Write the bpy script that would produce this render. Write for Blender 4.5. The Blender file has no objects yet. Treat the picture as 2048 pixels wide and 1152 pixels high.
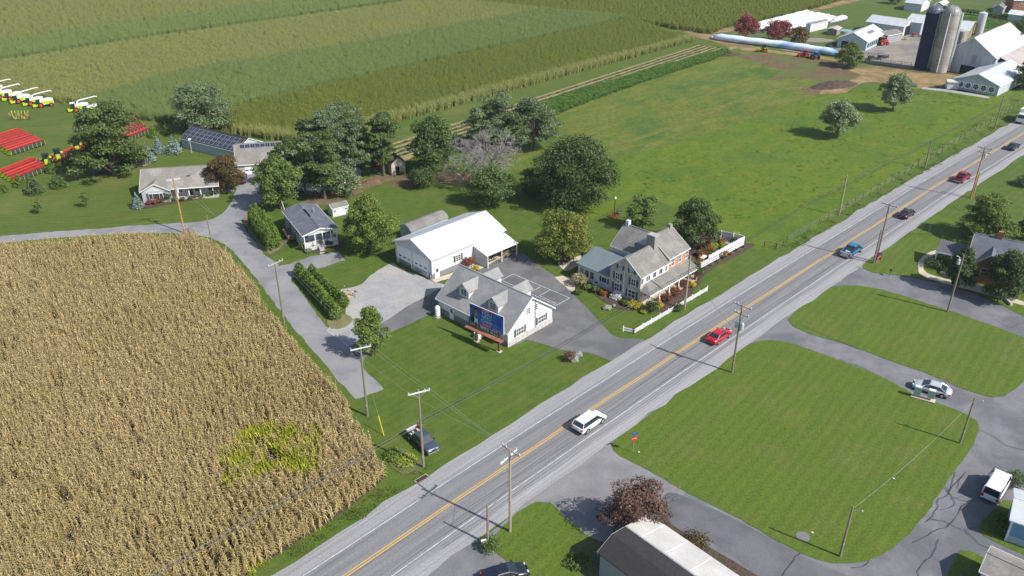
import bpy, bmesh, math, random
import numpy as np
from mathutils import Vector, Matrix, noise
R = math.radians
rnd = random.Random(7)
nrs = np.random.RandomState(11)
sc = bpy.context.scene
C = sc.collection

# ---------------------------------------------------------------- camera, sky, sun
CAM_H, TILT, FPX = 66.0, R(28.6), 1650.0
cd = bpy.data.cameras.new('camera')
cd.sensor_width = 36.0
cd.lens = FPX / 2048 * 36
cd.clip_end = 5000
cam = bpy.data.objects.new('camera', cd)
C.objects.link(cam)
cam.location = (0, 0, CAM_H)
cam.rotation_euler = (math.pi / 2 - TILT, 0, 0)
sc.camera = cam
sc.render.resolution_x, sc.render.resolution_y = 1024, 576

SUN_AZ, SUN_EL = R(-33), R(43)
w = bpy.data.worlds.new('World')
sc.world = w
w.use_nodes = True
nt = w.node_tree
bg = nt.nodes['Background']
sky = nt.nodes.new('ShaderNodeTexSky')
sky.sky_type = 'NISHITA'
sky.sun_disc = False
sky.sun_elevation = SUN_EL
sky.sun_rotation = math.pi / 2 - SUN_AZ
sky.altitude = 100
sky.air_density = 1.0
sky.dust_density = 1.5
nt.links.new(sky.outputs[0], bg.inputs[0])
bg.inputs[1].default_value = 0.105
ld = bpy.data.lights.new('sun', 'SUN')
ld.energy = 4.4
ld.angle = R(0.53)
ld.color = (1.0, 0.955, 0.88)
sun = bpy.data.objects.new('sun', ld)
C.objects.link(sun)
sd = Vector((math.cos(SUN_AZ) * math.cos(SUN_EL), math.sin(SUN_AZ) * math.cos(SUN_EL), math.sin(SUN_EL)))
sun.rotation_euler = sd.to_track_quat('Z', 'Y').to_euler()
sun.location = (60, -40, 120)
vs = sc.view_settings
vs.view_transform = 'Standard'
vs.look = 'None'
vs.gamma = 1
vs.exposure = 0.56
vs.use_curve_mapping = False
sc.cycles.max_bounces = 5
sc.cycles.diffuse_bounces = 3
sc.cycles.glossy_bounces = 2
sc.cycles.transmission_bounces = 2
sc.cycles.transparent_max_bounces = 4
sc.cycles.caustics_reflective = False
sc.cycles.caustics_refractive = False

_c, _s = math.cos(TILT), math.sin(TILT)
def at(px, py, z=0.0):
    """The point of the place, at height z, that the survey photograph shows at (px, py)."""
    u = (px - 1024) / FPX
    v = -(py - 576) / FPX
    k = (z - CAM_H) / (-_s + v * _c)
    return Vector((u * k, (_c + v * _s) * k, z))
def pxm(p):
    return FPX / (_c * p[1] + _s * (CAM_H - p[2]))
def height_of(base, py):
    v = -(py - 576) / FPX
    return CAM_H + (-_s + v * _c) / (_c + v * _s) * base[1]

# ---------------------------------------------------------------- materials
def lin(c):
    return tuple((x / 255 / 12.92) if x / 255 <= .04045 else (((x / 255) + .055) / 1.055) ** 2.4 for x in c) + (1,)
_M = {}
def mat(name, c1, c2=None, scale=1.0, c3=None, scale3=0.05, rough=0.85, metal=0.0, bump=0.0, bscale=None,
        stretch=(1, 1, 1), coord='Object', detail=6, lo=.35, hi=.65, lo3=.45, hi3=.6, rot=0.0, rnd_amt=0.0, spec=.3, fine=0.0, fscale=8.0, stripe=None):
    """Principled surface; c1/c2 mixed by a fine noise, c3 mixed in by a broad noise; colours are linear albedo."""
    if name in _M: return _M[name]
    m = bpy.data.materials.new(name); m.use_nodes = True
    n, l = m.node_tree.nodes, m.node_tree.links
    p = n['Principled BSDF']
    p.inputs['Roughness'].default_value = rough
    p.inputs['Metallic'].default_value = metal
    p.inputs['Specular IOR Level'].default_value = spec
    c1 = tuple(c1) + (1,) if len(c1) == 3 else c1
    col = None
    tc = n.new('ShaderNodeTexCoord'); mp = n.new('ShaderNodeMapping')
    l.new(tc.outputs[coord], mp.inputs[0])
    if rot:      # turn first, then stretch along the turned axis
        mp.vector_type = 'TEXTURE'; mp.inputs['Scale'].default_value = tuple(1 / q for q in stretch); mp.inputs['Rotation'].default_value = (0, 0, rot)
    else: mp.inputs['Scale'].default_value = stretch
    def nz(s, d=detail, src=mp):
        t = n.new('ShaderNodeTexNoise'); t.inputs['Scale'].default_value = s; t.inputs['Detail'].default_value = d
        t.inputs['Roughness'].default_value = .6
        l.new(src.outputs[0] if src is mp else src, t.inputs['Vector']); return t.outputs[0]
    def ramp(x, a, b):
        t = n.new('ShaderNodeMapRange'); t.inputs['From Min'].default_value = a; t.inputs['From Max'].default_value = b
        l.new(x, t.inputs['Value']); return t.outputs[0]
    def mix(f, a, b, typ='MIX'):
        t = n.new('ShaderNodeMix'); t.data_type = 'RGBA'; t.blend_type = typ
        if hasattr(f, 'type'): l.new(f, t.inputs[0])
        else: t.inputs[0].default_value = f
        for v, i in ((a, 6), (b, 7)):
            if isinstance(v, tuple): t.inputs[i].default_value = v
            else: l.new(v, t.inputs[i])
        return t.outputs[2]
    cur = c1
    if c2 is not None:
        cur = mix(ramp(nz(scale), lo, hi), cur, tuple(c2)[:3] + (1,))
    if c3 is not None:
        cur = mix(ramp(nz(scale3, 4, tc.outputs[coord]), lo3, hi3), cur, tuple(c3)[:3] + (1,))
    if fine:
        t = nz(fscale, 3, tc.outputs[coord])
        v = n.new('ShaderNodeMapRange'); v.inputs['From Min'].default_value = .3; v.inputs['From Max'].default_value = .7
        v.inputs['To Min'].default_value = 1 - fine; v.inputs['To Max'].default_value = 1 + fine
        l.new(t, v.inputs['Value'])
        cur = mix(1.0, cur, v.outputs[0], 'MULTIPLY')
    if stripe:   # mowing bands: (period in m, strength, direction)
        mq = n.new('ShaderNodeMapping'); mq.vector_type = 'TEXTURE'; mq.inputs['Rotation'].default_value = (0, 0, stripe[2]); l.new(tc.outputs[coord], mq.inputs[0])
        wv = n.new('ShaderNodeTexWave'); wv.bands_direction = 'Y'; wv.inputs['Scale'].default_value = .3142 / stripe[0]; wv.inputs['Distortion'].default_value = 1.5; wv.inputs['Detail'].default_value = 2; wv.inputs['Detail Scale'].default_value = .6
        l.new(mq.outputs[0], wv.inputs['Vector'])
        v = n.new('ShaderNodeMapRange'); v.inputs['To Min'].default_value = 1 - stripe[1]; v.inputs['To Max'].default_value = 1 + stripe[1]; l.new(wv.outputs['Fac'], v.inputs['Value'])
        cur = mix(1.0, cur, v.outputs[0], 'MULTIPLY')
    if rnd_amt:
        oi = n.new('ShaderNodeObjectInfo')
        v = n.new('ShaderNodeMapRange'); v.inputs['To Min'].default_value = 1 - rnd_amt; v.inputs['To Max'].default_value = 1 + rnd_amt
        l.new(oi.outputs['Random'], v.inputs['Value'])
        cur = mix(1.0, cur, v.outputs[0], 'MULTIPLY')
    if isinstance(cur, tuple): p.inputs['Base Color'].default_value = cur
    else: l.new(cur, p.inputs['Base Color'])
    if bump:
        b = n.new('ShaderNodeBump'); b.inputs['Strength'].default_value = bump; b.inputs['Distance'].default_value = .05
        l.new(nz(bscale or scale * 2, 4), b.inputs['Height']); l.new(b.outputs[0], p.inputs['Normal'])
    _M[name] = m
    return m

def leafmat(name, c1, c2, transl=.35, rough=.6, drift=None, rv=.15):
    """Foliage: the colour of each leaf clump comes from a per-face attribute 'tint'."""
    if name in _M: return _M[name]
    m = bpy.data.materials.new(name); m.use_nodes = True
    n, l = m.node_tree.nodes, m.node_tree.links
    for x in list(n): n.remove(x)
    out = n.new('ShaderNodeOutputMaterial')
    a = n.new('ShaderNodeAttribute'); a.attribute_name = 'tint'
    mx = n.new('ShaderNodeMix'); mx.data_type = 'RGBA'
    mx.inputs[6].default_value = tuple(c1) + (1,); mx.inputs[7].default_value = tuple(c2) + (1,)
    l.new(a.outputs['Fac'], mx.inputs[0])
    oi = n.new('ShaderNodeObjectInfo')
    v = n.new('ShaderNodeMapRange'); v.inputs['To Min'].default_value = 1 - rv; v.inputs['To Max'].default_value = 1 + rv
    l.new(oi.outputs['Random'], v.inputs['Value'])
    mm = n.new('ShaderNodeMix'); mm.data_type = 'RGBA'; mm.blend_type = 'MULTIPLY'; mm.inputs[0].default_value = 1
    l.new(mx.outputs[2], mm.inputs[6]); l.new(v.outputs[0], mm.inputs[7])
    if drift:    # slow change of ripeness over the field, carried by each scattered plant
        da = n.new('ShaderNodeAttribute'); da.attribute_type = 'INSTANCER'; da.attribute_name = 'drift'
        dm = n.new('ShaderNodeMix'); dm.data_type = 'RGBA'; dm.blend_type = 'MULTIPLY'; l.new(da.outputs['Fac'], dm.inputs[0])
        dm.inputs[7].default_value = tuple(drift) + (1,); l.new(mm.outputs[2], dm.inputs[6]); mm = dm
    p = n.new('ShaderNodeBsdfPrincipled'); p.inputs['Roughness'].default_value = rough
    p.inputs['Specular IOR Level'].default_value = .25
    t = n.new('ShaderNodeBsdfTranslucent')
    ms = n.new('ShaderNodeMixShader'); ms.inputs[0].default_value = transl
    l.new(mm.outputs[2], p.inputs['Base Color']); l.new(mm.outputs[2], t.inputs['Color'])
    l.new(p.outputs[0], ms.inputs[1]); l.new(t.outputs[0], ms.inputs[2]); l.new(ms.outputs[0], out.inputs[0])
    _M[name] = m
    return m

# ---------------------------------------------------------------- object helpers
def tag(o, label=None, cat=None, group=None, kind=None):
    if label: o['label'] = label
    if cat: o['category'] = cat
    if group: o['group'] = group
    if kind: o['kind'] = kind
    return o
def empty(name, loc, rz=0.0, label=None, cat=None, group=None):
    o = bpy.data.objects.new(name, None); C.objects.link(o)
    o.location = loc; o.rotation_euler = (0, 0, rz); o.empty_display_size = .2
    return tag(o, label, cat, group)
def copy_tree(o, parent=None, **kw):
    c = o.copy(); C.objects.link(c); c.parent = parent
    for ch in [x for x in KIDS.get(o, [])]:
        k = copy_tree(ch, c); KIDS.setdefault(c, []).append(k)
    return c
KIDS = {}
def link(name, me, mats, parent=None, loc=None, rot=None, smooth=False):
    o = bpy.data.objects.new(name, me); C.objects.link(o)
    if not me.materials:
        for m in (mats if isinstance(mats, (list, tuple)) else [mats]): me.materials.append(m)
    if parent is not None:
        o.parent = parent; KIDS.setdefault(parent, []).append(o)
    if loc is not None: o.location = loc
    if rot is not None: o.rotation_euler = rot
    if smooth: me.shade_smooth()
    return o

class MB:
    """Collects shapes with a material index; build() links them as one mesh object."""
    def __init__(s): s.v, s.f, s.mi = [], [], []
    def add(s, vs, fs, mi=0, M=None):
        k = len(s.v)
        if M is not None: vs = [M @ Vector(p) for p in vs]
        s.v += [tuple(p) for p in vs]; s.f += [tuple(i + k for i in f) for f in fs]; s.mi += [mi] * len(fs)
        return s
    def box(s, x0, x1, y0, y1, z0, z1, mi=0, M=None):
        v = [(x0, y0, z0), (x1, y0, z0), (x1, y1, z0), (x0, y1, z0), (x0, y0, z1), (x1, y0, z1), (x1, y1, z1), (x0, y1, z1)]
        return s.add(v, [(0, 3, 2, 1), (4, 5, 6, 7), (0, 1, 5, 4), (1, 2, 6, 5), (2, 3, 7, 6), (3, 0, 4, 7)], mi, M)
    def tube(s, pts, rads, n=6, mi=0, cap=True):
        pts = [Vector(p) for p in pts]
        if not isinstance(rads, (list, tuple)): rads = [rads] * len(pts)
        rings = []; ref = None
        for i, p in enumerate(pts):
            d = (pts[min(i + 1, len(pts) - 1)] - pts[max(i - 1, 0)]).normalized()
            a = Vector((0, 0, 1)) if abs(d.z) < .9 else Vector((1, 0, 0))
            if ref is not None: a = ref
            x = (a - d * a.dot(d)).normalized(); ref = x; y = d.cross(x)
            rings.append([p + (x * math.cos(t) + y * math.sin(t)) * rads[i] for t in [2 * math.pi * j / n for j in range(n)]])
        vs = [q for r in rings for q in r]; fs = []
        for i in range(len(pts) - 1):
            for j in range(n):
                a, b = i * n + j, i * n + (j + 1) % n
                fs.append((a, b, b + n, a + n))
        if cap:
            fs.append(tuple(range(n - 1, -1, -1))); fs.append(tuple(range((len(pts) - 1) * n, len(pts) * n)))
        return s.add(vs, fs, mi)
    def lathe(s, prof, n=16, mi=0, M=None, axis='z'):
        vs, fs = [], []
        for r, z in prof:
            for j in range(n):
                t = 2 * math.pi * j / n
                q = (r * math.cos(t), r * math.sin(t), z)
                if axis == 'y': q = (q[0], q[2], q[1])
                if axis == 'x': q = (q[2], q[0], q[1])
                vs.append(q)
        for i in range(len(prof) - 1):
            for j in range(n):
                a, b = i * n + j, i * n + (j + 1) % n
                fs.append((a, b, b + n, a + n))
        fs.append(tuple(range(n))); fs.append(tuple(range((len(prof) - 1) * n, len(prof) * n)))
        return s.add(vs, fs, mi, M)
    def prism(s, poly, z0, z1, mi=0, M=None):
        n = len(poly)
        vs = [(x, y, z0) for x, y in poly] + [(x, y, z1) for x, y in poly]
        fs = [tuple(range(n - 1, -1, -1)), tuple(range(n, 2 * n))] + [(i, (i + 1) % n, n + (i + 1) % n, n + i) for i in range(n)]
        return s.add(vs, fs, mi, M)
    def mesh(s, name):
        me = bpy.data.meshes.new(name)
        me.from_pydata(s.v, [], s.f)
        me.polygons.foreach_set('material_index', s.mi)
        me.update()
        bm = bmesh.new(); bm.from_mesh(me); bmesh.ops.recalc_face_normals(bm, faces=bm.faces); bm.to_mesh(me); bm.free()
        return me
    def build(s, name, mats, parent=None, loc=None, rot=None, smooth=False):
        return link(name, s.mesh(name), mats, parent, loc, rot, smooth)

def smooth_poly(pts, step=1.5, closed=True, jit=0.0, rounded=True):
    """Resamples a polygon of world points along a Catmull-Rom curve."""
    n = len(pts); out = []
    P = [Vector((p[0], p[1])) for p in pts]
    rng = range(n) if closed else range(n - 1)
    for i in rng:
        p0, p1, p2, p3 = [P[(i + k) % n] if closed else P[max(0, min(n - 1, i + k))] for k in (-1, 0, 1, 2)]
        k = max(1, int((p2 - p1).length / step))
        for j in range(k):
            t = j / k
            q = 0.5 * ((2 * p1) + (-p0 + p2) * t + (2 * p0 - 5 * p1 + 4 * p2 - p3) * t * t + (-p0 + 3 * p1 - 3 * p2 + p3) * t ** 3) if rounded else p1.lerp(p2, t)
            out.append(q)
    if not closed: out.append(P[-1])
    if jit:
        out = [q + Vector((noise.noise(Vector((q.x * .9, q.y * .9, 3))), noise.noise(Vector((q.x * .9, q.y * .9, 9))))) * jit for q in out]
    return out
LAYER = [0]
def sheet(name, px, m, z=None, rounded=True, jit=.25, step=1.0, world=False, kind='structure', parent=None, label=None, cat=None):
    if z is None:
        LAYER[0] += 1; z = LAYER[0] * .004
    pts = px if world else [at(*p) for p in px]
    q = smooth_poly(pts, step, True, jit, rounded)
    me = bpy.data.meshes.new(name)
    bm = bmesh.new()
    vs = [bm.verts.new((p.x, p.y, z)) for p in q]
    f = bm.faces.new(vs)
    bmesh.ops.triangulate(bm, faces=[f])
    for f in bm.faces:
        if f.normal.z < 0: f.normal_flip()
    bm.to_mesh(me); bm.free()
    o = link(name, me, m, parent)
    return tag(o, label, cat, kind=kind)

def in_poly(x, y, poly):
    """vectorised point in polygon"""
    inside = np.zeros(len(x), bool); n = len(poly); j = n - 1
    for i in range(n):
        xi, yi = poly[i][0], poly[i][1]; xj, yj = poly[j][0], poly[j][1]
        c = ((yi > y) != (yj > y)) & (x < (xj - xi) * (y - yi) / ((yj - yi) + 1e-12) + xi)
        inside ^= c; j = i
    return inside
# ================================================================ GROUND
G_lawn = mat('lawn_grass', (.050, .092, .009), (.076, .112, .014), .5, (.10, .116, .024), .12, rough=.95, bump=.3, bscale=7, fine=.34, fscale=5, lo3=.52, hi3=.8, stripe=(1.3, .05, R(46)))
G_lawn2 = mat('mown_lawn_stripes', (.062, .106, .010), (.086, .124, .014), .5, (.105, .120, .026), .16, rough=.95, stretch=(.25, 1, 1), rot=R(50), fine=.30, fscale=4, lo=.2, hi=.8, lo3=.5, hi3=.8, detail=5, stripe=(1.3, .06, R(50)), bump=.3, bscale=7)
G_lawnL = mat('yard_grass_left', (.058, .095, .010), (.082, .110, .016), .5, (.12, .13, .03), .06, rough=.95, stretch=(.3, 1, 1), rot=R(12), fine=.28, fscale=3, lo3=.52, hi3=.75, stripe=(1.4, .08, R(8)))
G_past = mat('pasture_grass', (.066, .118, .006), (.100, .138, .010), .3, (.050, .104, .010), .05, rough=.95, stretch=(.6, 1, 1), rot=R(44), fine=.22, fscale=1.2, lo3=.5, hi3=.7, bump=.2, bscale=3)
G_past2 = mat('pasture_rough_grass', (.070, .108, .010), (.125, .135, .022), .35, (.050, .10, .012), .07, rough=.95, stretch=(.3, 1, 1), rot=R(44), fine=.25, fscale=.9, lo3=.5, hi3=.65)
G_far = mat('field_grass_far', (.07, .105, .02), (.09, .125, .03), .1, (.06, .09, .03), .03, rough=.95)
G_soil = mat('crop_soil', (.05, .042, .026), (.075, .06, .038), .8, rough=.95, fine=.3)
G_dirt = mat('bare_dirt', (.21, .14, .065), (.30, .21, .105), .35, (.14, .11, .045), .12, rough=.95, fine=.2, fscale=2)
G_dirtd = mat('trodden_brown_earth', (.095, .06, .035), (.14, .10, .05), .5, (.09, .11, .03), .1, rough=.95, fine=.25, fscale=2)
G_mulch = mat('bark_mulch', (.055, .038, .03), (.085, .06, .045), 3, rough=.95, fine=.4, fscale=6)
G_gravel = mat('gravel', (.31, .31, .31), (.25, .25, .26), .5, (.34, .33, .30), .12, rough=.95, fine=.22, fscale=5, bump=.3, bscale=8)
G_conc = mat('concrete_pale', (.42, .36, .28), (.50, .44, .35), .6, rough=.9, fine=.1)
G_lot = mat('asphalt_lot', (.125, .125, .13), (.155, .153, .155), .3, (.105, .107, .112), .2, rough=.9, fine=.1, fscale=7)
G_lane = mat('asphalt_lane_worn', (.21, .21, .22), (.27, .267, .27), .4, (.175, .177, .19), .2, rough=.92, fine=.12, fscale=6, bump=.1, bscale=10)
G_park = mat('asphalt_park_road', (.14, .142, .155), (.185, .185, .195), .45, (.115, .118, .13), .15, rough=.9, fine=.12, fscale=5)
G_drive = mat('asphalt_dark_drive', (.085, .088, .10), (.115, .117, .128), .6, (.135, .137, .145), .1, rough=.9, stretch=(.15, 1, 1), rot=R(-34), fine=.12, fscale=5)
G_white = mat('white_road_paint', (.60, .60, .60), (.34, .34, .34), 1.5, rough=.8)
G_yel = mat('yellow_road_paint', (.60, .36, .05), (.50, .30, .06), 3, rough=.8)
G_crack = mat('crack_sealant', (.045, .045, .05), (.06, .06, .065), 2, rough=.8)
G_tarpatch = mat('dark_tar_patch', (.07, .068, .07), rough=.9)

# base terrain, out to the horizon
gm = bpy.data.meshes.new('ground')
gm.from_pydata([(-2500, -400, 0), (2500, -400, 0), (2500, 4200, 0), (-2500, 4200, 0)], [], [(0, 1, 2, 3)])
tag(link('ground', gm, G_lawn), kind='structure')

sheet('far_fields', [(-400, -60), (2500, -60), (2700, 20), (1720, 8), (1380, 75), (700, 20), (-400, 100)], G_far)
sheet('yard_left', [(-60, 470), (-60, 190), (110, 195), (345, 250), (470, 290), (380, 260), (355, 300), (300, 330), (500, 330), (470, 400), (440, 430), (300, 450)], G_lawnL)
PASTURE = [(1290, 395), (1450, 470), (1560, 495), (1720, 400), (1860, 318), (2010, 238), (2160, 150), (2050, 175), (1925, 185), (1800, 172), (1650, 180), (1560, 215), (1440, 262), (1300, 300), (1190, 330), (1130, 400), (1180, 440)]
sheet('pasture', PASTURE, G_past)
sheet('pasture_upper', [(1180, 330), (1300, 300), (1440, 262), (1560, 215), (1650, 185), (1720, 120), (1600, 115), (1480, 100), (1440, 112), (1300, 160), (1130, 218), (1080, 270), (980, 340), (1040, 345)], G_past2)
sheet('farmyard_earth', [(1470, 108), (1560, 112), (1640, 122), (1760, 130), (1900, 135), (1990, 175), (1900, 178), (1850, 172), (1800, 172), (1740, 162), (1690, 178), (1640, 190), (1600, 180), (1640, 165), (1590, 155), (1540, 160), (1560, 140), (1520, 128)], G_dirtd)
sheet('tan_yard', [(1700, 140), (1760, 132), (1830, 145), (1905, 150), (1915, 160), (1870, 172), (1820, 178), (1760, 165), (1720, 168), (1690, 185), (1640, 188), (1660, 172), (1690, 165), (1720, 150)], G_dirt)
sheet('farmyard_paving', [(1560, 92), (1660, 98), (1700, 88), (1790, 60), (1840, 62), (1850, 130), (1760, 128), (1700, 118), (1660, 112), (1600, 105), (1560, 98)], mat('farmyard_gravel', (.21, .19, .165), (.27, .24, .20), .3, (.17, .16, .15), .08, rough=.95, fine=.15, fscale=2))
sheet('farm_track', [(1380, 68), (1440, 66), (1510, 52), (1620, 25), (1700, 6), (1800, -25), (1790, -35), (1690, -2), (1600, 22), (1500, 47), (1440, 58), (1372, 62)], G_dirt)
sheet('farm_track_lower', [(1378, 70), (1420, 66), (1520, 96), (1640, 112), (1670, 122), (1560, 108), (1470, 98), (1430, 84)], G_dirt)
sheet('cow_track', [(1200, 290), (1300, 265), (1420, 220), (1520, 185), (1600, 172), (1602, 177), (1520, 192), (1425, 226), (1302, 272), (1200, 297)], mat('worn_track', (.085, .115, .014), (.17, .14, .05), .5, rough=.95, lo=.45, hi=.7))
sheet('gravel_path', [(1845, 175), (1900, 180), (1980, 194), (1978, 197), (1900, 185), (1843, 178)], G_gravel)
sheet('silage_pad', [(1500, 60), (1640, 25), (1700, 40), (1640, 75), (1560, 85), (1500, 78)], G_far)
sheet('garden_far', [(1880, 28), (2000, 30), (2040, 45), (1990, 60), (1920, 55)], mat('vegetable_leaves', (.06, .12, .02), (.09, .15, .03), .5, rough=.95, fine=.35, fscale=1))
# strips beside the corn
sheet('grass_strip', [(1385, 86), (1440, 93), (1300, 130), (1130, 178), (1000, 215), (860, 262), (780, 300), (770, 270), (860, 240), (911, 214), (1036, 179), (1247, 122)], G_lawnL)
def lerp2(a, b, t): return (a[0] + (b[0] - a[0]) * t, a[1] + (b[1] - a[1]) * t)
stripes_a = [(1400, 92), (1440, 96), (1405, 93)]
sheet('stubble_strip', [(1452, 96), (1464, 100), (1330, 140), (1130, 198), (960, 268), (800, 330), (796, 318), (940, 250), (1120, 184), (1300, 132)], mat('straw_stubble', (.24, .17, .075), (.30, .22, .10), .6, rough=.95, fine=.2, fscale=2))
TOPL, TOPR = (1398, 90), (1446, 97)
BOTL, BOTR = (775, 290), (790, 322)
for i in range(9):
    t0, t1 = i / 9, (i + 1) / 9
    a, b = lerp2(TOPL, TOPR, t0), lerp2(TOPL, TOPR, t1)
    c_, d = lerp2(BOTL, BOTR, t1), lerp2(BOTL, BOTR, t0)
    ma = mat('straw_mulch_row', (.20, .165, .075), (.26, .21, .10), .6, rough=.95, fine=.2, fscale=2) if i % 2 == 0 else mat('low_green_row', (.05, .085, .02), (.075, .10, .035), 1, rough=.95, fine=.4, fscale=2)
    sheet('crop_row_ground', [a, b, c_, d], ma, rounded=False, jit=.1)
# lots and lanes (disjoint from the layers above)
LAYER[0] = 2
sheet('side_lane', [(-80, 478), (0, 472), (100, 464), (200, 457), (300, 449), (400, 443), (440, 430), (462, 405), (470, 385), (478, 360), (492, 338), (510, 335), (530, 360), (560, 372), (548, 392), (520, 405), (500, 420), (484, 443), (497, 468), (515, 492), (532, 512), (548, 522), (556, 530),
    (580, 556), (600, 582), (616, 605), (640, 636), (660, 662), (690, 668), (705, 690), (727, 735), (745, 756), (767, 778), (740, 788), (711, 798), (690, 775), (676, 762), (640, 718), (590, 660), (569, 631), (538, 592), (499, 540), (460, 497), (430, 480), (390, 470), (300, 466), (200, 470), (100, 477), (0, 486), (-80, 492)], G_lane, jit=.3)
sheet('white_vehicle_pad', [(585, 350), (600, 340), (700, 330), (722, 350), (690, 385), (640, 392), (600, 380)], G_gravel)
sheet('mobile_home_drive', [(552, 534), (580, 528), (621, 513), (650, 507), (676, 503), (690, 520), (660, 530), (629, 540), (600, 548), (580, 560)], G_lane, rounded=False)
sheet('gravel_lot', [(676, 583), (700, 576), (723, 568), (754, 542), (785, 526), (800, 535), (862, 562), (886, 568), (905, 580), (878, 600), (778, 640), (712, 690), (690, 680), (660, 668), (655, 655), (690, 640), (692, 610)], G_gravel, jit=.5)
sheet('worn_verge', [(655, 640), (690, 628), (704, 640), (690, 655), (662, 658)], mat('worn_grass', (.13, .13, .05), (.19, .17, .09), .8, rough=.95, fine=.3))
sheet('asphalt_drive', [(700, 694), (740, 660), (778, 638), (820, 610), (878, 578), (915, 590), (890, 612), (860, 629), (820, 648), (783, 664), (750, 688), (722, 728)], G_lot, rounded=False)
sheet('parking_lot', [(915, 560), (956, 537), (990, 522), (1026, 506), (1048, 508), (1068, 524), (1085, 536), (1108, 552), (1133, 575), (1158, 601), (1172, 614), (1213, 659), (1235, 675), (1290, 680), (1302, 700), (1222, 722), (1205, 716), (1176, 706), (1123, 700), (1085, 688), (1050, 680), (1030, 690), (1000, 640)], G_lot, jit=.15)
LAYER[0] = 2
# mobile-home park on the right of the road: roads first, lawns on top of them
sheet('park_road', [(1190, 895), (1000, 1050), (960, 1080), (860, 1150), (800, 1230), (1280, 1230), (1500, 1280), (1700, 1400), (2300, 1400), (2300, 700), (2048, 600), (1850, 560), (1730, 524), (1655, 574), (1480, 700), (1364, 785)], G_park, rounded=False, jit=0)
sheet('entrance_asphalt', [(1000, 1052), (1190, 893), (1240, 905), (1300, 945), (1370, 975), (1330, 1040), (1290, 1060), (1200, 1090), (1130, 1020), (1080, 1006)], mat('asphalt_entrance', (.19, .19, .195), (.23, .225, .22), .4, (.165, .165, .175), .12, rough=.92, fine=.12, fscale=5))
sheet('dark_driveway', [(1335, 985), (1420, 1015), (1520, 1065), (1620, 1120), (1700, 1160), (1650, 1230), (1540, 1170), (1440, 1095), (1330, 1040)], G_drive, jit=.1)
Zi = LAYER[0] * .004 + .035
LAYER[0] = 12
def island(name, px, m=G_lawn2, jit=.2):
    return sheet(name, px, m, z=Zi, jit=jit)
island('lawn_island', [(1224, 890), (1260, 858), (1364, 784), (1440, 727), (1485, 695), (1520, 682), (1560, 682), (1600, 692), (1680, 722), (1760, 752), (1830, 790), (1880, 808), (1925, 825), (1952, 840), (1958, 862), (1940, 900), (1900, 955), (1850, 1030), (1800, 1085), (1750, 1115), (1690, 1128), (1640, 1122), (1560, 1085), (1500, 1050), (1440, 1018), (1372, 985), (1300, 942), (1240, 912)])
island('lawn_island_upper', [(1576, 640), (1600, 615), (1640, 582), (1680, 572), (1740, 575), (1800, 590), (1900, 622), (1980, 650), (2060, 680), (2140, 710), (2080, 730), (2040, 770), (2010, 792), (1985, 795), (1930, 780), (1860, 750), (1780, 722), (1700, 692), (1620, 668), (1585, 652)])
island('lawn_near', [(1072, 1004), (1100, 1006), (1125, 1030), (1184, 1076), (1250, 1110), (1280, 1230), (1060, 1230), (1020, 1130), (985, 1100), (988, 1075), (1010, 1050), (1035, 1025)])
island('lawn_brick_house', [(1725, 529), (1765, 500), (1800, 478), (1830, 474), (1860, 482), (1900, 495), (1960, 530), (2100, 620), (2100, 655), (2000, 610), (1900, 572), (1800, 552), (1745, 545)])
island('lawn_far_right', [(1815, 465), (1839, 452), (1870, 432), (1905, 442), (1960, 462), (2100, 490), (2100, 520), (1980, 500), (1930, 492), (1870, 470)])
island('lawn_field_right', [(1908, 408), (1948, 378), (2048, 316), (2200, 225), (2300, 500), (2060, 460), (1985, 438), (1930, 425)], G_lawn)
island('lawn_bottom_right', [(1958, 1062), (1995, 1012), (2010, 1000), (2300, 1100), (2300, 1230), (2048, 1110)])
island('lawn_corner', [(1920, 1100), (1945, 1104), (1975, 1120), (1940, 1170), (1880, 1200), (1895, 1150)])
sheet('bottom_driveway', [(900, 1110), (950, 1078), (975, 1082), (990, 1105), (1020, 1128), (1070, 1180), (1060, 1260), (760, 1300), (820, 1170)], mat('dark_driveway_asphalt', (.13, .132, .14), (.17, .17, .175), .5, rough=.9, fine=.1, fscale=5), z=Zi - .012)
island('planting_bed', [(1330, 1035), (1345, 1050), (1400, 1085), (1480, 1130), (1560, 1185), (1540, 1210), (1440, 1160), (1310, 1055), (1316, 1040)], G_mulch, .1)
sheet('curved_walk', [(1905, 500), (1870, 510), (1848, 528), (1852, 545), (1880, 555), (1960, 575), (2050, 605), (2050, 612), (1955, 585), (1875, 563), (1840, 548), (1838, 522), (1862, 504), (1895, 494)], G_conc, z=Zi + .012)
sheet('manhole_pad', [(1597, 1068), (1606, 1065), (1616, 1068), (1619, 1075), (1613, 1081), (1602, 1082), (1595, 1076)], mat('manhole_concrete', (.17, .15, .14), (.2, .18, .17), 3, rough=.9), z=Zi + .012, jit=0)
sheet('side_garden', [(1140, 1095), (1195, 1080), (1215, 1110), (1210, 1160), (1160, 1150), (1140, 1130)], mat('garden_weeds', (.07, .09, .03), (.12, .11, .06), 1, rough=.95, fine=.3), z=Zi + .008)
sheet('ditch_patch', [(775, 905), (800, 895), (850, 925), (846, 945), (805, 948), (780, 930)], mat('ditch_grass', (.075, .11, .03), (.15, .13, .06), .7, rough=.95, fine=.3))
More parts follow.
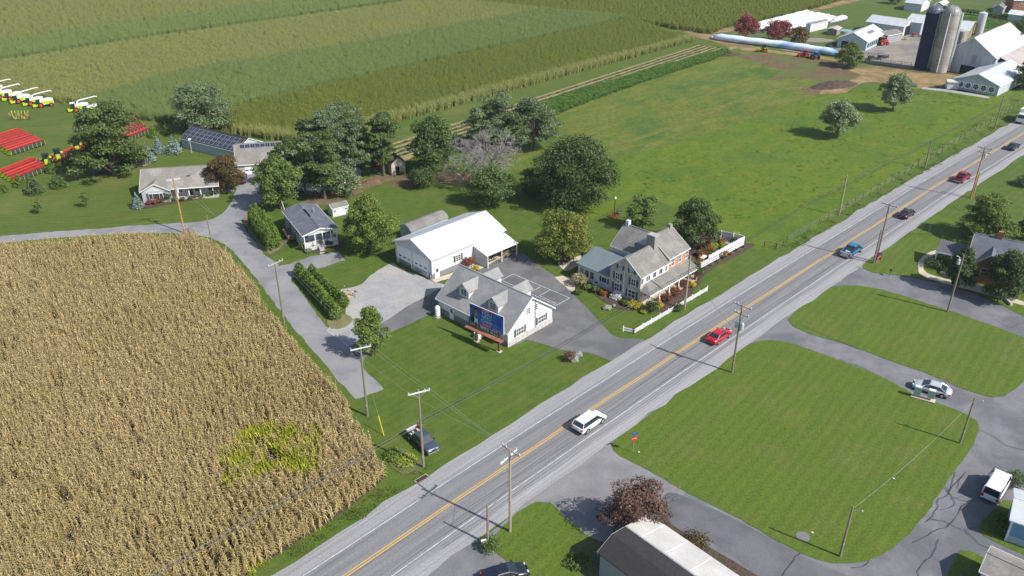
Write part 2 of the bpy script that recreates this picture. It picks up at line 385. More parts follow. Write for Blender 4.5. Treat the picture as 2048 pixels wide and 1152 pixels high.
# farmhouse surroundings
sheet('farmhouse_bed', [(1138, 565), (1160, 560), (1190, 590), (1235, 618), (1290, 622), (1330, 622), (1368, 602), (1396, 572), (1413, 546), (1460, 519), (1512, 490), (1488, 486), (1420, 470), (1380, 470), (1370, 500), (1290, 560), (1200, 560), (1150, 545)], G_mulch)
sheet('farmhouse_walk', [(1280, 618), (1300, 600), (1395, 545), (1380, 560), (1310, 605), (1292, 625)], G_conc)
sheet('patio', [(1115, 525), (1140, 517), (1172, 510), (1180, 520), (1150, 535), (1130, 542)], G_conc)
sheet('brick_walk', [(1110, 555), (1125, 552), (1150, 568), (1145, 585), (1128, 572)], G_conc)
sheet('tree_line_litter', [(600, 405), (690, 372), (760, 350), (850, 345), (960, 350), (1000, 372), (930, 372), (840, 362), (770, 365), (700, 395), (620, 418)], mat('dry_leaf_litter', (.16, .12, .06), (.10, .08, .045), .7, rough=.95, fine=.3))
sheet('hedge_bed', [(486, 436), (505, 430), (560, 480), (562, 495), (540, 508), (520, 490), (500, 466)], mat('mulch_tan', (.16, .11, .07), (.22, .17, .10), 2, rough=.95, fine=.3))
sheet('ranch_bed', [(268, 405), (330, 398), (428, 385), (436, 392), (360, 405), (290, 418), (272, 414)], G_mulch)
sheet('swing_sand', [(250, 330), (275, 318), (300, 318), (305, 325), (280, 335)], mat('play_sand', (.22, .16, .10), (.27, .19, .12), 1, rough=.95))
sheet('ranch_walk', [(425, 383), (468, 380), (468, 384), (428, 387)], G_conc)
sheet('mobile_walk', [(628, 490), (640, 486), (652, 505), (641, 509)], G_conc, rounded=False, jit=0)
sheet('mobile_bed', [(600, 495), (610, 505), (650, 505), (690, 492), (678, 480), (640, 484)], G_mulch)
sheet('barn_walk', [(862, 560), (900, 548), (955, 525), (960, 533), (905, 556), (872, 566)], G_conc, rounded=False)
sheet('leanto_slab', [(940, 530), (1008, 492), (1032, 500), (960, 540)], G_conc, rounded=False, jit=0)

# ---------------------------------------------------------------- main road: asphalt strip with wheel tracks in its own coordinates
YC = [at(*p) for p in [(695, 1150), (1060, 900.6), (1360, 703), (1560, 572), (1771, 438), (1869, 374), (2048, 266.5)]]
d0 = (YC[0] - YC[1]).normalized(); d1 = (YC[-1] - YC[-2]).normalized()
YC = [YC[0] + d0 * 120] + YC + [YC[-1] + d1 * 400]
ctr = smooth_poly(YC, 3.0, False)
# smooth the traced centreline
for _ in range(60):
    ctr = [ctr[0]] + [ctr[i] * .5 + (ctr[i - 1] + ctr[i + 1]) * .25 for i in range(1, len(ctr) - 1)] + [ctr[-1]]
def normal_at(i):
    a = ctr[max(i - 1, 0)]; b = ctr[min(i + 1, len(ctr) - 1)]; d = (b - a).normalized()
    return Vector((-d.y, d.x)), d
def ribbon(name, o0, o1, z, m, i0=0, i1=None, kind='structure', parent=None, jit=0.0):
    i1 = i1 or len(ctr) - 1
    vs, fs, uv = [], [], []
    s = 0.0
    K = 14 if abs(o1 - o0) > 3 else 1
    for i in range(i0, i1 + 1):
        n, d = normal_at(i)
        if i > i0: s += (ctr[i] - ctr[i - 1]).length
        for k in range(K + 1):
            o = o0 + (o1 - o0) * k / K
            if k in (0, K) and jit: o += noise.noise(Vector((s * .5, k, 0))) * jit
            p = ctr[i] + n * o
            vs.append((p.x, p.y, z)); uv.append((o, s))
    for i in range(i1 - i0):
        for k in range(K):
            a = i * (K + 1) + k
            fs.append((a + 1, a, a + K + 1, a + K + 2))
    me = bpy.data.meshes.new(name); me.from_pydata(vs, [], fs)
    ul = me.uv_layers.new(name='road')
    for lp in me.loops: ul.data[lp.index].uv = uv[lp.vertex_index]
    o = link(name, me, m, parent)
    return tag(o, kind=kind) if kind else o
rm = bpy.data.materials.new('road_asphalt'); rm.use_nodes = True
n, l = rm.node_tree.nodes, rm.node_tree.links
p = n['Principled BSDF']; p.inputs['Roughness'].default_value = .88; p.inputs['Specular IOR Level'].default_value = .3
uvn = n.new('ShaderNodeUVMap'); uvn.uv_map = 'road'
sx = n.new('ShaderNodeSeparateXYZ'); l.new(uvn.outputs[0], sx.inputs[0])
mr = n.new('ShaderNodeMapRange'); mr.inputs['From Min'].default_value = -7.5; mr.inputs['From Max'].default_value = 7.5
nz0 = n.new('ShaderNodeTexNoise'); nz0.inputs['Scale'].default_value = .12
l.new(uvn.outputs[0], nz0.inputs['Vector'])
ma_ = n.new('ShaderNodeMath'); ma_.operation = 'MULTIPLY_ADD'; l.new(nz0.outputs[0], ma_.inputs[0]); ma_.inputs[1].default_value = .5; l.new(sx.outputs[0], ma_.inputs[2])
l.new(ma_.outputs[0], mr.inputs['Value'])
cr = n.new('ShaderNodeValToRGB'); l.new(mr.outputs[0], cr.inputs[0])
def st(o): return (o + .25 + 7.5) / 15
stops = [(-7.2, .25), (-5.0, .28), (-4.1, .235), (-3.5, .185), (-2.9, .19), (-2.4, .165), (-1.7, .19), (-.9, .17), (0, .19), (.9, .17), (1.7, .19), (2.4, .165), (3.0, .19), (3.6, .255), (5.6, .26)]
els = cr.color_ramp.elements
els[0].position = st(stops[0][0]); els[0].color = (stops[0][1] * 1.02, stops[0][1], stops[0][1] * .97, 1)
els[1].position = st(stops[-1][0]); els[1].color = (stops[-1][1],) * 3 + (1,)
for o_, v_ in stops[1:-1]:
    e = els.new(st(o_)); e.color = (v_, v_ * 1.0, v_ * 1.03, 1)
mpn = n.new('ShaderNodeMapping'); mpn.inputs['Scale'].default_value = (2.5, .06, 1); l.new(uvn.outputs[0], mpn.inputs[0])
nz1 = n.new('ShaderNodeTexNoise'); nz1.inputs['Scale'].default_value = 1.2; nz1.inputs['Detail'].default_value = 6; l.new(mpn.outputs[0], nz1.inputs['Vector'])
nz2 = n.new('ShaderNodeTexNoise'); nz2.inputs['Scale'].default_value = 5; nz2.inputs['Detail'].default_value = 4; l.new(uvn.outputs[0], nz2.inputs['Vector'])
ad = n.new('ShaderNodeMath'); ad.operation = 'ADD'; l.new(nz1.outputs[0], ad.inputs[0]); l.new(nz2.outputs[0], ad.inputs[1])
mv = n.new('ShaderNodeMapRange'); mv.inputs['From Min'].default_value = .7; mv.inputs['From Max'].default_value = 1.3; mv.inputs['To Min'].default_value = .76; mv.inputs['To Max'].default_value = 1.24
l.new(ad.outputs[0], mv.inputs['Value'])
mx = n.new('ShaderNodeMix'); mx.data_type = 'RGBA'; mx.blend_type = 'MULTIPLY'; mx.inputs[0].default_value = 1
l.new(cr.outputs[0], mx.inputs[6]); l.new(mv.outputs[0], mx.inputs[7]); l.new(mx.outputs[2], p.inputs['Base Color'])
ROADZ = .46
RZ = .1
ribbon('main_road', -6.05, 5.4, RZ, rm, jit=.7)
G_verge = mat('verge_gravel', (.27, .25, .22), (.16, .17, .08), .9, rough=.95, fine=.3)
ribbon('yellow_line', -.22, -.09, RZ + .004, G_yel)
ribbon('yellow_line', .09, .22, RZ + .004, G_yel)
ribbon('white_line', 3.0, 3.10, RZ + .004, G_white)
ribbon('white_line', -3.48, -3.38, RZ + .004, G_white)
def crack(px, wd=.06, z=RZ + .008):
    """a sealed crack following traced points"""
    pts = smooth_poly([at(*p) for p in px], .5, False, .22)
    vs, fs = [], []
    for i, p in enumerate(pts):
        a = pts[max(i - 1, 0)]; b = pts[min(i + 1, len(pts) - 1)]; d = (b - a).normalized(); n_ = Vector((-d.y, d.x)) * wd * (.7 + .5 * noise.noise(Vector((i * .3, 0, 1)))) * .62
        vs += [(p.x + n_.x, p.y + n_.y, z), (p.x - n_.x, p.y - n_.y, z)]
    for i in range(len(pts) - 1): fs.append((2 * i, 2 * i + 1, 2 * i + 3, 2 * i + 2))
    return vs, fs
cm = MB()
def rcrack(o, i0, i1):
    vs, fs = [], []
    for k, i in enumerate(range(i0, i1)):
        n_, d = normal_at(i); q = ctr[i] + n_ * (o + noise.noise(Vector((i * .35, o, 0))) * .35); wd = .022 + .012 * rnd.random()
        vs += [(q.x + n_.x * wd, q.y + n_.y * wd, RZ + .008), (q.x - n_.x * wd, q.y - n_.y * wd, RZ + .008)]
        if k: fs.append((2 * k - 2, 2 * k - 1, 2 * k + 1, 2 * k))
    cm.add(vs, fs)
L = len(ctr)
for o, a, b in ((-4.05, 42, 110), (-3.0, 40, 75), (-2.5, 60, 100), (-4.4, 42, 58), (-3.9, 96, 125), (-1.9, 44, 60), (-2.9, 85, 120)):
    rcrack(o, a, min(b, L - 1))
for px in ([(1990, 935), (1975, 960), (1980, 985), (1945, 1000), (1925, 1015), (1900, 1050), (1870, 1062), (1850, 1075), (1825, 1085)],
           [(1910, 945), (1905, 965), (1895, 990), (1880, 1000), (1870, 1025), (1855, 1045)], [(1925, 955), (1895, 985), (1920, 1000), (1960, 1005)],
           [(1930, 945), (1915, 975), (1935, 990), (1900, 1000)], [(1890, 975), (1910, 1010), (1880, 1020)], [(1862, 1040), (1890, 1045), (1920, 1060), (1938, 1070)],
           [(1960, 862), (1985, 872), (2010, 890), (2060, 905)], [(1877, 1080), (1865, 1110), (1840, 1135), (1838, 1160)],
           [(1740, 1120), (1725, 1135), (1700, 1138)], [(1735, 592), (1760, 600)], [(2010, 710), (2030, 700), (2048, 690)], [(1990, 640), (2020, 655), (2060, 640)],
           [(1600, 1105), (1580, 1130), (1560, 1160)], [(1600, 650), (1650, 672), (1720, 700)], [(1680, 720), (1740, 742)],
           [(2010, 1075), (1970, 1060), (1940, 1058)], [(1930, 1060), (1960, 1090), (1990, 1100)]):
    cm.add(*crack(px, .075, RZ + .008))
for px in ([(330, 455), (380, 452), (420, 458)], [(250, 462), (300, 458), (345, 460)], [(1060, 600), (1110, 590), (1170, 570)], [(1200, 770), (1110, 860), (1040, 915)], [(1500, 870), (1540, 1010)]):
    if px[0][1] < 620: cm.add(*crack(px, .05, RZ + .004))
tag(cm.build('crack_sealant', G_crack), kind='structure')
# court lines on the parking lot
ml = MB()
def pline(a, b, wd=.06):
    a, b = at(*a), at(*b); d = (b - a).normalized(); n_ = Vector((-d.y, d.x, 0)) * wd
    q4 = [a + n_, a - n_, b - n_, b + n_]
    ml.add([(v.x, v.y, RZ) for v in q4], [(0, 1, 2, 3)])
for a, b in (((1027, 549), (1139, 597)), ((1139, 597), (1112.8, 612)), ((1027, 549), (1003, 561)), ((1003, 561), (1112.8, 612)), ((1100, 581), (1072, 596)), ((1082, 573.5), (1063, 584)), ((1078, 592), (1112, 608))):
    pline(a, b)
tag(ml.build('court_lines', G_white), kind='structure')
# kerb-like drain grate beside the road
# ================================================================ BUILDINGS
W_white = mat('white_siding', (.56, .57, .58), (.50, .51, .53), .8, rough=.6, fine=.05, fscale=12)
W_trim = mat('white_trim', (.75, .75, .75), rough=.5)
W_metal = mat('white_metal_siding', (.57, .58, .60), (.50, .51, .53), .5, stretch=(6, 6, .3), rough=.45)
W_grey = mat('grey_siding', (.30, .32, .35), (.26, .28, .31), .8, rough=.6)
W_lblue = mat('pale_blue_siding', (.40, .50, .55), (.36, .45, .50), .8, rough=.6)
W_stone = mat('tan_grey_stone', (.46, .41, .34), (.30, .27, .235), 1.6, (.52, .46, .37), 1.1, rough=.9, bump=.6, bscale=3)
W_stoneb = mat('pale_stone_base', (.50, .48, .46), (.33, .32, .32), 2.0, rough=.9, bump=.5, bscale=4)
W_brick = mat('red_brick', (.33, .12, .075), (.24, .09, .06), 5, (.38, .17, .11), 2, rough=.9, stretch=(1, 1, 3))
W_brickp = mat('orange_brick', (.48, .26, .17), (.40, .20, .135), 5, rough=.9, stretch=(1, 1, 3))
W_block = mat('pale_grey_block', (.42, .43, .45), (.36, .37, .39), 1.5, rough=.85)
W_wain = mat('grey_wainscot', (.20, .205, .22), (.17, .175, .19), 1.5, rough=.6)
W_shake = mat('weathered_boards', (.27, .24, .20), (.18, .16, .14), 3, stretch=(3, 3, .4), rough=.9)
Rf_grey = mat('grey_shingles', (.185, .178, .168), (.14, .136, .13), 3, (.21, .204, .19), .4, rough=.95, fine=.18, fscale=6, detail=8)
Rf_office = mat('light_grey_shingles', (.235, .24, .24), (.185, .19, .195), 3, (.26, .26, .255), .4, rough=.95, fine=.14, fscale=6)
Rf_brown = mat('weathered_grey_shingles', (.215, .20, .185), (.165, .155, .145), 3, (.25, .235, .215), .3, rough=.95, fine=.18, fscale=6)
Rf_dark = mat('charcoal_shingles', (.040, .037, .038), (.030, .028, .029), 3, rough=.95, fine=.15, fscale=6)
Rf_slate = mat('bluegrey_shingles', (.115, .125, .155), (.09, .10, .125), 3, (.135, .14, .165), .5, rough=.95, fine=.14, fscale=6)
Rf_white = mat('white_metal_roof', (.60, .61, .62), (.54, .55, .57), .6, rough=.45, stretch=(3, .2, 1), fine=.03, fscale=4)
Rf_whiteflat = mat('white_coated_roof', (.52, .51, .49), (.43, .42, .395), .5, rough=.6, fine=.05, fscale=5)
Rf_green = mat('greygreen_seam_metal', (.16, .20, .215), (.14, .175, .19), .5, rough=.35, spec=.5)
Rf_purp = mat('grey_seam_metal', (.14, .13, .14), (.11, .105, .115), .5, rough=.5)
Rf_tin = mat('pale_galvanised_roof', (.50, .53, .55), (.42, .45, .47), .6, rough=.4, stretch=(1, 1, 1), fine=.05)
Rf_tinrust = mat('rusting_tin_roof', (.40, .37, .36), (.33, .26, .24), .25, rough=.6)
Rf_barn = mat('off_white_barn_roof', (.50, .50, .485), (.45, .45, .435), .3, rough=.5)
Glass = mat('window_glass', (.025, .03, .035), (.05, .06, .065), .7, rough=.08, spec=.8)
Shut = mat('slate_blue_shutter', (.07, .08, .10), rough=.6)
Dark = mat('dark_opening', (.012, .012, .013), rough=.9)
PVb = mat('solar_cell_blue', (.018, .022, .045), (.024, .03, .055), 1, rough=.18, spec=.6)
PVf = mat('solar_frame_silver', (.35, .36, .38), rough=.4)
Steel = mat('galvanised_steel', (.42, .43, .44), (.34, .35, .36), 2, rough=.45, metal=.3)
DkMetal = mat('dark_metal', (.05, .05, .055), rough=.5)
Wood = mat('weathered_wood', (.20, .155, .11), (.14, .11, .08), 3, rough=.9)
WoodO = mat('orange_treated_wood', (.42, .20, .06), (.35, .17, .06), 2, rough=.85, stretch=(3, 3, .3))
BrickC = mat('chimney_stone', (.30, .28, .26), (.20, .19, .18), 4, rough=.9)
Conc = mat('plain_concrete', (.38, .37, .35), (.32, .31, .29), 2, rough=.9)

class B:
    """A building: an Empty at a ground corner; local x runs along one wall, y inward."""
    def __init__(s, name, label, cat, A, Bp, Cp, zE, inset=.3, group=None, dims=None, base=0.0, ang=None):
        a, b, c = at(*A, zE), at(*Bp, zE), at(*Cp, zE)
        u = (c - b).to_2d(); Lx = u.length; u.normalize(); v = (a - b).to_2d()
        cr = u.x * v.y - u.y * v.x
        o = b.to_2d(); 
        if cr < 0: o = c.to_2d(); u = -u; cr = -cr
        if ang is not None: u = Vector((math.cos(ang), math.sin(ang))); o = b.to_2d()
        s.L, s.W = (Lx, cr) if dims is None else dims
        if dims is not None: pass
        s.u = u; s.vv = Vector((-u.y, u.x))
        o = o + u * inset + s.vv * inset; s.L -= 2 * inset; s.W -= 2 * inset
        s.ang = math.atan2(u.y, u.x); s.zE = zE; s.o = o
        s.root = empty(name, (o.x, o.y, 0), s.ang, label, cat, group)
        s.boxes = []
    def F(s, face, t, out, z):
        """point on a wall: t along the wall seen from outside, out = distance outward"""
        if face == 'y0': return (t, -out, z)
        if face == 'xL': return (s.L + out, t, z)
        if face == 'yW': return (s.L - t, s.W + out, z)
        return (-out, s.W - t, z)
    def fbox(s, mb, face, t0, t1, z0, z1, o0, o1, mi=0):
        a, b = s.F(face, t0, o0, z0), s.F(face, t1, o1, z1)
        mb.box(min(a[0], b[0]), max(a[0], b[0]), min(a[1], b[1]), max(a[1], b[1]), z0, z1, mi)
    def part(s, name, mats, fn, parent=None, label=None, kind=None):
        mb = MB(); fn(mb); o = mb.build(name, mats, parent or s.root); 
        return tag(o, label, kind=kind)
    def walls(s, m, rise=0, axis='x', z0=0, base=None, bh=1.0, name='wall', x0=0, x1=None, y0=0, y1=None, zE=None):
        x1 = s.L if x1 is None else x1; y1 = s.W if y1 is None else y1; zE = s.zE if zE is None else zE
        mb = MB()
        v = [(x0, y0, z0), (x1, y0, z0), (x1, y1, z0), (x0, y1, z0), (x0, y0, zE), (x1, y0, zE), (x1, y1, zE), (x0, y1, zE)]
        f = [(0, 3, 2, 1), (0, 1, 5, 4), (1, 2, 6, 5), (2, 3, 7, 6), (3, 0, 4, 7)]
        if rise:
            if axis == 'x':
                ym = (y0 + y1) / 2; v += [(x0, ym, zE + rise), (x1, ym, zE + rise)]
                f = [(0, 3, 2, 1), (0, 1, 5, 4), (1, 2, 6, 9, 5), (2, 3, 7, 6), (3, 0, 4, 8, 7), (4, 5, 9, 8), (6, 7, 8, 9)]
            else:
                xm = (x0 + x1) / 2; v += [(xm, y0, zE + rise), (xm, y1, zE + rise)]
                f = [(0, 3, 2, 1), (0, 1, 5, 8, 4), (1, 2, 6, 5), (2, 3, 7, 9, 6), (3, 0, 4, 7), (5, 6, 9, 8), (4, 8, 9, 7)]
            v = [(a, b_, c_ - (.02 if i > 3 else 0)) for i, (a, b_, c_) in enumerate(v)]
        else: f += [(4, 5, 6, 7)]
        mb.add(v, f, 0)
        o = mb.build(name, m, s.root)
        if base is not None:
            b2 = MB()
            for (fx0, fx1, fy0, fy1) in ((x0 - .05, x1 + .05, y0 - .05, y0), (x0 - .05, x1 + .05, y1, y1 + .05), (x0 - .05, x0, y0, y1), (x1, x1 + .05, y0, y1)):
                b2.box(fx0, fx1, fy0, fy1, 0, bh)
            b2.build('wainscot', base, s.root)
        return o
    def roof(s, m, rise, axis='x', ov=.35, th=.16, x0=0, x1=None, y0=0, y1=None, zE=None, trim=W_trim, name='roof', ove=None):
        x1 = s.L if x1 is None else x1; y1 = s.W if y1 is None else y1; zE = s.zE if zE is None else zE
        ove = ov if ove is None else ove
        def P(x, y, z): return (x, y, z) if axis == 'x' else (y, x, z)
        if axis == 'y': x0, x1, y0, y1 = y0, y1, x0, x1
        ym = (y0 + y1) / 2; half = ym - y0; k = rise / half
        X0, X1 = x0 - ove, x1 + ove
        zl = zE - ov * k; zt = zE + rise
        mb = MB()
        for sgn in (-1, 1):
            ye = ym + sgn * (half + ov)
            v = [P(X0, ye, zl), P(X1, ye, zl), P(X1, ym, zt), P(X0, ym, zt)]
            v += [(a, b_, c_ + th) for a, b_, c_ in v]
            mb.add(v, [(0, 1, 2, 3), (4, 5, 6, 7), (0, 1, 5, 4), (1, 2, 6, 5), (3, 0, 4, 7)])
        o = mb.build(name, m, s.root)
        if trim:
            t = MB()
            for sgn in (-1, 1):
                ye = ym + sgn * (half + ov)
                for X, Xo in ((X0, X0 - .05), (X1, X1 + .05)):
                    v = [P(X, ye, zl - .06), P(X, ym, zt - .06), P(X, ym, zt + th - .015), P(X, ye, zl + th - .015)]
                    v += [P(Xo, *((q[1], q[2]) if axis == 'x' else (q[0], q[2]))) for q in v]
                    t.add(v, [(0, 1, 2, 3), (4, 5, 6, 7), (0, 1, 5, 4), (1, 2, 6, 5), (2, 3, 7, 6), (3, 0, 4, 7)])
                a = P(X0, ye, zl); b_ = P(X1, ye + sgn * .05, zl)
                t.box(min(a[0], b_[0]), max(a[0], b_[0]), min(a[1], b_[1]), max(a[1], b_[1]), zl - .04, zl + th - .01)
            t.build('trim', trim, s.root)
        cp = MB(); a = P(X0, ym - .12, 0); b_ = P(X1, ym + .12, 0)
        cp.box(min(a[0], b_[0]), max(a[0], b_[0]), min(a[1], b_[1]), max(a[1], b_[1]), zt + th - .06, zt + th + .03)
        cp.build('ridge_cap', m, s.root)
        return o
    def window(s, face, t, z, w_=.9, h_=1.3, shutters=False, cols=2, rows=2, parent=None, fr=W_trim):
        mb = MB()
        s.fbox(mb, face, t - w_ / 2 - .09, t + w_ / 2 + .09, z - .09, z, 0, .06)
        s.fbox(mb, face, t - w_ / 2 - .09, t + w_ / 2 + .09, z + h_, z + h_ + .09, 0, .06)
        s.fbox(mb, face, t - w_ / 2 - .09, t - w_ / 2, z, z + h_, 0, .06); s.fbox(mb, face, t + w_ / 2, t + w_ / 2 + .09, z, z + h_, 0, .06)
        for i in range(1, cols):
            c_ = t - w_ / 2 + w_ * i / cols; s.fbox(mb, face, c_ - .03, c_ + .03, z, z + h_, .005, .05)
        for j in range(1, rows):
            c_ = z + h_ * j / rows; s.fbox(mb, face, t - w_ / 2, t + w_ / 2, c_ - .03, c_ + .03, .007, .045)
        o = mb.build('window', fr, parent or s.root)
        if parent is None:
            g = MB(); s.fbox(g, face, t - w_ / 2, t + w_ / 2, z, z + h_, 0, .02); g.build('pane', Glass, o)
        else:
            g = MB(); s.fbox(g, face, t - w_ / 2, t + w_ / 2, z, z + h_, 0, .02); g.build('pane', Glass, parent)
        if shutters:
            for sg in (-1, 1):
                q = MB(); c_ = t + sg * (w_ / 2 + .12 + .2)
                s.fbox(q, face, c_ - .2, c_ + .2, z - .05, z + h_ + .05, 0, .045); q.build('shutter', Shut, s.root)
        return o
    def door(s, face, t, w_=.95, h_=2.05, m=W_trim, z=0.0, lite=True):
        mb = MB(); s.fbox(mb, face, t - w_ / 2, t + w_ / 2, z, z + h_, 0, .07); o = mb.build('door', m, s.root)
        if lite:
            g = MB(); s.fbox(g, face, t - .25, t + .25, z + 1.1, z + 1.8, .07, .085); g.build('pane', Glass, o)
        k = MB(); s.fbox(k, face, t + w_ / 2 - .14, t + w_ / 2 - .07, z + .95, z + 1.05, .07, .12); k.build('handle', Steel, o)
        return o
    def garage_door(s, face, t, w_, h_, m=W_trim, lites=3):
        mb = MB(); s.fbox(mb, face, t - w_ / 2, t + w_ / 2, 0.05, h_, 0, .05)
        for j in range(1, 5): s.fbox(mb, face, t - w_ / 2, t + w_ / 2, h_ * j / 5 - .015, h_ * j / 5 + .015, .05, .062)
        o = mb.build('garage_door', m, s.root)
        for i in range(lites):
            g = MB(); c_ = t + (i - (lites - 1) / 2) * w_ / lites
            s.fbox(g, face, c_ - .32, c_ + .32, h_ * .45, h_ * .45 + .25, .05, .075); g.build('pane', Glass, o)
        return o
    def box(s, name, x0, x1, y0, y1, z0, z1, m, parent=None, label=None):
        mb = MB(); mb.box(x0, x1, y0, y1, z0, z1); o = mb.build(name, m, parent or s.root); return tag(o, label)
    def W_(s, x, y, z=0): 
        q = s.o + s.u * x + s.vv * y; return Vector((q.x, q.y, z))

# ---- office with dormers behind the billboard
b = B('office_building', 'white office with four dormers and light grey shingle roof behind the billboard', 'house', (871.5, 594), (1016, 667), (1111, 614), 2.75, inset=.35)
L_, W_ = b.L, b.W
b.walls(W_white, 3.75, 'y'); b.roof(Rf_office, 3.75, 'y', ov=.4, ove=.3)
# which faces: local x = lit gable wall (y0), long shaded wall = x0
wb = MB()
for a0, a1 in ((0, L_),): wb.box(a0 - .06, a1 + .06, -.06, 0, 0, .95)
wb.build('stone_base', W_stoneb, b.root)
wb = MB(); wb.box(-.06, 0, 0, W_, 0, 1.0); wb.build('wainscot', W_wain, b.root)
for t in (2.6, 7.4): b.window('y0', t, 1.15, 1.5, 1.15, True, 4, 2)
b.window('y0', 4.45, 3.9, .7, 1.0, False, 2, 3); b.window('y0', 6.05, 3.9, .7, 1.0, False, 2, 3)
b.box('wall_pipe', 5.9, 6.0, -.12, -.02, .8, 5.6, Steel)
b.door('x0', 3.0); b.window('x0', 8.0, 1.1, 1.3, 1.1, True, 4, 2); b.window('x0', 12.3, 1.1, 1.3, 1.1, True, 4, 2)
k = 3.75 / (L_ / 2)
for side in (0, 1):
    for yc in ((4.3, 10.6)):
        # dormer box from the roof outwards
        xf = 1.35 if side == 0 else L_ - 1.35      # front wall
        sg = 1 if side == 0 else -1
        hw = 1.05; zt = 2.75 + k * 1.35 + 1.55; zr = zt + .95
        xe = xf + sg * ((zt - 2.75) / k - 1.35); xr = xf + sg * ((zr - 2.75) / k - 1.35)
        z0 = 2.75 + k * 1.35
        mb = MB()
        v = [(xf, yc - hw, z0), (xf, yc + hw, z0), (xf, yc + hw, zt), (xf, yc, zr), (xf, yc - hw, zt), (xe, yc - hw, zt), (xe, yc + hw, zt), (xr, yc, zr)]
        mb.add(v, [(0, 1, 2, 3, 4), (0, 4, 5), (1, 6, 2), (4, 3, 7, 5), (3, 2, 6, 7)])
        d = mb.build('dormer', W_white, b.root)
        mb = MB(); o_ = .25; kk = .95 / hw
        for s2 in (-1, 1):
            v = [(xf - sg * .3, yc + s2 * (hw + o_), zt - o_ * kk), (xf - sg * .3, yc, zr), (xr + sg * .12, yc, zr), (xe + sg * .1 - sg * .35, yc + s2 * (hw + o_), zt - o_ * kk)]
            v += [(a, q, c + .12) for a, q, c in v]
            mb.add(v, [(0, 1, 2, 3), (4, 5, 6, 7), (0, 1, 5, 4), (2, 3, 7, 6), (0, 3, 7, 4)])
        mb.build('roof', Rf_office, d)
        mb = MB(); xs = xf - sg * .05
        fr_ = lambda y0, y1, z0_, z1_, m_, dx: mb.box(min(xf, xf - sg * dx), max(xf, xf - sg * dx), y0, y1, z0_, z1_, m_)
        fr_(yc - .62, yc + .62, z0 + .45, z0 + 1.6, 0, .04)
        for q in (-.3, .3): 
            for zz in range(3): fr_(yc + q - .25, yc + q - .02, z0 + .52 + zz * .35, z0 + .8 + zz * .35, 1, .06); fr_(yc + q + .02, yc + q + .25, z0 + .52 + zz * .35, z0 + .8 + zz * .35, 1, .06)
        mb.build('window', [W_trim, Glass], d)
OFF = b
# ---- big white metal garage
b = B('metal_garage', 'large white metal garage with bright white roof and two roll-up doors', 'garage', (783, 482), (862, 520), (1012, 459), 4.0, inset=.3)
b.walls(W_metal, 1.95, 'x'); b.roof(Rf_white, 1.95, 'x', ov=.35, ove=.3, th=.12, trim=W_trim)
wn = MB(); wn.box(-.05, 0, 0, b.W, 0, 1.0); wn.box(-.05, b.L, -.05, 0, 0, 1.0); wn.build('wainscot', W_wain, b.root)
b.garage_door('x0', 2.6, 3.7, 3.4); b.garage_door('x0', 7.1, 3.7, 3.4)
for t in (2.6, 7.1):
    mb = MB()
    for e in (-1.95, 1.95): b.fbox(mb, 'x0', t + e - .1, t + e + .1, 0, 3.5, 0, .09)
    b.fbox(mb, 'x0', t - 2.05, t + 2.05, 3.5, 3.68, 0, .09); mb.build('door_frame', W_trim, b.root)
b.door('y0', 1.1); b.window('y0', 5.9, 1.6, 1.0, 1.1, True, 2, 3)
lt = MB()  # lean-to
x0, x1 = 9.6, b.L - .3; dpt = 3.6
v = [(x0 - .2, 0, 3.2), (x1 + .5, 0, 3.2), (x1 + .5, -dpt, 2.35), (x0 - .2, -dpt, 2.35)]; v += [(a, q, c + .1) for a, q, c in v]
lt.add(v, [(0, 1, 2, 3), (4, 5, 6, 7), (0, 1, 5, 4), (1, 2, 6, 5), (2, 3, 7, 6), (3, 0, 4, 7)])
lr = lt.build('lean_to_roof', Rf_white, b.root)
for x in (x0 + .1, (x0 + x1) / 2, x1 + .2):
    b.box('post', x - .07, x + .07, -dpt + .1, -dpt + .24, 0, 2.36, W_trim)
mb = MB(); mb.add([(x0, 0, 0), (x0, -dpt, 0), (x0, -dpt, 2.3), (x0, 0, 3.15), (x0 - .06, 0, 0), (x0 - .06, -dpt, 0), (x0 - .06, -dpt, 2.3), (x0 - .06, 0, 3.15)], [(0, 1, 2, 3), (4, 5, 6, 7), (0, 1, 5, 4), (1, 2, 6, 5), (2, 3, 7, 6), (3, 0, 4, 7)])
mb.build('lean_to_wall', W_metal, b.root)
b.box('opening', x0 + .6, x1, -.04, -.01, .1, 2.5, Dark)
GAR = b
# standing ribs on the white roofs
rm_ = MB(); rm_.box(-.02, .02, 0, 1, 0, .035); rme = rm_.mesh('roof_rib'); rme.materials.append(Rf_white)
hf = b.W / 2; sl = math.atan2(1.95, hf); x_ = -.2
while x_ < b.L + .2:
    for sg in (0, 1):
        o_ = link('roof_rib', rme, None, b.root, (x_, -.33 if sg == 0 else b.W + .33, 4.0 - .35 * 1.95 / hf + .135), (sl if sg == 0 else -sl, 0, 0))
        o_.scale = (1, (1 if sg == 0 else -1) * (hf + .33) / math.cos(sl), 1)
    x_ += .9
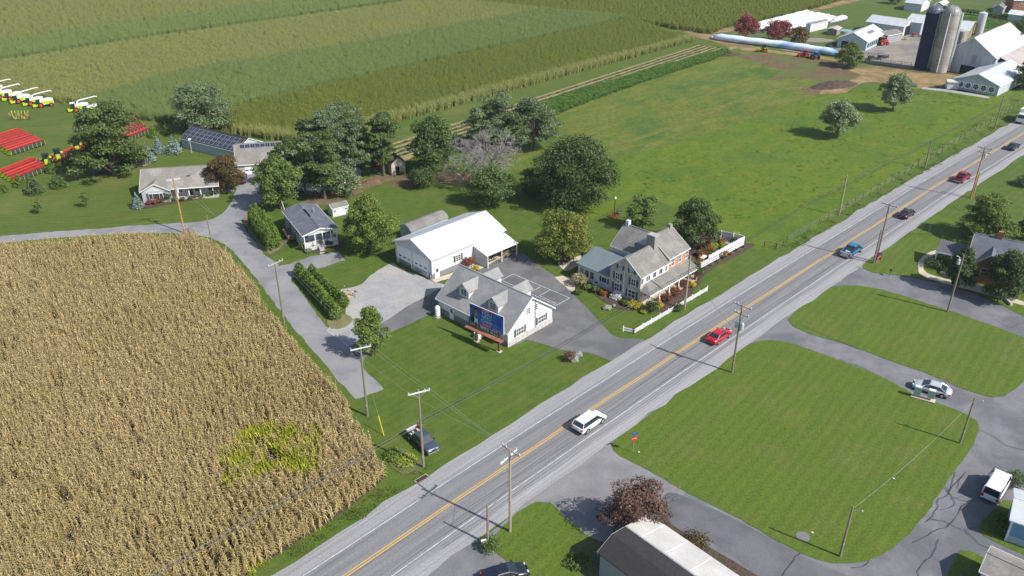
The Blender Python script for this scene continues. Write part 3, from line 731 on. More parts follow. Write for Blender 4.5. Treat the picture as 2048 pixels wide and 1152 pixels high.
# picnic tables under the lean-to
def picnic(x, y, a, lab):
    q = b.W_(x, y, .1); t = empty('picnic_table', q, b.ang + a, lab, 'table', 'picnic tables at the lean-to')
    for i in range(4): MB().box(-.9, .9, -.36 + i * .19, -.20 + i * .19, .70, .75).build('board', Wood, t)
    for sgn in (-1, 1):
        MB().box(-.9, .9, sgn * .75 - .13, sgn * .75 + .13, .42, .47).build('bench', Wood, t)
        mb = MB(); mb.box(sgn * .6 - .04, sgn * .6 + .04, -.8, .8, .36, .41); mb.box(sgn * .6 - .04, sgn * .6 + .04, -.3, -.22, 0, .7); mb.box(sgn * .6 - .04, sgn * .6 + .04, .22, .3, 0, .7); mb.build('leg', Wood, t)
picnic(12.0, -1.6, 0, 'wooden picnic table in the middle of the white lean-to')
picnic(15.2, -2.2, .3, 'wooden picnic table at the far end of the white lean-to')
# ---- low gambrel shed behind
b = B('gambrel_shed', 'low pale shed with rounded grey roof behind the white garage', 'shed', (800, 453), (822, 464), (897, 435), 2.0, inset=.1)
b.walls(W_lblue, 0)
mb = MB(); prof = [(-.2, 1.95), (b.W * .2, 2.75), (b.W * .5, 3.05), (b.W * .8, 2.75), (b.W + .2, 1.95)]
v = [(-.15, y, z) for y, z in prof] + [(b.L + .15, y, z) for y, z in prof]
mb.add(v, [(i, i + 1, i + 6, i + 5) for i in range(4)] + [(0, 1, 2, 3, 4), (5, 6, 7, 8, 9)]); mb.build('roof', Rf_grey, b.root)
mb = MB(); mb.add([(-.18, y, z - .02) for y, z in prof] + [(-.21, y, z - .02) for y, z in prof], [(0, 1, 2, 3, 4), (5, 6, 7, 8, 9)]); mb.build('gable_wall', W_lblue, b.root)
b.window('x0', b.W * .4, .9, .5, .7)
# ---- double-wide mobile home with porch
b = B('mobile_home', 'grey-blue mobile home with slate roof and white screened front porch', 'house', (562, 422.5), (605, 473), (676.7, 457.7), 3.25, inset=.25)
L_, W_ = b.L, b.W
b.walls(W_lblue, .8, 'y', y0=2.6); b.roof(Rf_slate, .8, 'y', ov=.3, ove=.25, y0=0)
b.box('porch_floor', 0, L_, 0, 2.6, .75, .9, Conc)
mb = MB(); mb.box(0, L_, -.05, 0, 0, .75); mb.box(-.05, 0, 0, W_, 0, .7); mb.box(L_, L_ + .05, 0, W_, 0, .7); mb.build('skirting', W_white, b.root)
for x in (.08, 2.05, 3.45, 5.0, L_ - .08): b.box('post', x - .07, x + .07, .02, .16, .9, 3.2, W_trim)
for x0, x1 in ((.15, 2.0), (3.5, 4.95), (5.05, L_ - .15)): b.box('railing_panel', x0, x1, .04, .1, .9, 1.65, W_white)
mb = MB(); mb.add([(0, .06, 3.0), (L_, .06, 3.0), (L_, .06, 3.2), (L_ / 2, .06, 4.0), (0, .06, 3.2), (0, .12, 3.0), (L_, .12, 3.0), (L_, .12, 3.2), (L_ / 2, .12, 4.0), (0, .12, 3.2)],
    [(0, 1, 2, 3, 4), (9, 8, 7, 6, 5), (0, 1, 6, 5)]); mb.build('porch_gable', W_white, b.root)
class Bo: pass
sv = b.W
mb = MB()
for x in (1.0, 4.2, 5.6): mb.box(x - .5, x + .5, 2.55, 2.6, 1.5, 2.6)
mb.build('window', Glass, b.root)
b.box('door', 2.4, 3.2, 2.54, 2.6, .9, 2.9, W_trim)
for t in (1.2, 3.4, 6.0, 8.0, 9.4): b.window('x0', t, 1.6, .8, 1.1, t in (3.4, 8.0), 1, 2)
st_ = MB()
for i in range(4): st_.box(2.35, 3.25, -1.3 + i * .3, -.06, .0 + i * .2, .2 + i * .2)
st_.build('front_steps', Conc, b.root)
for x in (2.3, 3.3):
    mb = MB(); mb.tube([(x, 0, 1.7), (x, -1.3, .95)], .03, 5); mb.tube([(x, -1.3, 0), (x, -1.3, .95)], .03, 5); mb.build('handrail', Steel, b.root)
mb = MB(); mb.box(-1.6, -.06, 5.2, 8.6, .55, .7); o = mb.build('side_deck', Wood, b.root)
for i in range(4): MB().box(-2.6 + i * .26, -1.6, 5.3, 6.3, 0, .15 + .13 * i).build('side_step', Wood, b.root)
for y in (5.25, 8.55): 
    mb = MB(); mb.box(-1.6, -.1, y - .04, y + .04, .7, 1.5); mb.build('deck_rail', Wood, b.root)
mb = MB(); mb.box(-1.62, -1.54, 6.3, 8.6, .7, 1.5); mb.build('deck_rail', Wood, b.root)
for x, y in ((4.6, 8.6), (4.5, 7.9)):
    mb = MB(); mb.lathe([(.09, 3.2), (.09, 4.35), (.16, 4.4), (.16, 4.5)], 8); mb.build('roof_vent', Steel, b.root, loc=(x, y, 0))
b.box('ridge_vent', L_ / 2 - .15, L_ / 2 + .15, 5.5, 9.5, 4.1, 4.24, Rf_dark)
# ---- little white shed
b = B('garden_shed', 'small white garden shed with double doors beside the mobile home', 'shed', (655, 409.5), (664, 418.7), (697.5, 410.4), 1.75, inset=.12)
b.walls(W_white, .55, 'x'); b.roof(Rf_grey, .55, 'x', ov=.12, ove=.1, th=.08)
for t in (1.35, 1.85): b.door('y0', t, .48, 1.45, W_trim, .05, False)
b.window('y0', .5, 1.0, .35, .35, False, 1, 1); b.window('y0', 2.8, 1.0, .35, .35, False, 1, 1)
b.box('plinth', -.2, b.L + .2, -.25, 0, 0, .12, Conc)
# ---- ranch house (left)
o = at(278, 381, 2.7); e = at(421, 371, 2.7)
b = B('ranch_house', 'long stone ranch house with weathered grey-brown roof and front porch', 'house', (280, 332), (278, 381), (421, 371.5), 2.7, inset=.3, dims=(15.6, 9.4))
L_, W_ = b.L, b.W
b.walls(W_block, 2.6, 'x', y0=1.6, y1=W_); 
mb = MB()  # roof with deeper front slope over the porch
b.roof(Rf_brown, 2.75, 'x', ov=.35, ove=.3, y0=0)
b.box('gable_side_wall', L_ - .02, L_ + .04, 1.6, W_, 0, 2.6, W_stoneb)
b.box('chimney', L_ + .05, L_ + .75, W_ / 2 - .9, W_ / 2 + .3, 0, 6.4, W_stoneb)
# projecting front gable
gx0, gx1 = .2, 5.6
mb = MB(); v = [(gx0, -.9, 0), (gx1, -.9, 0), (gx1, -.9, 2.6), ((gx0 + gx1) / 2, -.9, 4.0), (gx0, -.9, 2.6)]
v += [(a, 3.5, c) for a, q, c in v]
mb.add(v, [(0, 1, 2, 3, 4), (0, 1, 6, 5), (1, 2, 7, 6), (4, 0, 5, 9), (2, 3, 8, 7), (3, 4, 9, 8)]); mb.build('front_wing', W_block, b.root)
mb = MB(); v2 = [(gx0 - .35, -1.2, 2.45), ((gx0 + gx1) / 2, -1.2, 4.08), (gx1 + .35, -1.2, 2.45)]
v = v2 + [(a, 3.4, c) for a, q, c in v2]; v += [(a, q, c + .12) for a, q, c in v]
mb.add(v, [(0, 1, 4, 3), (1, 2, 5, 4), (6, 7, 10, 9), (7, 8, 11, 10), (0, 1, 7, 6), (1, 2, 8, 7), (0, 3, 9, 6), (2, 5, 11, 8)]); mb.build('wing_roof', Rf_brown, b.root)
mb = MB()
v = [(v2[0][0], -1.22, 2.42), (v2[1][0], -1.22, 4.05), (v2[2][0], -1.22, 2.42), (v2[2][0], -1.22, 2.6), (v2[1][0], -1.22, 4.22), (v2[0][0], -1.22, 2.6)]
mb.add(v + [(a, -1.27, c) for a, q, c in v], [(0, 1, 4, 5), (1, 2, 3, 4), (6, 7, 10, 11), (7, 8, 9, 10)]); mb.build('trim', W_trim, b.root)
mb = MB(); mb.add([(gx0, -.93, 2.45), (gx1, -.93, 2.45), (gx1, -.93, 2.6), (2.9, -.93, 3.95), (gx0, -.93, 2.6)], [(0, 1, 2, 3, 4)]); mb.build('gable_siding', W_white, b.root)
class _f: pass
wm = MB()
wm.box(1.5, 4.3, -.98, -.92, .8, 2.1)
wo = wm.build('picture_window', W_trim, b.root)
for x0, x1 in ((1.58, 2.2), (2.28, 3.55), (3.63, 4.22)): MB().box(x0, x1, -1.0, -.97, .9, 2.0).build('pane', Glass, wo)
for x0 in (1.05, 4.35): b.box('shutter', x0, x0 + .4, -.97, -.92, .8, 2.1, Shut)
for x in (6.9, 9.2, 11.5, 14.0): b.box('post', x - .09, x + .09, .05, .2, 0, 2.6, W_trim)
b.box('porch_slab', 5.7, L_ - .1, -.3, 1.6, 0, .3, Conc)
for x in (7.2, 10.6, 13.3):
    q = MB(); q.box(x - .55, x + .55, 1.54, 1.6, .9, 2.1); q2 = q.build('window', W_trim, b.root); MB().box(x - .47, x + .47, 1.51, 1.55, .98, 2.02).build('pane', Glass, q2)
b.box('door', 8.8, 9.7, 1.54, 1.6, .3, 2.35, Dark)
b.box('skylight', 8.9, 9.6, 2.1, 2.9, 4.02, 4.35, PVb)
RAN = b
# ---- long shed with solar roof and the garage wing
sA = at(361.5, 276, 2.4); sB = at(459, 300, 2.4)
b = B('solar_shed', 'long pale blue shed with rows of solar panels on its roof', 'shed', (361.5, 276), (361.5, 276), (459, 300), 2.4, inset=0, dims=(18.9, 8.2))
b.walls(W_lblue, 2.0, 'x'); b.roof(Rf_dark, 2.0, 'x', ov=.25, ove=.2, th=.1)
import itertools
pan = None
def panel_mesh(w_, h_):
    mb = MB(); mb.box(0, w_, 0, h_, 0, .04, 0); mb.box(.04, w_ - .04, .04, h_ - .04, .04, .045, 1); mb.box(w_ / 2 - .012, w_ / 2 + .012, .04, h_ - .04, .045, .048, 0)
    me = mb.mesh('solar_panel'); me.materials.append(PVf); me.materials.append(PVb); return me
pm_ = panel_mesh(1.5, 1.12)
sl = math.atan2(2.0, b.W / 2)
for i in range(12):
    for j in range(3):
        y = .1 + j * 1.28 * math.cos(sl); z = 2.4 + y * math.tan(sl) + .14
        link('solar_panel', pm_, None, b.root, (.35 + i * 1.53, y, z), (sl, 0, 0))
b.box('siding_trim', -.03, b.L + .03, -.03, 0, 0, .3, W_block)
b = B('garage_wing', 'grey-brown roofed garage with one row of solar panels at its ridge', 'garage', (462, 285), (470, 329.5), (561, 323), 2.6, inset=.2, dims=(10.4, 8.4))
b.walls(W_stoneb, 3.2, 'x'); b.roof(Rf_brown, 3.2, 'x', ov=.35, ove=.25)
sl = math.atan2(3.2, b.W / 2)
pm2 = panel_mesh(1.05, 1.0)
for i in range(8):
    y = b.W / 2 - 1.05; z = 2.6 + y * math.tan(sl) + .24
    link('solar_panel', pm2, None, b.root, (1.0 + i * 1.1, y, z), (sl, 0, 0))
b.garage_door('y0', 3.0, 2.6, 2.1); b.garage_door('y0', 6.4, 2.6, 2.1)
b.door('y0', 8.9, .9, 2.0, Dark, 0, False)
# ---- farmhouse: stone block, brick block, back wing, metal-roofed wing, wrap porch
b = B('farmhouse', 'old farmhouse of grey stone and orange brick with grey roofs and a long porch', 'house', (1215, 530), (1283, 556), (1334, 520), 5.0, inset=.2, dims=(8.0, 6.5), ang=R(45.5))
L_, W_ = b.L, b.W
FH = b
b.walls(W_stone, 2.35, 'x', name='stone_wall'); b.roof(Rf_grey, 2.35, 'x', ov=.25, ove=.2, th=.12)
for t, z, w_, h_ in ((1.5, .85, .85, 1.3), (1.5, 2.95, .8, 1.15), (4.5, .75, 1.35, 1.25), (4.7, 2.95, .8, 1.15), (1.95, 5.0, .5, .65), (4.2, 5.0, .5, .65)):
    b.window('x0', t, z, w_, h_, True, 2, 2)
fw = MB(); fw.box(.1, L_, -.03, 0, 3.4, 4.95); fw.build('front_siding', W_white, b.root)
for t in (1.0, 2.8, 4.5, 6.2): b.window('y0', t, 3.7, .6, .95, True, 2, 2)
b.box('downspout', -.12, -.02, 3.2, 3.3, 0, 5.0, W_trim)
# brick block continues the front, taller
bx0, bx1 = L_ + .02, 13.3
zb = 5.6
b.walls(W_brickp, 2.6, 'x', x0=bx0, x1=bx1, y0=0.05, y1=7.75, zE=zb, name='brick_wall')
b.roof(Rf_grey, 2.6, 'x', ov=.25, ove=.12, th=.12, x0=bx0, x1=bx1, y0=.05, y1=7.75, zE=zb)
b.box('gable_end_wall', bx0 - .05, bx0 - .01, .1, 7.7, 4.0, 5.6, W_white)
mb = MB(); mb.add([(bx0 - .04, .1, 5.58), (bx0 - .04, 7.7, 5.58), (bx0 - .04, 3.9, 8.17)], [(0, 1, 2)]); mb.build('gable_plaster', W_white, b.root)
sL = b.L
for t in (bx0 + 1.1, bx0 + 3.1, bx0 + 5.1): 
    b.window('y0', t, 3.9, .7, 1.3, False, 2, 2)
# chimneys
b.box('chimney', L_ - 1.35, L_ - .15, W_ / 2 - .8, W_ / 2 + .75, 6.2, 9.1, BrickC)
b.box('chimney_cap', L_ - 1.41, L_ - .09, W_ / 2 - .86, W_ / 2 + .81, 9.1, 9.22, Conc)
b.box('chimney', bx1 - .8, bx1 - .15, 3.6, 4.2, 7.9, 8.9, BrickC)
# back wing (ridge at right angles)
wx0, wx1, wy0, wy1 = 6.1, 13.2, 4.5, 10.7
b.walls(W_white, 2.75, 'y', x0=wx0, x1=wx1, y0=wy0, y1=wy1, zE=5.0, name='back_wall')
b.roof(Rf_grey, 2.75, 'y', ov=.25, ove=.2, th=.12, x0=wx0, x1=wx1, y0=wy0, y1=wy1, zE=5.0)
b.box('chimney', (wx0 + wx1) / 2 - .35, (wx0 + wx1) / 2 + .35, wy1 - .8, wy1 - .15, 7.3, 8.6, W_white)
# seam-metal wing to the left/back of the stone gable
mx0, mx1, my0, my1 = .2, 6.05, W_ + .05, 13.1
b.walls(W_white, 0, x0=mx0, x1=mx1, y0=my0, y1=my1, zE=2.75, name='side_wing_wall')
k2 = 1.5 / ((mx1 - mx0 + .6)); xm = mx0 + (mx1 - mx0) * .78
mb = MB()
v = [(mx0 - .35, my0, 2.75), (mx0 - .35, my1 + .3, 2.75), (xm, my1 + .3, 4.2), (xm, my0, 4.2), (mx1 + .3, my1 + .3, 3.5), (mx1 + .3, my0, 3.5)]
v += [(a, q, c + .08) for a, q, c in v]
mb.add(v, [(0, 1, 2, 3), (6, 7, 8, 9), (3, 2, 4, 5), (9, 8, 10, 11), (0, 1, 7, 6), (0, 3, 9, 6), (1, 2, 8, 7), (2, 4, 10, 8), (3, 5, 11, 9), (4, 5, 11, 10)])
rf = mb.build('seam_metal_roof', Rf_green, b.root)
y = my0 + .3
sl2 = math.atan2(4.2 - 2.75, xm - mx0 + .35); ln = math.hypot(4.2 - 2.75, xm - mx0 + .35)
sm = MB(); sm.box(0, ln, -.02, .02, 0, .05); sme = sm.mesh('seam'); sme.materials.append(Rf_green)
while y < my1 + .2:
    link('seam', sme, None, rf, (mx0 - .35, y, 2.83), (0, -sl2, 0)); y += .5
mb = MB(); mb.add([(mx0 + .02, my1, 2.7), (mx1, my1, 2.7), (mx1, my1, 3.5), (xm, my1, 4.15)], [(0, 1, 2, 3)]); mb.build('wing_gable', W_white, b.root)
def wx(t, z, w_, h_, sh, cols, rows):
    s0 = b.W; 
    mbx = MB(); yy = my1 - t
    mbx.box(mx0 - .06, mx0, yy - w_ / 2 - .08, yy + w_ / 2 + .08, z - .08, z + h_ + .08); o = mbx.build('window', W_trim, b.root)
    for i in range(cols):
        a = yy - w_ / 2 + w_ * i / cols; MB().box(mx0 - .08, mx0 - .05, a + .03, a + w_ / cols - .03, z, z + h_).build('pane', Glass, o)
    if sh:
        for sg in (-1, 1): c_ = yy + sg * (w_ / 2 + .3); MB().box(mx0 - .05, mx0, c_ - .18, c_ + .18, z - .05, z + h_ + .05).build('shutter', Shut, b.root)
wx(.9, .9, .8, 1.3, False, 2, 1); wx(2.0, .9, .8, 1.3, False, 2, 1); wx(3.1, .9, .8, 1.3, False, 2, 1); wx(5.7, 1.2, 1.0, .9, True, 2, 1)
# long porch roof with hipped end
py0, pz0, pz1 = -2.1, 2.35, 3.3
mb = MB()
v = [(-.2, -.05, pz0 + .1), (-.2, py0, pz0), (bx1 + .3, py0, pz0), (bx1 + .3, -.05, pz1), (1.6, -.05, pz1)]
v += [(a, q, c + .1) for a, q, c in v]
mb.add(v, [(0, 1, 4), (1, 2, 3, 4), (5, 6, 9), (6, 7, 8, 9), (0, 1, 6, 5), (1, 2, 7, 6), (2, 3, 8, 7)])
mb.build('porch_roof', Rf_grey, b.root)
b.box('porch_fascia', -.2, bx1 + .3, py0 - .05, py0, pz0 - .12, pz0 + .09, W_trim)
b.box('porch_floor', 0, bx1, py0 + .1, -.03, 0, .25, G_conc)
for i, x in enumerate((.0, 2.7, 5.4, 8.1, 10.8, bx1)):
    b.box('porch_post', x - .08, x + .08, py0 + .1, py0 + .26, 1.0, pz0, W_trim)
    b.box('brick_pier', x - .22, x + .22, py0, py0 + .42, 0, 1.0, W_brickp)
mb = MB(); mb.box(3.5, 4.4, -.08, 0, .25, 2.3); mb.build('door', W_trim, b.root)
for x in (1.6, 6.4, 9.6, 12.4):
    q = MB(); q.box(x - .5, x + .5, -.06, 0, .9, 2.2); q2 = q.build('window', W_trim, b.root); MB().box(x - .42, x + .42, -.085, -.055, .98, 2.12).build('pane', Glass, q2)
# ---- gable trailer home at the bottom edge
rA = at(1252, 1055, 3.9); rB = at(1299, 1030, 3.0); rC = at(1224.5, 1070, 4.2); rD = at(1194, 1106, 3.2)
u = (rD - rB).to_2d(); uy = -u.normalized()        # across, from dark eave to white eave
ux = Vector((uy.y, -uy.x))                          # along the home, down-right
o = rD.to_2d(); a_ = math.atan2(ux.y, ux.x)
t = empty('trailer_home', (o.x, o.y, 0), a_, 'trailer home with half charcoal and half white roof at the bottom edge', 'house')
Wd = (rB - rD).to_2d().length; yr = (rC - rD).to_2d().length; yw = (rA - rD).to_2d().length; LL = 22
print('trailer', Wd, yr, yw, math.degrees(a_))
mb = MB(); v = [(.25, .25, 0), (.25, yw, 0), (.25, yw, 3.75), (.25, yr, 4.1), (.25, .25, 3.15)]; v += [(LL, q, c) for a, q, c in v]
mb.add(v, [(0, 1, 2, 3, 4), (5, 6, 7, 8, 9), (0, 1, 6, 5), (1, 2, 7, 6), (4, 0, 5, 9), (2, 3, 8, 7), (3, 4, 9, 8)]); mb.build('wall', W_grey, t)
def slab(name, pts, m, th=.1, par=t):
    mb = MB(); n_ = len(pts); v = pts + [(a, q, c + th) for a, q, c in pts]
    mb.add(v, [tuple(range(n_)), tuple(range(n_, 2 * n_))] + [(i, (i + 1) % n_, n_ + (i + 1) % n_, n_ + i) for i in range(n_)]); return mb.build(name, m, par)
slab('dark_roof', [(0, 0, 3.2), (LL, 0, 3.2), (LL, yr, 4.2), (0, yr, 4.2)], Rf_dark)
slab('dark_roof', [(0, yr, 4.2), (LL, yr, 4.2), (LL, yw, 3.9), (0, yw, 3.9)], Rf_dark)
slab('white_roof', [(0, yw + .02, 3.95), (LL, yw + .02, 3.95), (LL, Wd, 3.0), (0, Wd, 3.0)], Rf_whiteflat)
mb = MB(); mb.box(.3, LL, yw, Wd - .3, 0, 3.0); mb.build('extension_wall', W_white, t)
slab('roof_flashing', [(0, yw - .08, 4.03), (LL, yw - .08, 4.03), (LL, yw + .08, 4.06), (0, yw + .08, 4.06)], Steel, .04)
mb = MB(); mb.box(0 - .04, 0, .1, Wd - .1, 2.9, 3.1); mb.build('trim', W_trim, t)
mb = MB(); mb.add([(-.04, 0, 3.1), (-.04, yr, 4.1), (-.04, yw, 3.8), (-.04, Wd, 2.9), (-.04, Wd, 3.1), (-.04, yw, 4.0), (-.04, yr, 4.3), (-.04, 0, 3.3)], [(0, 1, 6, 7), (1, 2, 5, 6), (2, 3, 4, 5)]); mb.build('gable_trim', W_trim, t)
for x in range(2, 21, 3): slab('roof_panel_joint', [(x, yw + .1, 3.93), (x + .05, yw + .1, 3.93), (x + .05, Wd - .05, 3.03), (x, Wd - .05, 3.03)], W_trim, .13)
TR = (o, ux, uy, Wd)
def trp(x, y, z=0): q = TR[0] + TR[1] * x + TR[2] * y; return Vector((q.x, q.y, z))
st2 = empty('concrete_steps', trp(5.6, Wd + .3, .06), a_, 'brick landing between two grey concrete blocks beside the white roof', 'steps')
MB().box(0, 1.1, 0, 1.3, 0, .7).build('block', Conc, st2); MB().box(2.9, 4.0, 0, 1.3, 0, .7).build('block', Conc, st2)
MB().box(1.1, 2.9, .1, 1.2, 0, .35).build('landing', mat('orange_tile', (.45, .17, .06), (.38, .14, .06), 3, rough=.8), st2)
# ---- pale blue trailer and brown-roofed house, bottom right
def simple(name, lab, cat, o, ang, L1, W1, zE, rise, wall, roof_, axis='x', ov=.25, trim=W_trim):
    bb = B.__new__(B); bb.L, bb.W, bb.zE, bb.ang = L1, W1, zE, ang
    bb.u = Vector((math.cos(ang), math.sin(ang))); bb.vv = Vector((-bb.u.y, bb.u.x)); bb.o = Vector((o[0], o[1]))
    bb.root = empty(name, (o[0], o[1], 0), ang, lab, cat)
    bb.walls(wall, rise, axis); bb.roof(roof_, rise, axis, ov=ov, ove=ov, trim=trim)
    return bb
q = at(2009, 1081)
b = simple('blue_trailer_home', 'sky blue trailer home with pale grey roof at the right edge', 'house', (q.x, q.y), R(-32), 18, 5.2, 3.0, .8, mat('sky_blue_siding', (.16, .33, .45), (.14, .29, .41), 1, rough=.6), Rf_tin)
b.box('skirting', -.03, b.L, -.05, 0, 0, .9, W_lblue)
b.box('corner_trim', -.05, .15, -.07, 0, 0, 3.0, W_trim)
q = at(1965, 1143, 2.5)
b = simple('brown_roof_home', 'low home with weathered brown shingle roof at the lower right corner', 'house', (q.x, q.y), R(-41), 18, 3.9, 2.5, .75, W_white, Rf_brown)
# ---- brick house, right
q = at(1948, 560, 0)
b = simple('brick_house', 'red brick house with charcoal roof and chimney half hidden by two trees', 'house', (at(1926, 556).x, at(1926, 556).y), R(-32), 16.5, 9.5, 3.4, 3.0, W_brick, Rf_slate)
BH = b
b.box('chimney', 3.2, 3.9, b.W / 2 - .3, b.W / 2 + .4, 5.6, 7.7, W_brick)
# front cross gable
mb = MB(); v = [(1.0, -.7, 0), (5.2, -.7, 0), (5.2, -.7, 3.5), (3.1, -.7, 5.4), (1.0, -.7, 3.5)]; v += [(a, 3.2, c) for a, q_, c in v]
mb.add(v, [(0, 1, 2, 3, 4), (1, 2, 7, 6), (4, 0, 5, 9), (2, 3, 8, 7), (3, 4, 9, 8)]); mb.build('front_wing', W_brick, b.root)
slab('wing_roof', [(.6, -1.0, 3.2), (3.1, -1.0, 5.45), (3.1, 3.8, 5.45), (.6, 3.2, 3.2)], Rf_slate, .12, b.root)
slab('wing_roof', [(5.6, -1.0, 3.2), (3.1, -1.0, 5.45), (3.1, 3.8, 5.45), (5.6, 3.2, 3.2)], Rf_slate, .12, b.root)
mb = MB(); mb.add([(.6, -1.03, 3.15), (3.1, -1.03, 5.4), (5.6, -1.03, 3.15), (5.6, -1.03, 3.35), (3.1, -1.03, 5.6), (.6, -1.03, 3.35)], [(0, 1, 4, 5), (1, 2, 3, 4)]); mb.build('trim', W_trim, b.root)
q2 = MB(); q2.box(2.2, 4.0, -.77, -.7, 1.5, 2.9); wo = q2.build('window', W_trim, b.root)
for x0, x1 in ((2.28, 3.05), (3.15, 3.92)): 
    for z0 in (1.58, 2.25): MB().box(x0, x1, -.8, -.75, z0, z0 + .58).build('pane', Glass, wo)
# porch with ribbed roof at the left
slab('porch_roof', [(-5.2, 2.2, 2.7), (-.1, 2.2, 2.7), (-.1, 6.6, 3.3), (-5.2, 6.6, 3.3)], Rf_purp, .1, b.root)
for i in range(13): slab('seam', [(-5.1 + i * .4, 2.2, 2.81), (-5.05 + i * .4, 2.2, 2.81), (-5.05 + i * .4, 6.6, 3.41), (-5.1 + i * .4, 6.6, 3.41)], Rf_purp, .05, b.root)
b.box('porch_trim', -5.25, -.1, 2.12, 2.18, 2.6, 2.8, W_trim)
for x in (-5.0, -2.6, -.3): b.box('porch_post', x - .1, x + .1, 2.3, 2.5, 0, 2.7, W_trim)
slab('back_porch_roof', [(.6, 8.6, 3.6), (4.2, 8.6, 3.6), (4.2, 11.4, 3.1), (.6, 11.4, 3.1)], Rf_purp, .1, b.root)
slab('dormer_wall', [(.4, 7.6, 3.3), (4.0, 7.6, 3.3), (4.0, 7.9, 3.3), (.4, 7.9, 3.3)], W_white, 1.5, b.root)
b.box('white_side_wing', b.L - 3.4, b.L + .1, -1.2, -.02, 0, 3.2, W_white)
for x in (7.0, 9.6): b.window('y0', x, 1.2, 1.0, 1.3, False, 2, 2)
# retaining wall along the garden
def wallstrip(name, lab, cat, pts, h_, th, m, z=0, group=None):
    pts = [at(*p) for p in pts]; o0 = pts[0]; root = empty(name, (o0.x, o0.y, z), 0, lab, cat, group)
    mb = MB()
    for a, c_ in zip(pts, pts[1:]):
        d = (c_ - a).normalized(); nn = Vector((-d.y, d.x, 0)) * th / 2; a = a - o0; c_ = c_ - o0
        v = [a + nn, c_ + nn, c_ - nn, a - nn]; v = [Vector((p.x, p.y, 0)) for p in v] + [Vector((p.x, p.y, h_)) for p in v]
        mb.add(v, [(0, 3, 2, 1), (4, 5, 6, 7), (0, 1, 5, 4), (1, 2, 6, 5), (2, 3, 7, 6), (3, 0, 4, 7)])
    mb.build('wall_course', m, root); return root
wallstrip('retaining_wall', 'low pale stone retaining wall along the brick house garden', 'wall', [(1880, 548), (1912, 560), (1960, 578), (1985, 592), (2010, 600), (2022, 612)], .45, .4, W_stoneb, Zi)
# ================================================================ CROPS
def leaf_strip(mb, base, az, L1, w_, rise, droop, mi=0, seg=2):
    """one arching blade"""
    d = Vector((math.cos(az), math.sin(az), 0)); sdv = Vector((-d.y, d.x, 0)) * w_
    pts = []
    for i in range(seg + 1):
        t = i / seg
        pts.append(Vector(base) + d * L1 * t * (1 - .15 * t) + Vector((0, 0, rise * t - droop * t * t)))
    vs = []
    for i, p in enumerate(pts):
        k = 1 - .75 * (i / seg); vs += [p - sdv * k / 2, p + sdv * k / 2]
    mb.add(vs, [(2 * i, 2 * i + 1, 2 * i + 3, 2 * i + 2) for i in range(seg)], mi)
def tint_faces(me, vals):
    a = me.attributes.new('tint', 'FLOAT', 'FACE'); a.data.foreach_set('value', np.array(vals, dtype=np.float32))
def proto(name, mb, tints, m):
    me = bpy.data.meshes.new(name); me.from_pydata(mb.v, [], mb.f); me.update(); tint_faces(me, tints); me.materials.append(m)
    return bpy.data.objects.new(name, me)     # never linked to the scene: only read by the scatter nodes
def scatter(name, P, rot, scl, protos, m, label, cat):
    me = bpy.data.meshes.new(name)
    me.vertices.add(len(P)); me.vertices.foreach_set('co', np.asarray(P, dtype=np.float32).ravel())
    a = me.attributes.new('rot', 'FLOAT_VECTOR', 'POINT'); a.data.foreach_set('vector', np.asarray(rot, dtype=np.float32).ravel())
    a = me.attributes.new('scl', 'FLOAT_VECTOR', 'POINT'); a.data.foreach_set('vector', np.asarray(scl, dtype=np.float32).ravel())
    P = np.asarray(P); f_ = .07
    dv = np.array([.5 + .9 * noise.noise(Vector((a * f_, b_ * f_, 4))) + .35 * noise.noise(Vector((a * .6, b_ * .6, 8))) for a, b_ in zip(P[:, 0], P[:, 1])])
    a = me.attributes.new('drift', 'FLOAT', 'POINT'); a.data.foreach_set('value', np.clip(dv, 0, 1).astype(np.float32))
    me.materials.append(m)
    o = bpy.data.objects.new(name, me); C.objects.link(o)
    ng = bpy.data.node_groups.new(name + '_scatter', 'GeometryNodeTree')
    ng.interface.new_socket('Geometry', in_out='INPUT', socket_type='NodeSocketGeometry')
    ng.interface.new_socket('Geometry', in_out='OUTPUT', socket_type='NodeSocketGeometry')
    N, Lk = ng.nodes, ng.links
    gi = N.new('NodeGroupInput'); go = N.new('NodeGroupOutput')
    j = N.new('GeometryNodeJoinGeometry')
    for q in protos:
        oi = N.new('GeometryNodeObjectInfo'); oi.inputs['Object'].default_value = q
        g2 = N.new('GeometryNodeGeometryToInstance'); Lk.new(oi.outputs['Geometry'], g2.inputs[0]); Lk.new(g2.outputs[0], j.inputs[0])
    ip = N.new('GeometryNodeInstanceOnPoints'); ip.inputs['Pick Instance'].default_value = True
    Lk.new(gi.outputs[0], ip.inputs['Points']); Lk.new(j.outputs[0], ip.inputs['Instance'])
    for nm, sk in (('rot', 'Rotation'), ('scl', 'Scale')):
        na = N.new('GeometryNodeInputNamedAttribute'); na.data_type = 'FLOAT_VECTOR'; na.inputs['Name'].default_value = nm
        Lk.new(na.outputs['Attribute'], ip.inputs[sk])
    Lk.new(ip.outputs[0], go.inputs[0])
    md = o.modifiers.new('scatter', 'NODES'); md.node_group = ng
    return tag(o, label, cat, kind='stuff')

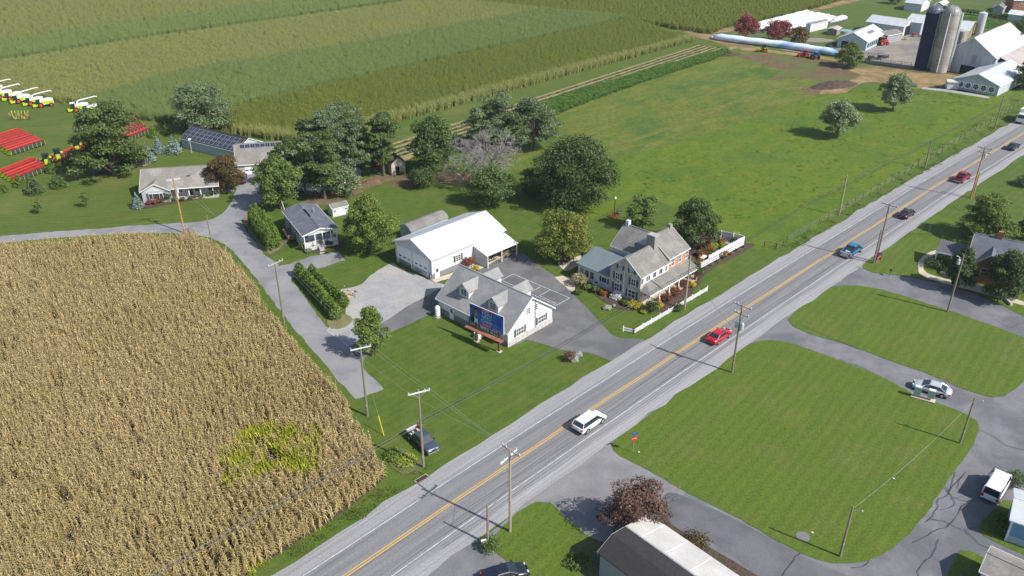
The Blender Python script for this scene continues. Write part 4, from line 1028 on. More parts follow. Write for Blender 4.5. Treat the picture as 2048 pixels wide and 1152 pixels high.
CORN_DRY = leafmat('dry_corn_leaf', (.33, .25, .115), (.64, .505, .275), .3, .8, (.88, .91, .80))
CORN_OLV = leafmat('olive_corn_leaf', (0.142, 0.187, 0.028), (0.270, 0.302, 0.065), .3, .7, (1.08, 1.04, .92), .05)
CORN_GRN = leafmat('green_corn_leaf', (0.150, 0.224, 0.065), (0.282, 0.350, 0.118), .3, .7, (1.06, 1.03, .95), .05)
CORN_TAN = leafmat('tasselled_corn_leaf', (0.198, 0.235, 0.065), (0.390, 0.405, 0.141), .3, .7, (1.07, 1.03, .95), .05)
WEED = leafmat('yellowgreen_vine_leaf', (.19, .24, .02), (.50, .48, .04), .35, .6)
SORG = leafmat('bright_forage_leaf', (0.075, 0.163, 0.025), (0.149, 0.257, 0.047), .35, .6)

def corn_plant(r_, m, h_=2.2, n_=10, green=.12):
    mb = MB(); tn = []
    mb.tube([(0, 0, 0), (.02, .01, h_)], [.03, .012], 3); tn += [.4] * (len(mb.f) - len(tn))
    az = r_.random() * 6.28
    for i in range(n_):
        z = h_ * (.18 + .8 * i / n_); az += 2.6 + r_.random() * 1.0
        leaf_strip(mb, (0, 0, z), az, .34 + .32 * r_.random(), .12, .28 + .15 * r_.random(), .45 + .5 * r_.random(), 0, 2)
        t = -.9 if r_.random() < green else r_.random()
        tn += [max(t, -.35)] * 2
    for k in range(3):
        leaf_strip(mb, (0, 0, h_), r_.random() * 6.28, .12, .05, .35, .05, 0, 1); tn += [1.25]
    return proto('corn_plant', mb, tn, m)
def corn_clump(r_, m, L1=1.5, n_=11, h_=2.1):
    mb = MB(); tn = []
    for k in range(n_):
        x = (k + .5) / n_ * L1 - L1 / 2; y = r_.gauss(0, .06); hh = h_ * (1 + r_.gauss(0, .05)); az = r_.random() * 6.28
        for i in range(7):
            az += 2.4 + r_.random(); z = hh * (.5 + .07 * i)
            leaf_strip(mb, (x, y, z), az, .30 + .22 * r_.random(), .085, .2, .35 + .25 * r_.random(), 0, 2); t = r_.random() * .8; tn += [t, t]
        leaf_strip(mb, (x, y, hh), az, .16, .05, .18, .0, 0, 1); tn += [1.3]
        leaf_strip(mb, (x, y, 0), az, .05, .2, hh * .8, .0, 0, 1); tn += [.2]
    return proto('corn_clump', mb, tn, m)
def poly_w(px, z=0): return [(p.x, p.y) for p in (at(*(q[:2]), q[2] if len(q) > 2 else z) for q in px)]
def rowgrid(poly, ang, ds, dr, jit, seed):
    r_ = np.random.RandomState(seed)
    P = np.array(poly); ca, sa = math.cos(ang), math.sin(ang)
    U = P[:, 0] * ca + P[:, 1] * sa; V = -P[:, 0] * sa + P[:, 1] * ca
    u, v = np.meshgrid(np.arange(U.min(), U.max(), ds), np.arange(V.min(), V.max(), dr))
    u = u.ravel(); v = v.ravel()
    u = u + r_.uniform(-.5, .5, len(u)) * ds; v = v + r_.normal(0, jit, len(v))
    x = u * ca - v * sa; y = u * sa + v * ca
    k = in_poly(x, y, poly)
    return x[k], y[k]
r_ = random.Random(3)
# near brown field
BROWN = poly_w([(-150, 493, 2.0), (0, 484, 2.0), (120, 474, 2.0), (230, 465, 2.0), (300, 464, 2.0), (352, 466, 2.0), (372, 474), (403, 487), (437, 508), (463, 530), (500, 578), (556, 660), (629, 742), (672, 786), (692, 820), (711, 861), (740, 900), (761, 933), (768, 956), (750, 975), (700, 1015), (658, 1045), (586, 1090), (500, 1144), (400, 1230), (-200, 1300)])
e0, e1 = at(437, 508), at(672, 786)
ANG = math.atan2(e1.y - e0.y, e1.x - e0.x)
x, y = rowgrid(BROWN, ANG, .18, .78, .06, 5)
# the rows lose their order towards the left of the field
dd = np.clip((-(x + 30) / 14), 0, 1)
x = x + nrs.normal(0, 1, len(x)) * .42 * dd; y = y + nrs.normal(0, 1, len(y)) * .42 * dd
PATCH = poly_w([(440, 900), (470, 880), (505, 862), (520, 852), (560, 862), (600, 860), (640, 868), (655, 890), (640, 925), (630, 960), (600, 958), (560, 950), (520, 965), (480, 985), (455, 975), (440, 940)], .6)
inn = in_poly(x, y, PATCH)
wob = np.array([noise.noise(Vector((a * .3, b_ * .3, 5))) for a, b_ in zip(x, y)])
keep = ~(inn & (nrs.rand(len(x)) < np.clip(.62 + wob * 1.8, .05, .95)))
gaps = np.array([noise.noise(Vector((a * .35, b_ * .35, 1))) for a, b_ in zip(x, y)])
keep &= ~((gaps > .36) & (nrs.rand(len(x)) < .75))
x, y = x[keep], y[keep]
print('brown corn', len(x))
n_ = len(x)
hs = 1 + np.array([noise.noise(Vector((a * .12, b_ * .12, 7))) for a, b_ in zip(x, y)]) * .12
S = nrs.uniform(.88, 1.1, n_) * hs
scatter('dry_corn_field', np.c_[x, y, np.zeros(n_)], np.c_[nrs.normal(0, .08, n_), nrs.normal(0, .08, n_), nrs.uniform(0, 6.28, n_)], np.c_[S * 1.05, S * 1.05, S * .95],
        [corn_plant(r_, CORN_DRY) for _ in range(6)], CORN_DRY, 'ripe brown corn standing in rows beside the lane and main road', 'corn')
me = bpy.data.meshes.new('soil'); me.from_pydata([(p[0], p[1], .006) for p in BROWN], [], [tuple(range(len(BROWN)))])
tag(link('corn_soil', me, G_soil), kind='structure')
def clump_proto(r_, m, n_, rad, h_, lw=.12, ll=.3):
    mb = MB(); tn = []
    for i in range(n_):
        a = r_.random() * 6.28; q = rad * math.sqrt(r_.random())
        leaf_strip(mb, (q * math.cos(a), q * math.sin(a), h_ * r_.random() * .6), r_.random() * 6.28, ll * (.6 + r_.random()), lw, h_ * .6, h_ * .35, 0, 1); tn += [r_.random()]
    return proto('leaf_clump', mb, tn, m)
def fill(name, poly, spacing, protos, m, label, cat, smin=.7, smax=1.3, dens=None, z=0.0, seed=1):
    r2 = np.random.RandomState(seed)
    P = np.array(poly); a0, a1 = P.min(0), P.max(0)
    n_ = int((a1[0] - a0[0]) * (a1[1] - a0[1]) / spacing ** 2)
    x = r2.uniform(a0[0], a1[0], n_); y = r2.uniform(a0[1], a1[1], n_); k = in_poly(x, y, poly)
    x, y = x[k], y[k]
    if dens is not None:
        g = np.array([noise.noise(Vector((a * dens, b_ * dens, 2))) for a, b_ in zip(x, y)]); k = g > -.05; x, y = x[k], y[k]
    n_ = len(x); S = r2.uniform(smin, smax, n_)
    return scatter(name, np.c_[x, y, np.full(n_, z)], np.c_[np.zeros(n_), np.zeros(n_), r2.uniform(0, 6.28, n_)], np.c_[S, S, S], protos, m, label, cat)
fill('vine_weeds', PATCH, .32, [clump_proto(r_, WEED, 60, .4, 1.3, .09, .2) for _ in range(4)], WEED, 'yellow green climbing weeds in a gap of the brown corn', 'weeds', .7, 1.9, .3)
fill('corner_weeds', poly_w([(455, 1150), (520, 1110), (540, 1125), (500, 1160), (440, 1175)]), .5, [clump_proto(r_, WEED, 22, .35, .8)], WEED, 'green weeds at the corner of the brown corn by the road', 'weeds', .5, 1.0)
# green fields behind: each strip with its own variety
def strip(name, px, m, label, ang, seed, ds=1.5, dr=.8, jit=.06):
    poly = poly_w(px); x, y = rowgrid(poly, ang, ds, dr, jit, seed); n_ = len(x)
    r2 = np.random.RandomState(seed)
    g = np.array([noise.noise(Vector((a * .03, b_ * .03, seed))) for a, b_ in zip(x[::1], y[::1])])
    S = r2.uniform(.95, 1.05, n_) * (1 + .06 * g)
    print(name, n_)
    rr = random.Random(seed)
    flip = r2.randint(0, 2, n_) * math.pi
    return scatter(name, np.c_[x, y, np.zeros(n_)], np.c_[np.zeros(n_), np.zeros(n_), ang + flip + r2.normal(0, .05, n_)], np.c_[np.ones(n_), S * 1.1, S], [corn_clump(rr, m) for _ in range(5)], m, label, 'corn')
a = at(700, 150, 2.3); b_ = at(1208, 39, 2.3); RANG = math.atan2(b_.y - a.y, b_.x - a.x)
T = 2.3
def bl(pts, z=T): return [(p[0], p[1], z) for p in pts]
E0 = [(-120, 200, 0), (-60, 200, 0), (20, 200, 0), (98, 204, 0), (143, 209, 0), (273, 238, 0), (342, 247, 0)]
L1_ = bl([(330, 216), (472, 202), (560, 180), (697, 150), (973, 90), (1208, 39), (1262, 27)])        # olive strip upper edge
L2_ = bl([(150, 195), (300, 150), (410, 126), (697, 82), (1032, 23), (1085, 12)])
L3_ = bl([(-120, 135), (0, 113), (308, 65), (697, 12), (860, -10)])
L4_ = bl([(-120, 95), (0, 74), (342, 27), (513, 4), (700, -25)])
EDG = [(1372, 66, T), (1247, 98, T), (1036, 152, T), (911, 184, T), (790, 214, T), (690, 240, T), (585, 252, T), (468, 240, T)]
BOT = [(1385, 84, 0), (1247, 122, 0), (1036, 179, 0), (911, 214, 0), (790, 247, 0), (690, 275, 0), (585, 287, 0), (468, 268, 0)]
strip('corn_field_edge', EDG + BOT[::-1], CORN_TAN, 'tan edge rows of the olive corn strip', RANG, 28, 1.4, .8)
strip('olive_corn_strip', [(q[0], q[1] + 3, q[2]) for q in L1_[1:]] + [(1262, 42, 0), (1340, 58, T), (1368, 60, T)] + EDG + [(420, 262, 0)], CORN_OLV, 'olive green corn strip nearest the striped rows', RANG, 21)
strip('bluegreen_corn_strip', L2_ + [(1262, 27, T)] + L1_[::-1][1:-1] + [(400, 260, 0), (345, 248, 0), (273, 238, 0), (200, 222, 0)], CORN_GRN, 'fresher green corn strip behind the olive strip', RANG, 22, 1.6)
strip('tasselled_corn_strip', [(q[0], q[1] + (3 if q[1] > 0 else 0), q[2]) for q in L3_] + [(1085, 12, T)] + L2_[::-1][1:] + [(200, 222, 0), (143, 209, 0), (98, 204, 0), (40, 195, 0), (-120, 180, 0)], CORN_TAN, 'tan tasselled corn strip in the middle of the field', RANG, 23, 1.7)
strip('far_green_corn_strip', L4_ + [(860, -12, T)] + bl([(697, 10), (308, 63), (0, 110), (-120, 131)]), CORN_GRN, 'far green corn strip beyond the dark field line', RANG, 24, 2.0, .95)
strip('farthest_corn_strip', bl([(-120, -60), (300, -80), (700, -60), (760, -25)]) + bl([(700, -26), (513, 3), (342, 26), (0, 73), (-120, 93)]), CORN_TAN, 'farthest pale corn strip along the upper left edge', RANG, 25, 2.2, 1.05)
strip('corner_corn_field', [(830, -8, 0), (950, 16, 0), (1071, 26, 0), (1239, 44, 0), (1423, 69, 0), (1458, 54, 0), (1510, 48, 0), (1617, 21, 0), (1685, 2, 0), (1780, -28, 0), (1700, -80, 0), (900, -80, 0)], CORN_OLV, 'olive corn field beyond the dark grassy gap near the farm', RANG, 26, 2.0, .95)
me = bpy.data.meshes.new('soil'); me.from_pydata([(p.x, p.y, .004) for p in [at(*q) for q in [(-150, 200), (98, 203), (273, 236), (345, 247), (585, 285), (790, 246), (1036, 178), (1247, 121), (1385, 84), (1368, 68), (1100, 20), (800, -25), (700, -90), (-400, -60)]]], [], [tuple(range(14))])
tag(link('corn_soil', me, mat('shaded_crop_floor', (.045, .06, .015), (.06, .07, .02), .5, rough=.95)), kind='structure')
# bright forage strip
fill('forage_strip', poly_w([(1452, 98), (1462, 106), (1420, 122), (1300, 160), (1150, 214), (1110, 232), (1040, 255), (880, 320), (800, 352), (790, 335), (900, 290), (1000, 250), (1120, 192), (1300, 140)]), .55,
     [clump_proto(r_, SORG, 40, .5, 1.0, .12, .4) for _ in range(3)], SORG, 'bright green forage crop strip beside the pasture', 'crop', .7, 1.2)
ROWG = leafmat('vegetable_row_leaf', (.05, .09, .02), (.10, .13, .04), .3)
for i in (1, 3, 5, 7):
    t0, t1 = (i + .1) / 9, (i + .9) / 9
    fill('vegetable_row', poly_w([lerp2(TOPL, TOPR, t0), lerp2(TOPL, TOPR, t1), lerp2(BOTL, BOTR, t1), lerp2(BOTL, BOTR, t0)]), .6, [clump_proto(r_, ROWG, 16, .3, .4, .12, .3)], ROWG,
         ['low green vegetable row nearest the corn', 'second low green vegetable row from the corn', 'third low green vegetable row from the corn', 'low green vegetable row nearest the forage strip'][i // 2], 'crop', .7, 1.1)
fill('garden_crop', poly_w([(1900, 34), (1990, 33), (2030, 45), (1980, 58), (1910, 52)]), .9, [clump_proto(r_, SORG, 24, .5, .9, .16, .5)], SORG, 'leafy vegetable garden behind the big barn', 'crop', .7, 1.2)

# ================================================================ TREES
def leaf_cloud(lobes, n, size, seed, tint_bias=0.0, flat=.3, tmin=0., tmax=1., inner=.55, mesh_name='leaves'):
    r2 = np.random.RandomState(seed)
    Lb = np.array([(c[0], c[1], c[2], c[3], c[4], c[5]) for c in lobes])   # x y z rx ry rz
    wgt = (Lb[:, 3] * Lb[:, 5]) ** 1.0; wgt /= wgt.sum()
    idx = r2.choice(len(Lb), n, p=wgt)
    d = r2.normal(0, 1, (n, 3)); d /= np.linalg.norm(d, axis=1)[:, None]
    d[:, 2] = np.where((d[:, 2] < -.35), -d[:, 2] * .6, d[:, 2])
    rr = 1 - (1 - inner) * r2.rand(n) ** 1.8
    rr *= 1 + .12 * r2.normal(0, 1, n)
    pos = Lb[idx, :3] + d * Lb[idx, 3:6] * rr[:, None]
    nrm = d * .9 + r2.normal(0, .75, (n, 3)) + np.array([0, 0, flat]); nrm /= np.linalg.norm(nrm, axis=1)[:, None]
    t = np.cross(nrm, r2.normal(0, 1, (n, 3))); t /= np.linalg.norm(t, axis=1)[:, None]; bt = np.cross(nrm, t)
    s1 = size * r2.uniform(.6, 1.35, n)[:, None]; s2 = s1 * r2.uniform(.45, .8, n)[:, None]
    V = np.stack([pos - t * s1, pos - bt * s2 + nrm * s1 * .12, pos + t * s1, pos + bt * s2 + nrm * s1 * .12], 1).reshape(-1, 3)
    V[:, 2] = np.maximum(V[:, 2], .03)
    me = bpy.data.meshes.new(mesh_name)
    me.vertices.add(4 * n); me.vertices.foreach_set('co', V.astype(np.float32).ravel())
    me.loops.add(4 * n); me.loops.foreach_set('vertex_index', np.arange(4 * n, dtype=np.int32))
    me.polygons.add(n); me.polygons.foreach_set('loop_start', np.arange(0, 4 * n, 4, dtype=np.int32))
    lobet = r2.uniform(-.3, .3, len(Lb))
    tint = np.clip(r2.uniform(tmin, tmax, n) * .7 + .15 + lobet[idx] + tint_bias, -.1, 1.2)
    me.update(calc_edges=True); tint_faces(me, tint)
    return me
def make_lobes(r_, style, H, Rr, cb):
    """crown lobes for a tree of height H, crown radius Rr, crown starting at cb*H"""
    lobes = []; z0 = cb * H; ch = H - z0
    if style in ('round', 'oval', 'dense'):
        n_ = {'round': 26, 'oval': 26, 'dense': 44}[style]
        for i in range(n_):
            t = (i + .5) / n_; zz = t; prof = math.sin(math.pi * min(max(zz * .88 + .12, 0), 1)) ** (.55 if style != 'oval' else .8)
            a = i * 2.4 + r_.random(); q = Rr * prof * (.55 + .3 * r_.random())
            s_ = Rr * (.20 + .26 * r_.random() ** 1.3) * (.85 if style == 'dense' else 1)
            lobes.append((q * math.cos(a), q * math.sin(a), z0 + ch * (.08 + .84 * zz), s_, s_, s_ * .85))
        for _ in range(7):
            a = r_.random() * 6.28; zz = .15 + .7 * r_.random(); q = Rr * (.85 + .2 * r_.random()) * math.sin(math.pi * (.12 + .8 * zz)) ** .6; s_ = Rr * (.13 + .08 * r_.random())
            lobes.append((q * math.cos(a), q * math.sin(a), z0 + ch * (.05 + .9 * zz), s_, s_, s_ * .8))
        lobes.append((0, 0, z0 + ch * .5, Rr * .62, Rr * .62, ch * .42)); lobes.append((0, 0, H - ch * .16, Rr * .35, Rr * .35, ch * .14))
    elif style == 'loose':
        for i in range(44):
            t = r_.random(); a = r_.random() * 6.28; prof = math.sin(math.pi * (.15 + .75 * t)) ** .6
            q = Rr * prof * (.35 + .6 * r_.random()); s_ = Rr * (.16 + .13 * r_.random())
            lobes.append((q * math.cos(a), q * math.sin(a), z0 + ch * (.08 + .87 * t), s_ * 1.35, s_ * 1.35, s_ * .75))
    elif style == 'wide':     # spreading, layered
        for i in range(60):
            t = r_.random(); a = r_.random() * 6.28; prof = (1 - .55 * t ** 1.6)
            q = Rr * prof * (.25 + .72 * r_.random()); s_ = Rr * (.15 + .13 * r_.random())
            lobes.append((q * math.cos(a), q * math.sin(a), z0 + ch * (.05 + .85 * t), s_ * 1.25, s_ * 1.25, s_ * .8))
    elif style == 'cone':
        n_ = 9
        for i in range(n_):
            t = i / (n_ - 1); q = Rr * (1 - t) ** .85
            m_ = max(1, int(7 * (1 - t)))
            for k in range(m_):
                a = k * 6.28 / m_ + i * .5; lobes.append((q * .6 * math.cos(a), q * .6 * math.sin(a), z0 + ch * (.05 + .9 * t), q * .42 + .12, q * .42 + .12, ch * .085))
    elif style == 'column':
        for i in range(7):
            t = i / 6; q = Rr * (1 - .75 * t ** 1.8) * (.8 + .2 * min(1, t * 5)); lobes.append((0, 0, z0 + ch * (.1 + .82 * t), q, q, ch * .14))
    elif style == 'bush':
        for i in range(7):
            a = i * 2.4; lobes.append((Rr * .45 * math.cos(a), Rr * .45 * math.sin(a), H * (.42 + .12 * r_.random()), Rr * .5, Rr * .5, H * .42))
    return lobes
BARK = mat('tree_bark', (.13, .105, .085), (.09, .075, .06), 4, rough=.95)
BARKL = mat('pale_bark', (.33, .31, .29), (.26, .24, .23), 4, rough=.95)
def woody(t, r_, H, lobes, cb, tr, m, nb=8):
    mb = MB(); top = H * (cb + (1 - cb) * .55)
    mb.tube([(0, 0, -.1), (.05 * tr, 0, H * cb * .5), (0, .1 * tr, H * cb), (.1, 0, top)], [tr * 1.25, tr, tr * .8, tr * .25], 7)
    for q in r_.sample(lobes, min(nb, len(lobes))):
        z1 = H * cb * (.8 + .3 * r_.random()); mb.tube([(0, 0, z1), (q[0] * .5, q[1] * .5, (z1 + q[2]) * .5 - .1), (q[0], q[1], q[2])], [tr * .45, tr * .28, tr * .08], 5)
    mb.build('trunk', m, t)
def tree(name, label, base, H, Rr, style, m, n=3500, size=.32, cb=.2, seed=1, group=None, cat='tree', bark=None, bias=0.0, squash=1.0, pos=None, tr=None, inner=.55, nb=8):
    r2 = random.Random(seed)
    p = at(*base) if pos is None else Vector(pos)
    t = empty(name, (p.x, p.y, 0), r2.random() * 6.28 if squash == 1 else 0, label, cat, group)
    lobes = make_lobes(r2, style, H, Rr, cb)
    if squash != 1: lobes = [(a * squash, b_, c_, d * squash, e_, f_) for a, b_, c_, d, e_, f_ in lobes]
    me = leaf_cloud(lobes, n, size, seed, bias, inner=inner, mesh_name='crown')
    link('crown', me, m, t)
    woody(t, r2, H, lobes, max(cb, .04), tr or max(.08, H * .022), bark or BARK, nb)
    return t
LF_mid = leafmat('maple_leaf_olive', (0.084, 0.137, 0.028), (0.222, 0.294, 0.058), .3)
LF_dk = leafmat('dark_leaf', (0.046, 0.084, 0.025), (0.124, 0.176, 0.053), .25)
LF_grn = leafmat('mid_green_leaf', (0.074, 0.125, 0.029), (0.176, 0.247, 0.063), .3)
LF_gry = leafmat('greygreen_leaf', (0.095, 0.147, 0.063), (0.229, 0.291, 0.142), .3)
LF_oli = leafmat('olive_dark_leaf', (0.065, 0.105, 0.028), (0.148, 0.190, 0.058), .3)
LF_brz = leafmat('bronze_leaf', (.08, .062, .025), (.20, .14, .055), .3)
LF_orn = leafmat('orange_tinged_leaf', (0.074, 0.137, 0.028), (0.297, 0.276, 0.058), .3)
LF_red = leafmat('red_leaf', (0.169, 0.048, 0.048), (0.359, 0.090, 0.075), .3)
LF_pur = leafmat('purple_leaf', (.095, .062, .052), (.25, .145, .115), .3)
LF_slv = leafmat('silvery_leaf', (0.112, 0.162, 0.067), (0.330, 0.389, 0.212), .3)
LF_blu = leafmat('blue_spruce_needle', (0.131, 0.188, 0.160), (0.239, 0.314, 0.284), .15)
LF_arb = leafmat('arborvitae_green', (0.063, 0.125, 0.021), (0.169, 0.247, 0.039), .25)
LF_yel = leafmat('golden_leaf', (.35, .30, .02), (.60, .50, .03), .3)
LF_brb = leafmat('barberry_leaf', (0.150, 0.056, 0.037), (0.254, 0.105, 0.060), .25)
LF_flw = leafmat('hydrangea_bloom', (.10, .14, .03), (.60, .50, .34), .3)
LF_wht = leafmat('pale_bloom', (.25, .28, .20), (.65, .64, .60), .3)
LF_mum = leafmat('orange_bloom', (.12, .10, .03), (.55, .16, .03), .3)
LF_lime = leafmat('lime_leaf', (0.225, 0.319, 0.037), (0.419, 0.493, 0.075), .3)

TREES = [
 ('broad_tree', 'large olive-brown spreading tree standing over the red harvest headers', (228, 352), 17.0, 8.0, 'wide', LF_oli, 9500, .36, .06, 31),
 ('broad_tree', 'low spreading branches of a smaller olive tree by the swing set', (240, 338), 8.0, 5.5, 'wide', LF_oli, 3000, .32, .1, 32),
 ('field_tree', 'big round green tree beside the long solar-roofed shed', (412, 262), 12.2, 7.6, 'dense', LF_gry, 9000, .3, .08, 33),
 ('bronze_tree', 'rounded bronze-leaved tree at the driveway beside the ranch house', (455, 385), 8.2, 3.6, 'round', LF_brz, 4500, .24, .14, 34),
 ('driveway_tree', 'green tree overhanging the driveway behind the clipped evergreens', (562, 418), 11.2, 4.6, 'round', LF_grn, 5000, .27, .16, 35),
 ('yard_maple', 'full round olive-green maple between the mobile home and white garage', (742, 506), 11.6, 4.5, 'oval', LF_mid, 7500, .23, .05, 36),
 ('grove_tree', 'tall dark oval tree beside the little stone shed', (868, 352), 14.0, 5.2, 'dense', LF_dk, 7000, .28, .12, 37),
 ('grove_tree', 'dusky green tree behind the clump of bare grey branches', (968, 300), 12.5, 4.6, 'loose', LF_gry, 3200, .28, .2, 38),
 ('grove_tree', 'feathery grey-green locust tree with a leaning top', (1010, 300), 13.5, 4.6, 'loose', LF_gry, 3400, .28, .2, 39),
 ('grove_tree', 'leafy grey-green tree at the pasture end of the grove', (1068, 300), 12.5, 5.6, 'loose', LF_gry, 5000, .28, .12, 40),
 ('oak_tree', 'huge dark green dome-shaped tree at the pasture edge', (1150, 412), 14.0, 8.6, 'dense', LF_dk, 14000, .28, .06, 41),
 ('yard_tree', 'broad olive tree with orange tinged top beside the parking lot', (1126, 522), 9.6, 4.9, 'round', LF_orn, 7500, .22, .08, 42),
 ('small_grove_tree', 'low dark tree in front of the bare grey tree', (985, 412), 8.0, 4.6, 'round', LF_dk, 3500, .26, .05, 43),
 ('pasture_tree', 'silver green tree in the pasture casting a long shadow', (1674, 275), 9.6, 4.6, 'round', LF_slv, 5500, .28, .12, 44),
 ('pasture_tree', 'silver green pasture tree closer to the white barn', (1785, 223), 10.6, 4.6, 'round', LF_slv, 5500, .28, .12, 45),
 ('slender_tree', 'light green young tree behind the farmhouse', (1284, 458), 6.8, 2.9, 'loose', LF_grn, 2600, .2, .12, 46),
 ('garden_tree', 'dark leafy tree over the fenced farmhouse garden', (1388, 496), 9.4, 4.1, 'round', LF_dk, 6500, .22, .1, 47),
 ('lawn_tree', 'small yellowish green tree on the lawn by the gravel lane', (745, 712), 8.0, 2.6, 'oval', LF_mid, 3600, .19, .08, 48),
 ('purple_tree', 'purple-leaved ornamental tree at the end of the white-roofed trailer', (1268, 1062), 6.8, 3.8, 'wide', LF_pur, 4200, .17, .12, 49),
 ('red_tree', 'dark tree with a red crown beside the silage bags', (1490, 78), 8.4, 4.4, 'round', LF_red, 2400, .34, .16, 50),
 ('red_tree', 'dusky red tree in the middle by the silage bags', (1556, 84), 7.5, 5.2, 'round', LF_red, 2600, .34, .16, 51),
 ('red_tree', 'smaller rusty tree before the long white shed', (1596, 92), 6.6, 3.6, 'round', LF_brz, 1500, .34, .14, 52),
 ('farm_tree', 'green tree at the end of the blue silage bag', (1696, 134), 7.6, 4.5, 'round', LF_mid, 3200, .3, .05, 53),
 ('evergreen_tree', 'wide green pine-like tree behind the brick house', (1965, 478), 8.8, 5.0, 'wide', LF_mid, 6500, .24, .0, 54),
 ('house_tree', 'dark upright tree at the porch of the brick house', (1913, 580), 7.8, 2.5, 'oval', LF_dk, 5000, .2, .08, 55),
 ('house_tree', 'large dark tree hiding the front of the brick house', (2002, 600), 8.6, 3.8, 'round', LF_dk, 7500, .2, .08, 56),
 ('edge_tree', 'dark tree beside the fan barn at the right edge', (2052, 178), 9.5, 4.5, 'round', LF_dk, 2500, .32, .06, 57),
 ('edge_tree', 'dark tree behind the big barn at the right edge', (2046, 82), 9.0, 5.0, 'round', LF_oli, 2200, .34, .06, 58),
 ('roadside_tree', 'dark tree by the road at the right edge beyond the brick house', (2050, 478), 4.5, 2.0, 'round', LF_dk, 1500, .2, .05, 59),
 ('garden_shrub_tree', 'leafy pale shrub beside the lane at the right edge', (2050, 372), 2.4, 2.4, 'bush', LF_gry, 900, .2, .05, 60),
 ('crop_tree', 'loose grey-green tree nearest the driveway in the crowded row', (612, 392), 12.5, 3.8, 'loose', LF_gry, 3200, .27, .18, 61),
 ('crop_tree', 'tall dark leafy tree over the parked white vehicles', (650, 398), 15.0, 4.5, 'loose', LF_oli, 4500, .27, .2, 62),
 ('crop_tree', 'tall thin-trunked tree in the middle of the crowded row', (705, 372), 15.5, 4.2, 'loose', LF_gry, 4200, .27, .3, 63),
 ('crop_tree', 'tall dark tree beside the little stone shed and wood pile', (768, 352), 14.0, 3.8, 'loose', LF_dk, 4000, .27, .2, 64),
 ('crop_tree', 'leaning leafy tree between the tall trees and the driveway tree', (590, 372), 11.0, 4.0, 'loose', LF_oli, 3200, .27, .1, 72),
 ('crop_tree', 'full dusky tree right behind the white vans', (665, 335), 13.5, 5.0, 'loose', LF_gry, 4200, .27, .1, 73),
 ('crop_tree', 'grey-green tree filling the gap left of the tall thin trunk', (725, 335), 13.0, 4.4, 'loose', LF_oli, 3800, .27, .12, 74),
 ('crop_tree', 'low bushy tree in front of the crowded row', (690, 392), 6.5, 3.6, 'round', LF_gry, 2600, .25, .03, 65),
 ('crop_tree', 'leafy tree at the back of the crowded row by the corn', (690, 310), 12.0, 5.0, 'loose', LF_gry, 3800, .3, .1, 66),
 ('crop_tree', 'dusky tree at the back left of the crowded row', (630, 320), 10.0, 4.2, 'loose', LF_oli, 3000, .3, .1, 67),
 ('low_bush_tree', 'low dark growth beneath the bare grey tree', (845, 375), 4.5, 3.2, 'bush', LF_dk, 1800, .24, .03, 68),
 ('low_bush_tree', 'wispy grey thicket at the left foot of the great dark tree', (1068, 392), 6.0, 3.2, 'loose', LF_oli, 1500, .2, .03, 69),
 ('far_yard_tree', 'dark tree beside the far farm lane at the upper edge', (1790, 8), 6.0, 3.5, 'round', LF_dk, 1000, .36, .05, 70),
 ('far_yard_tree', 'dark tree before the far brick house at the upper right', (2035, 16), 9.0, 3.6, 'oval', LF_dk, 1200, .36, .03, 71),
]
for (nm, lb, bs, H, Rr, stl, m, n_, sz, cb, sd_) in TREES:
    tree(nm, lb, bs, H, Rr, stl, m, int(n_ * (2.9 if stl == 'loose' else 2.2)), sz * .74, cb, sd_)
# conifers and small trees, left yard
for i, (bs, H, Rr, lb) in enumerate([((297, 323), 4.6, 1.9, 'blue spruce beside the swing set'), ((318, 306), 4.2, 1.7, 'blue spruce between two others behind the ranch house'), ((350, 306), 4.6, 1.9, 'blue spruce nearest the long solar shed'), ((262, 316), 3.2, 1.3, 'smaller blue spruce half behind the swing set'), ((276, 415), 3.2, 1.3, 'blue spruce at the corner of the ranch house')]):
    tree('blue_spruce', lb, bs, H, Rr, 'cone', LF_blu, 2200, .17, .03, 80 + i, group='blue spruces around the ranch house')
for i, (bs, H, Rr, lb) in enumerate([((70, 387), 4.6, 2.0, 'plump dark pine in front of the red headers'), ((118, 374), 3.6, 1.9, 'spreading dark pine beside the tree shade'), ((40, 373), 3.4, 1.1, 'narrow green cone tree before the red headers'), ((4, 384), 3.2, 1.3, 'green cone tree cut by the left edge'), ((307, 275), 3.0, 1.1, 'small green cone tree at the end of the far headers'), ((334, 268), 3.2, 1.2, 'small green cone tree near the corn corner'), ((104, 345), 3.4, 1.2, 'green cone tree between the lime tractors'), ((138, 340), 2.8, 1.2, 'small dark cone tree by the lime tractors'), ((168, 325), 3.2, 1.1, 'dark cone tree beneath the spreading tree')]):
    tree('cone_evergreen', lb, bs, H, Rr, 'cone', LF_arb if i not in (0, 1) else LF_dk, 1600, .17, .03, 90 + i, group='young evergreens before the machinery')
tree('sapling', 'thin sapling on the striped lawn, the left of two', (81, 428), 3.0, .9, 'loose', LF_grn, 500, .14, .3, 101, tr=.05)
tree('sapling', 'thin sapling on the striped lawn, the right of two', (175, 416), 3.4, .95, 'loose', LF_grn, 500, .14, .3, 102, tr=.05)
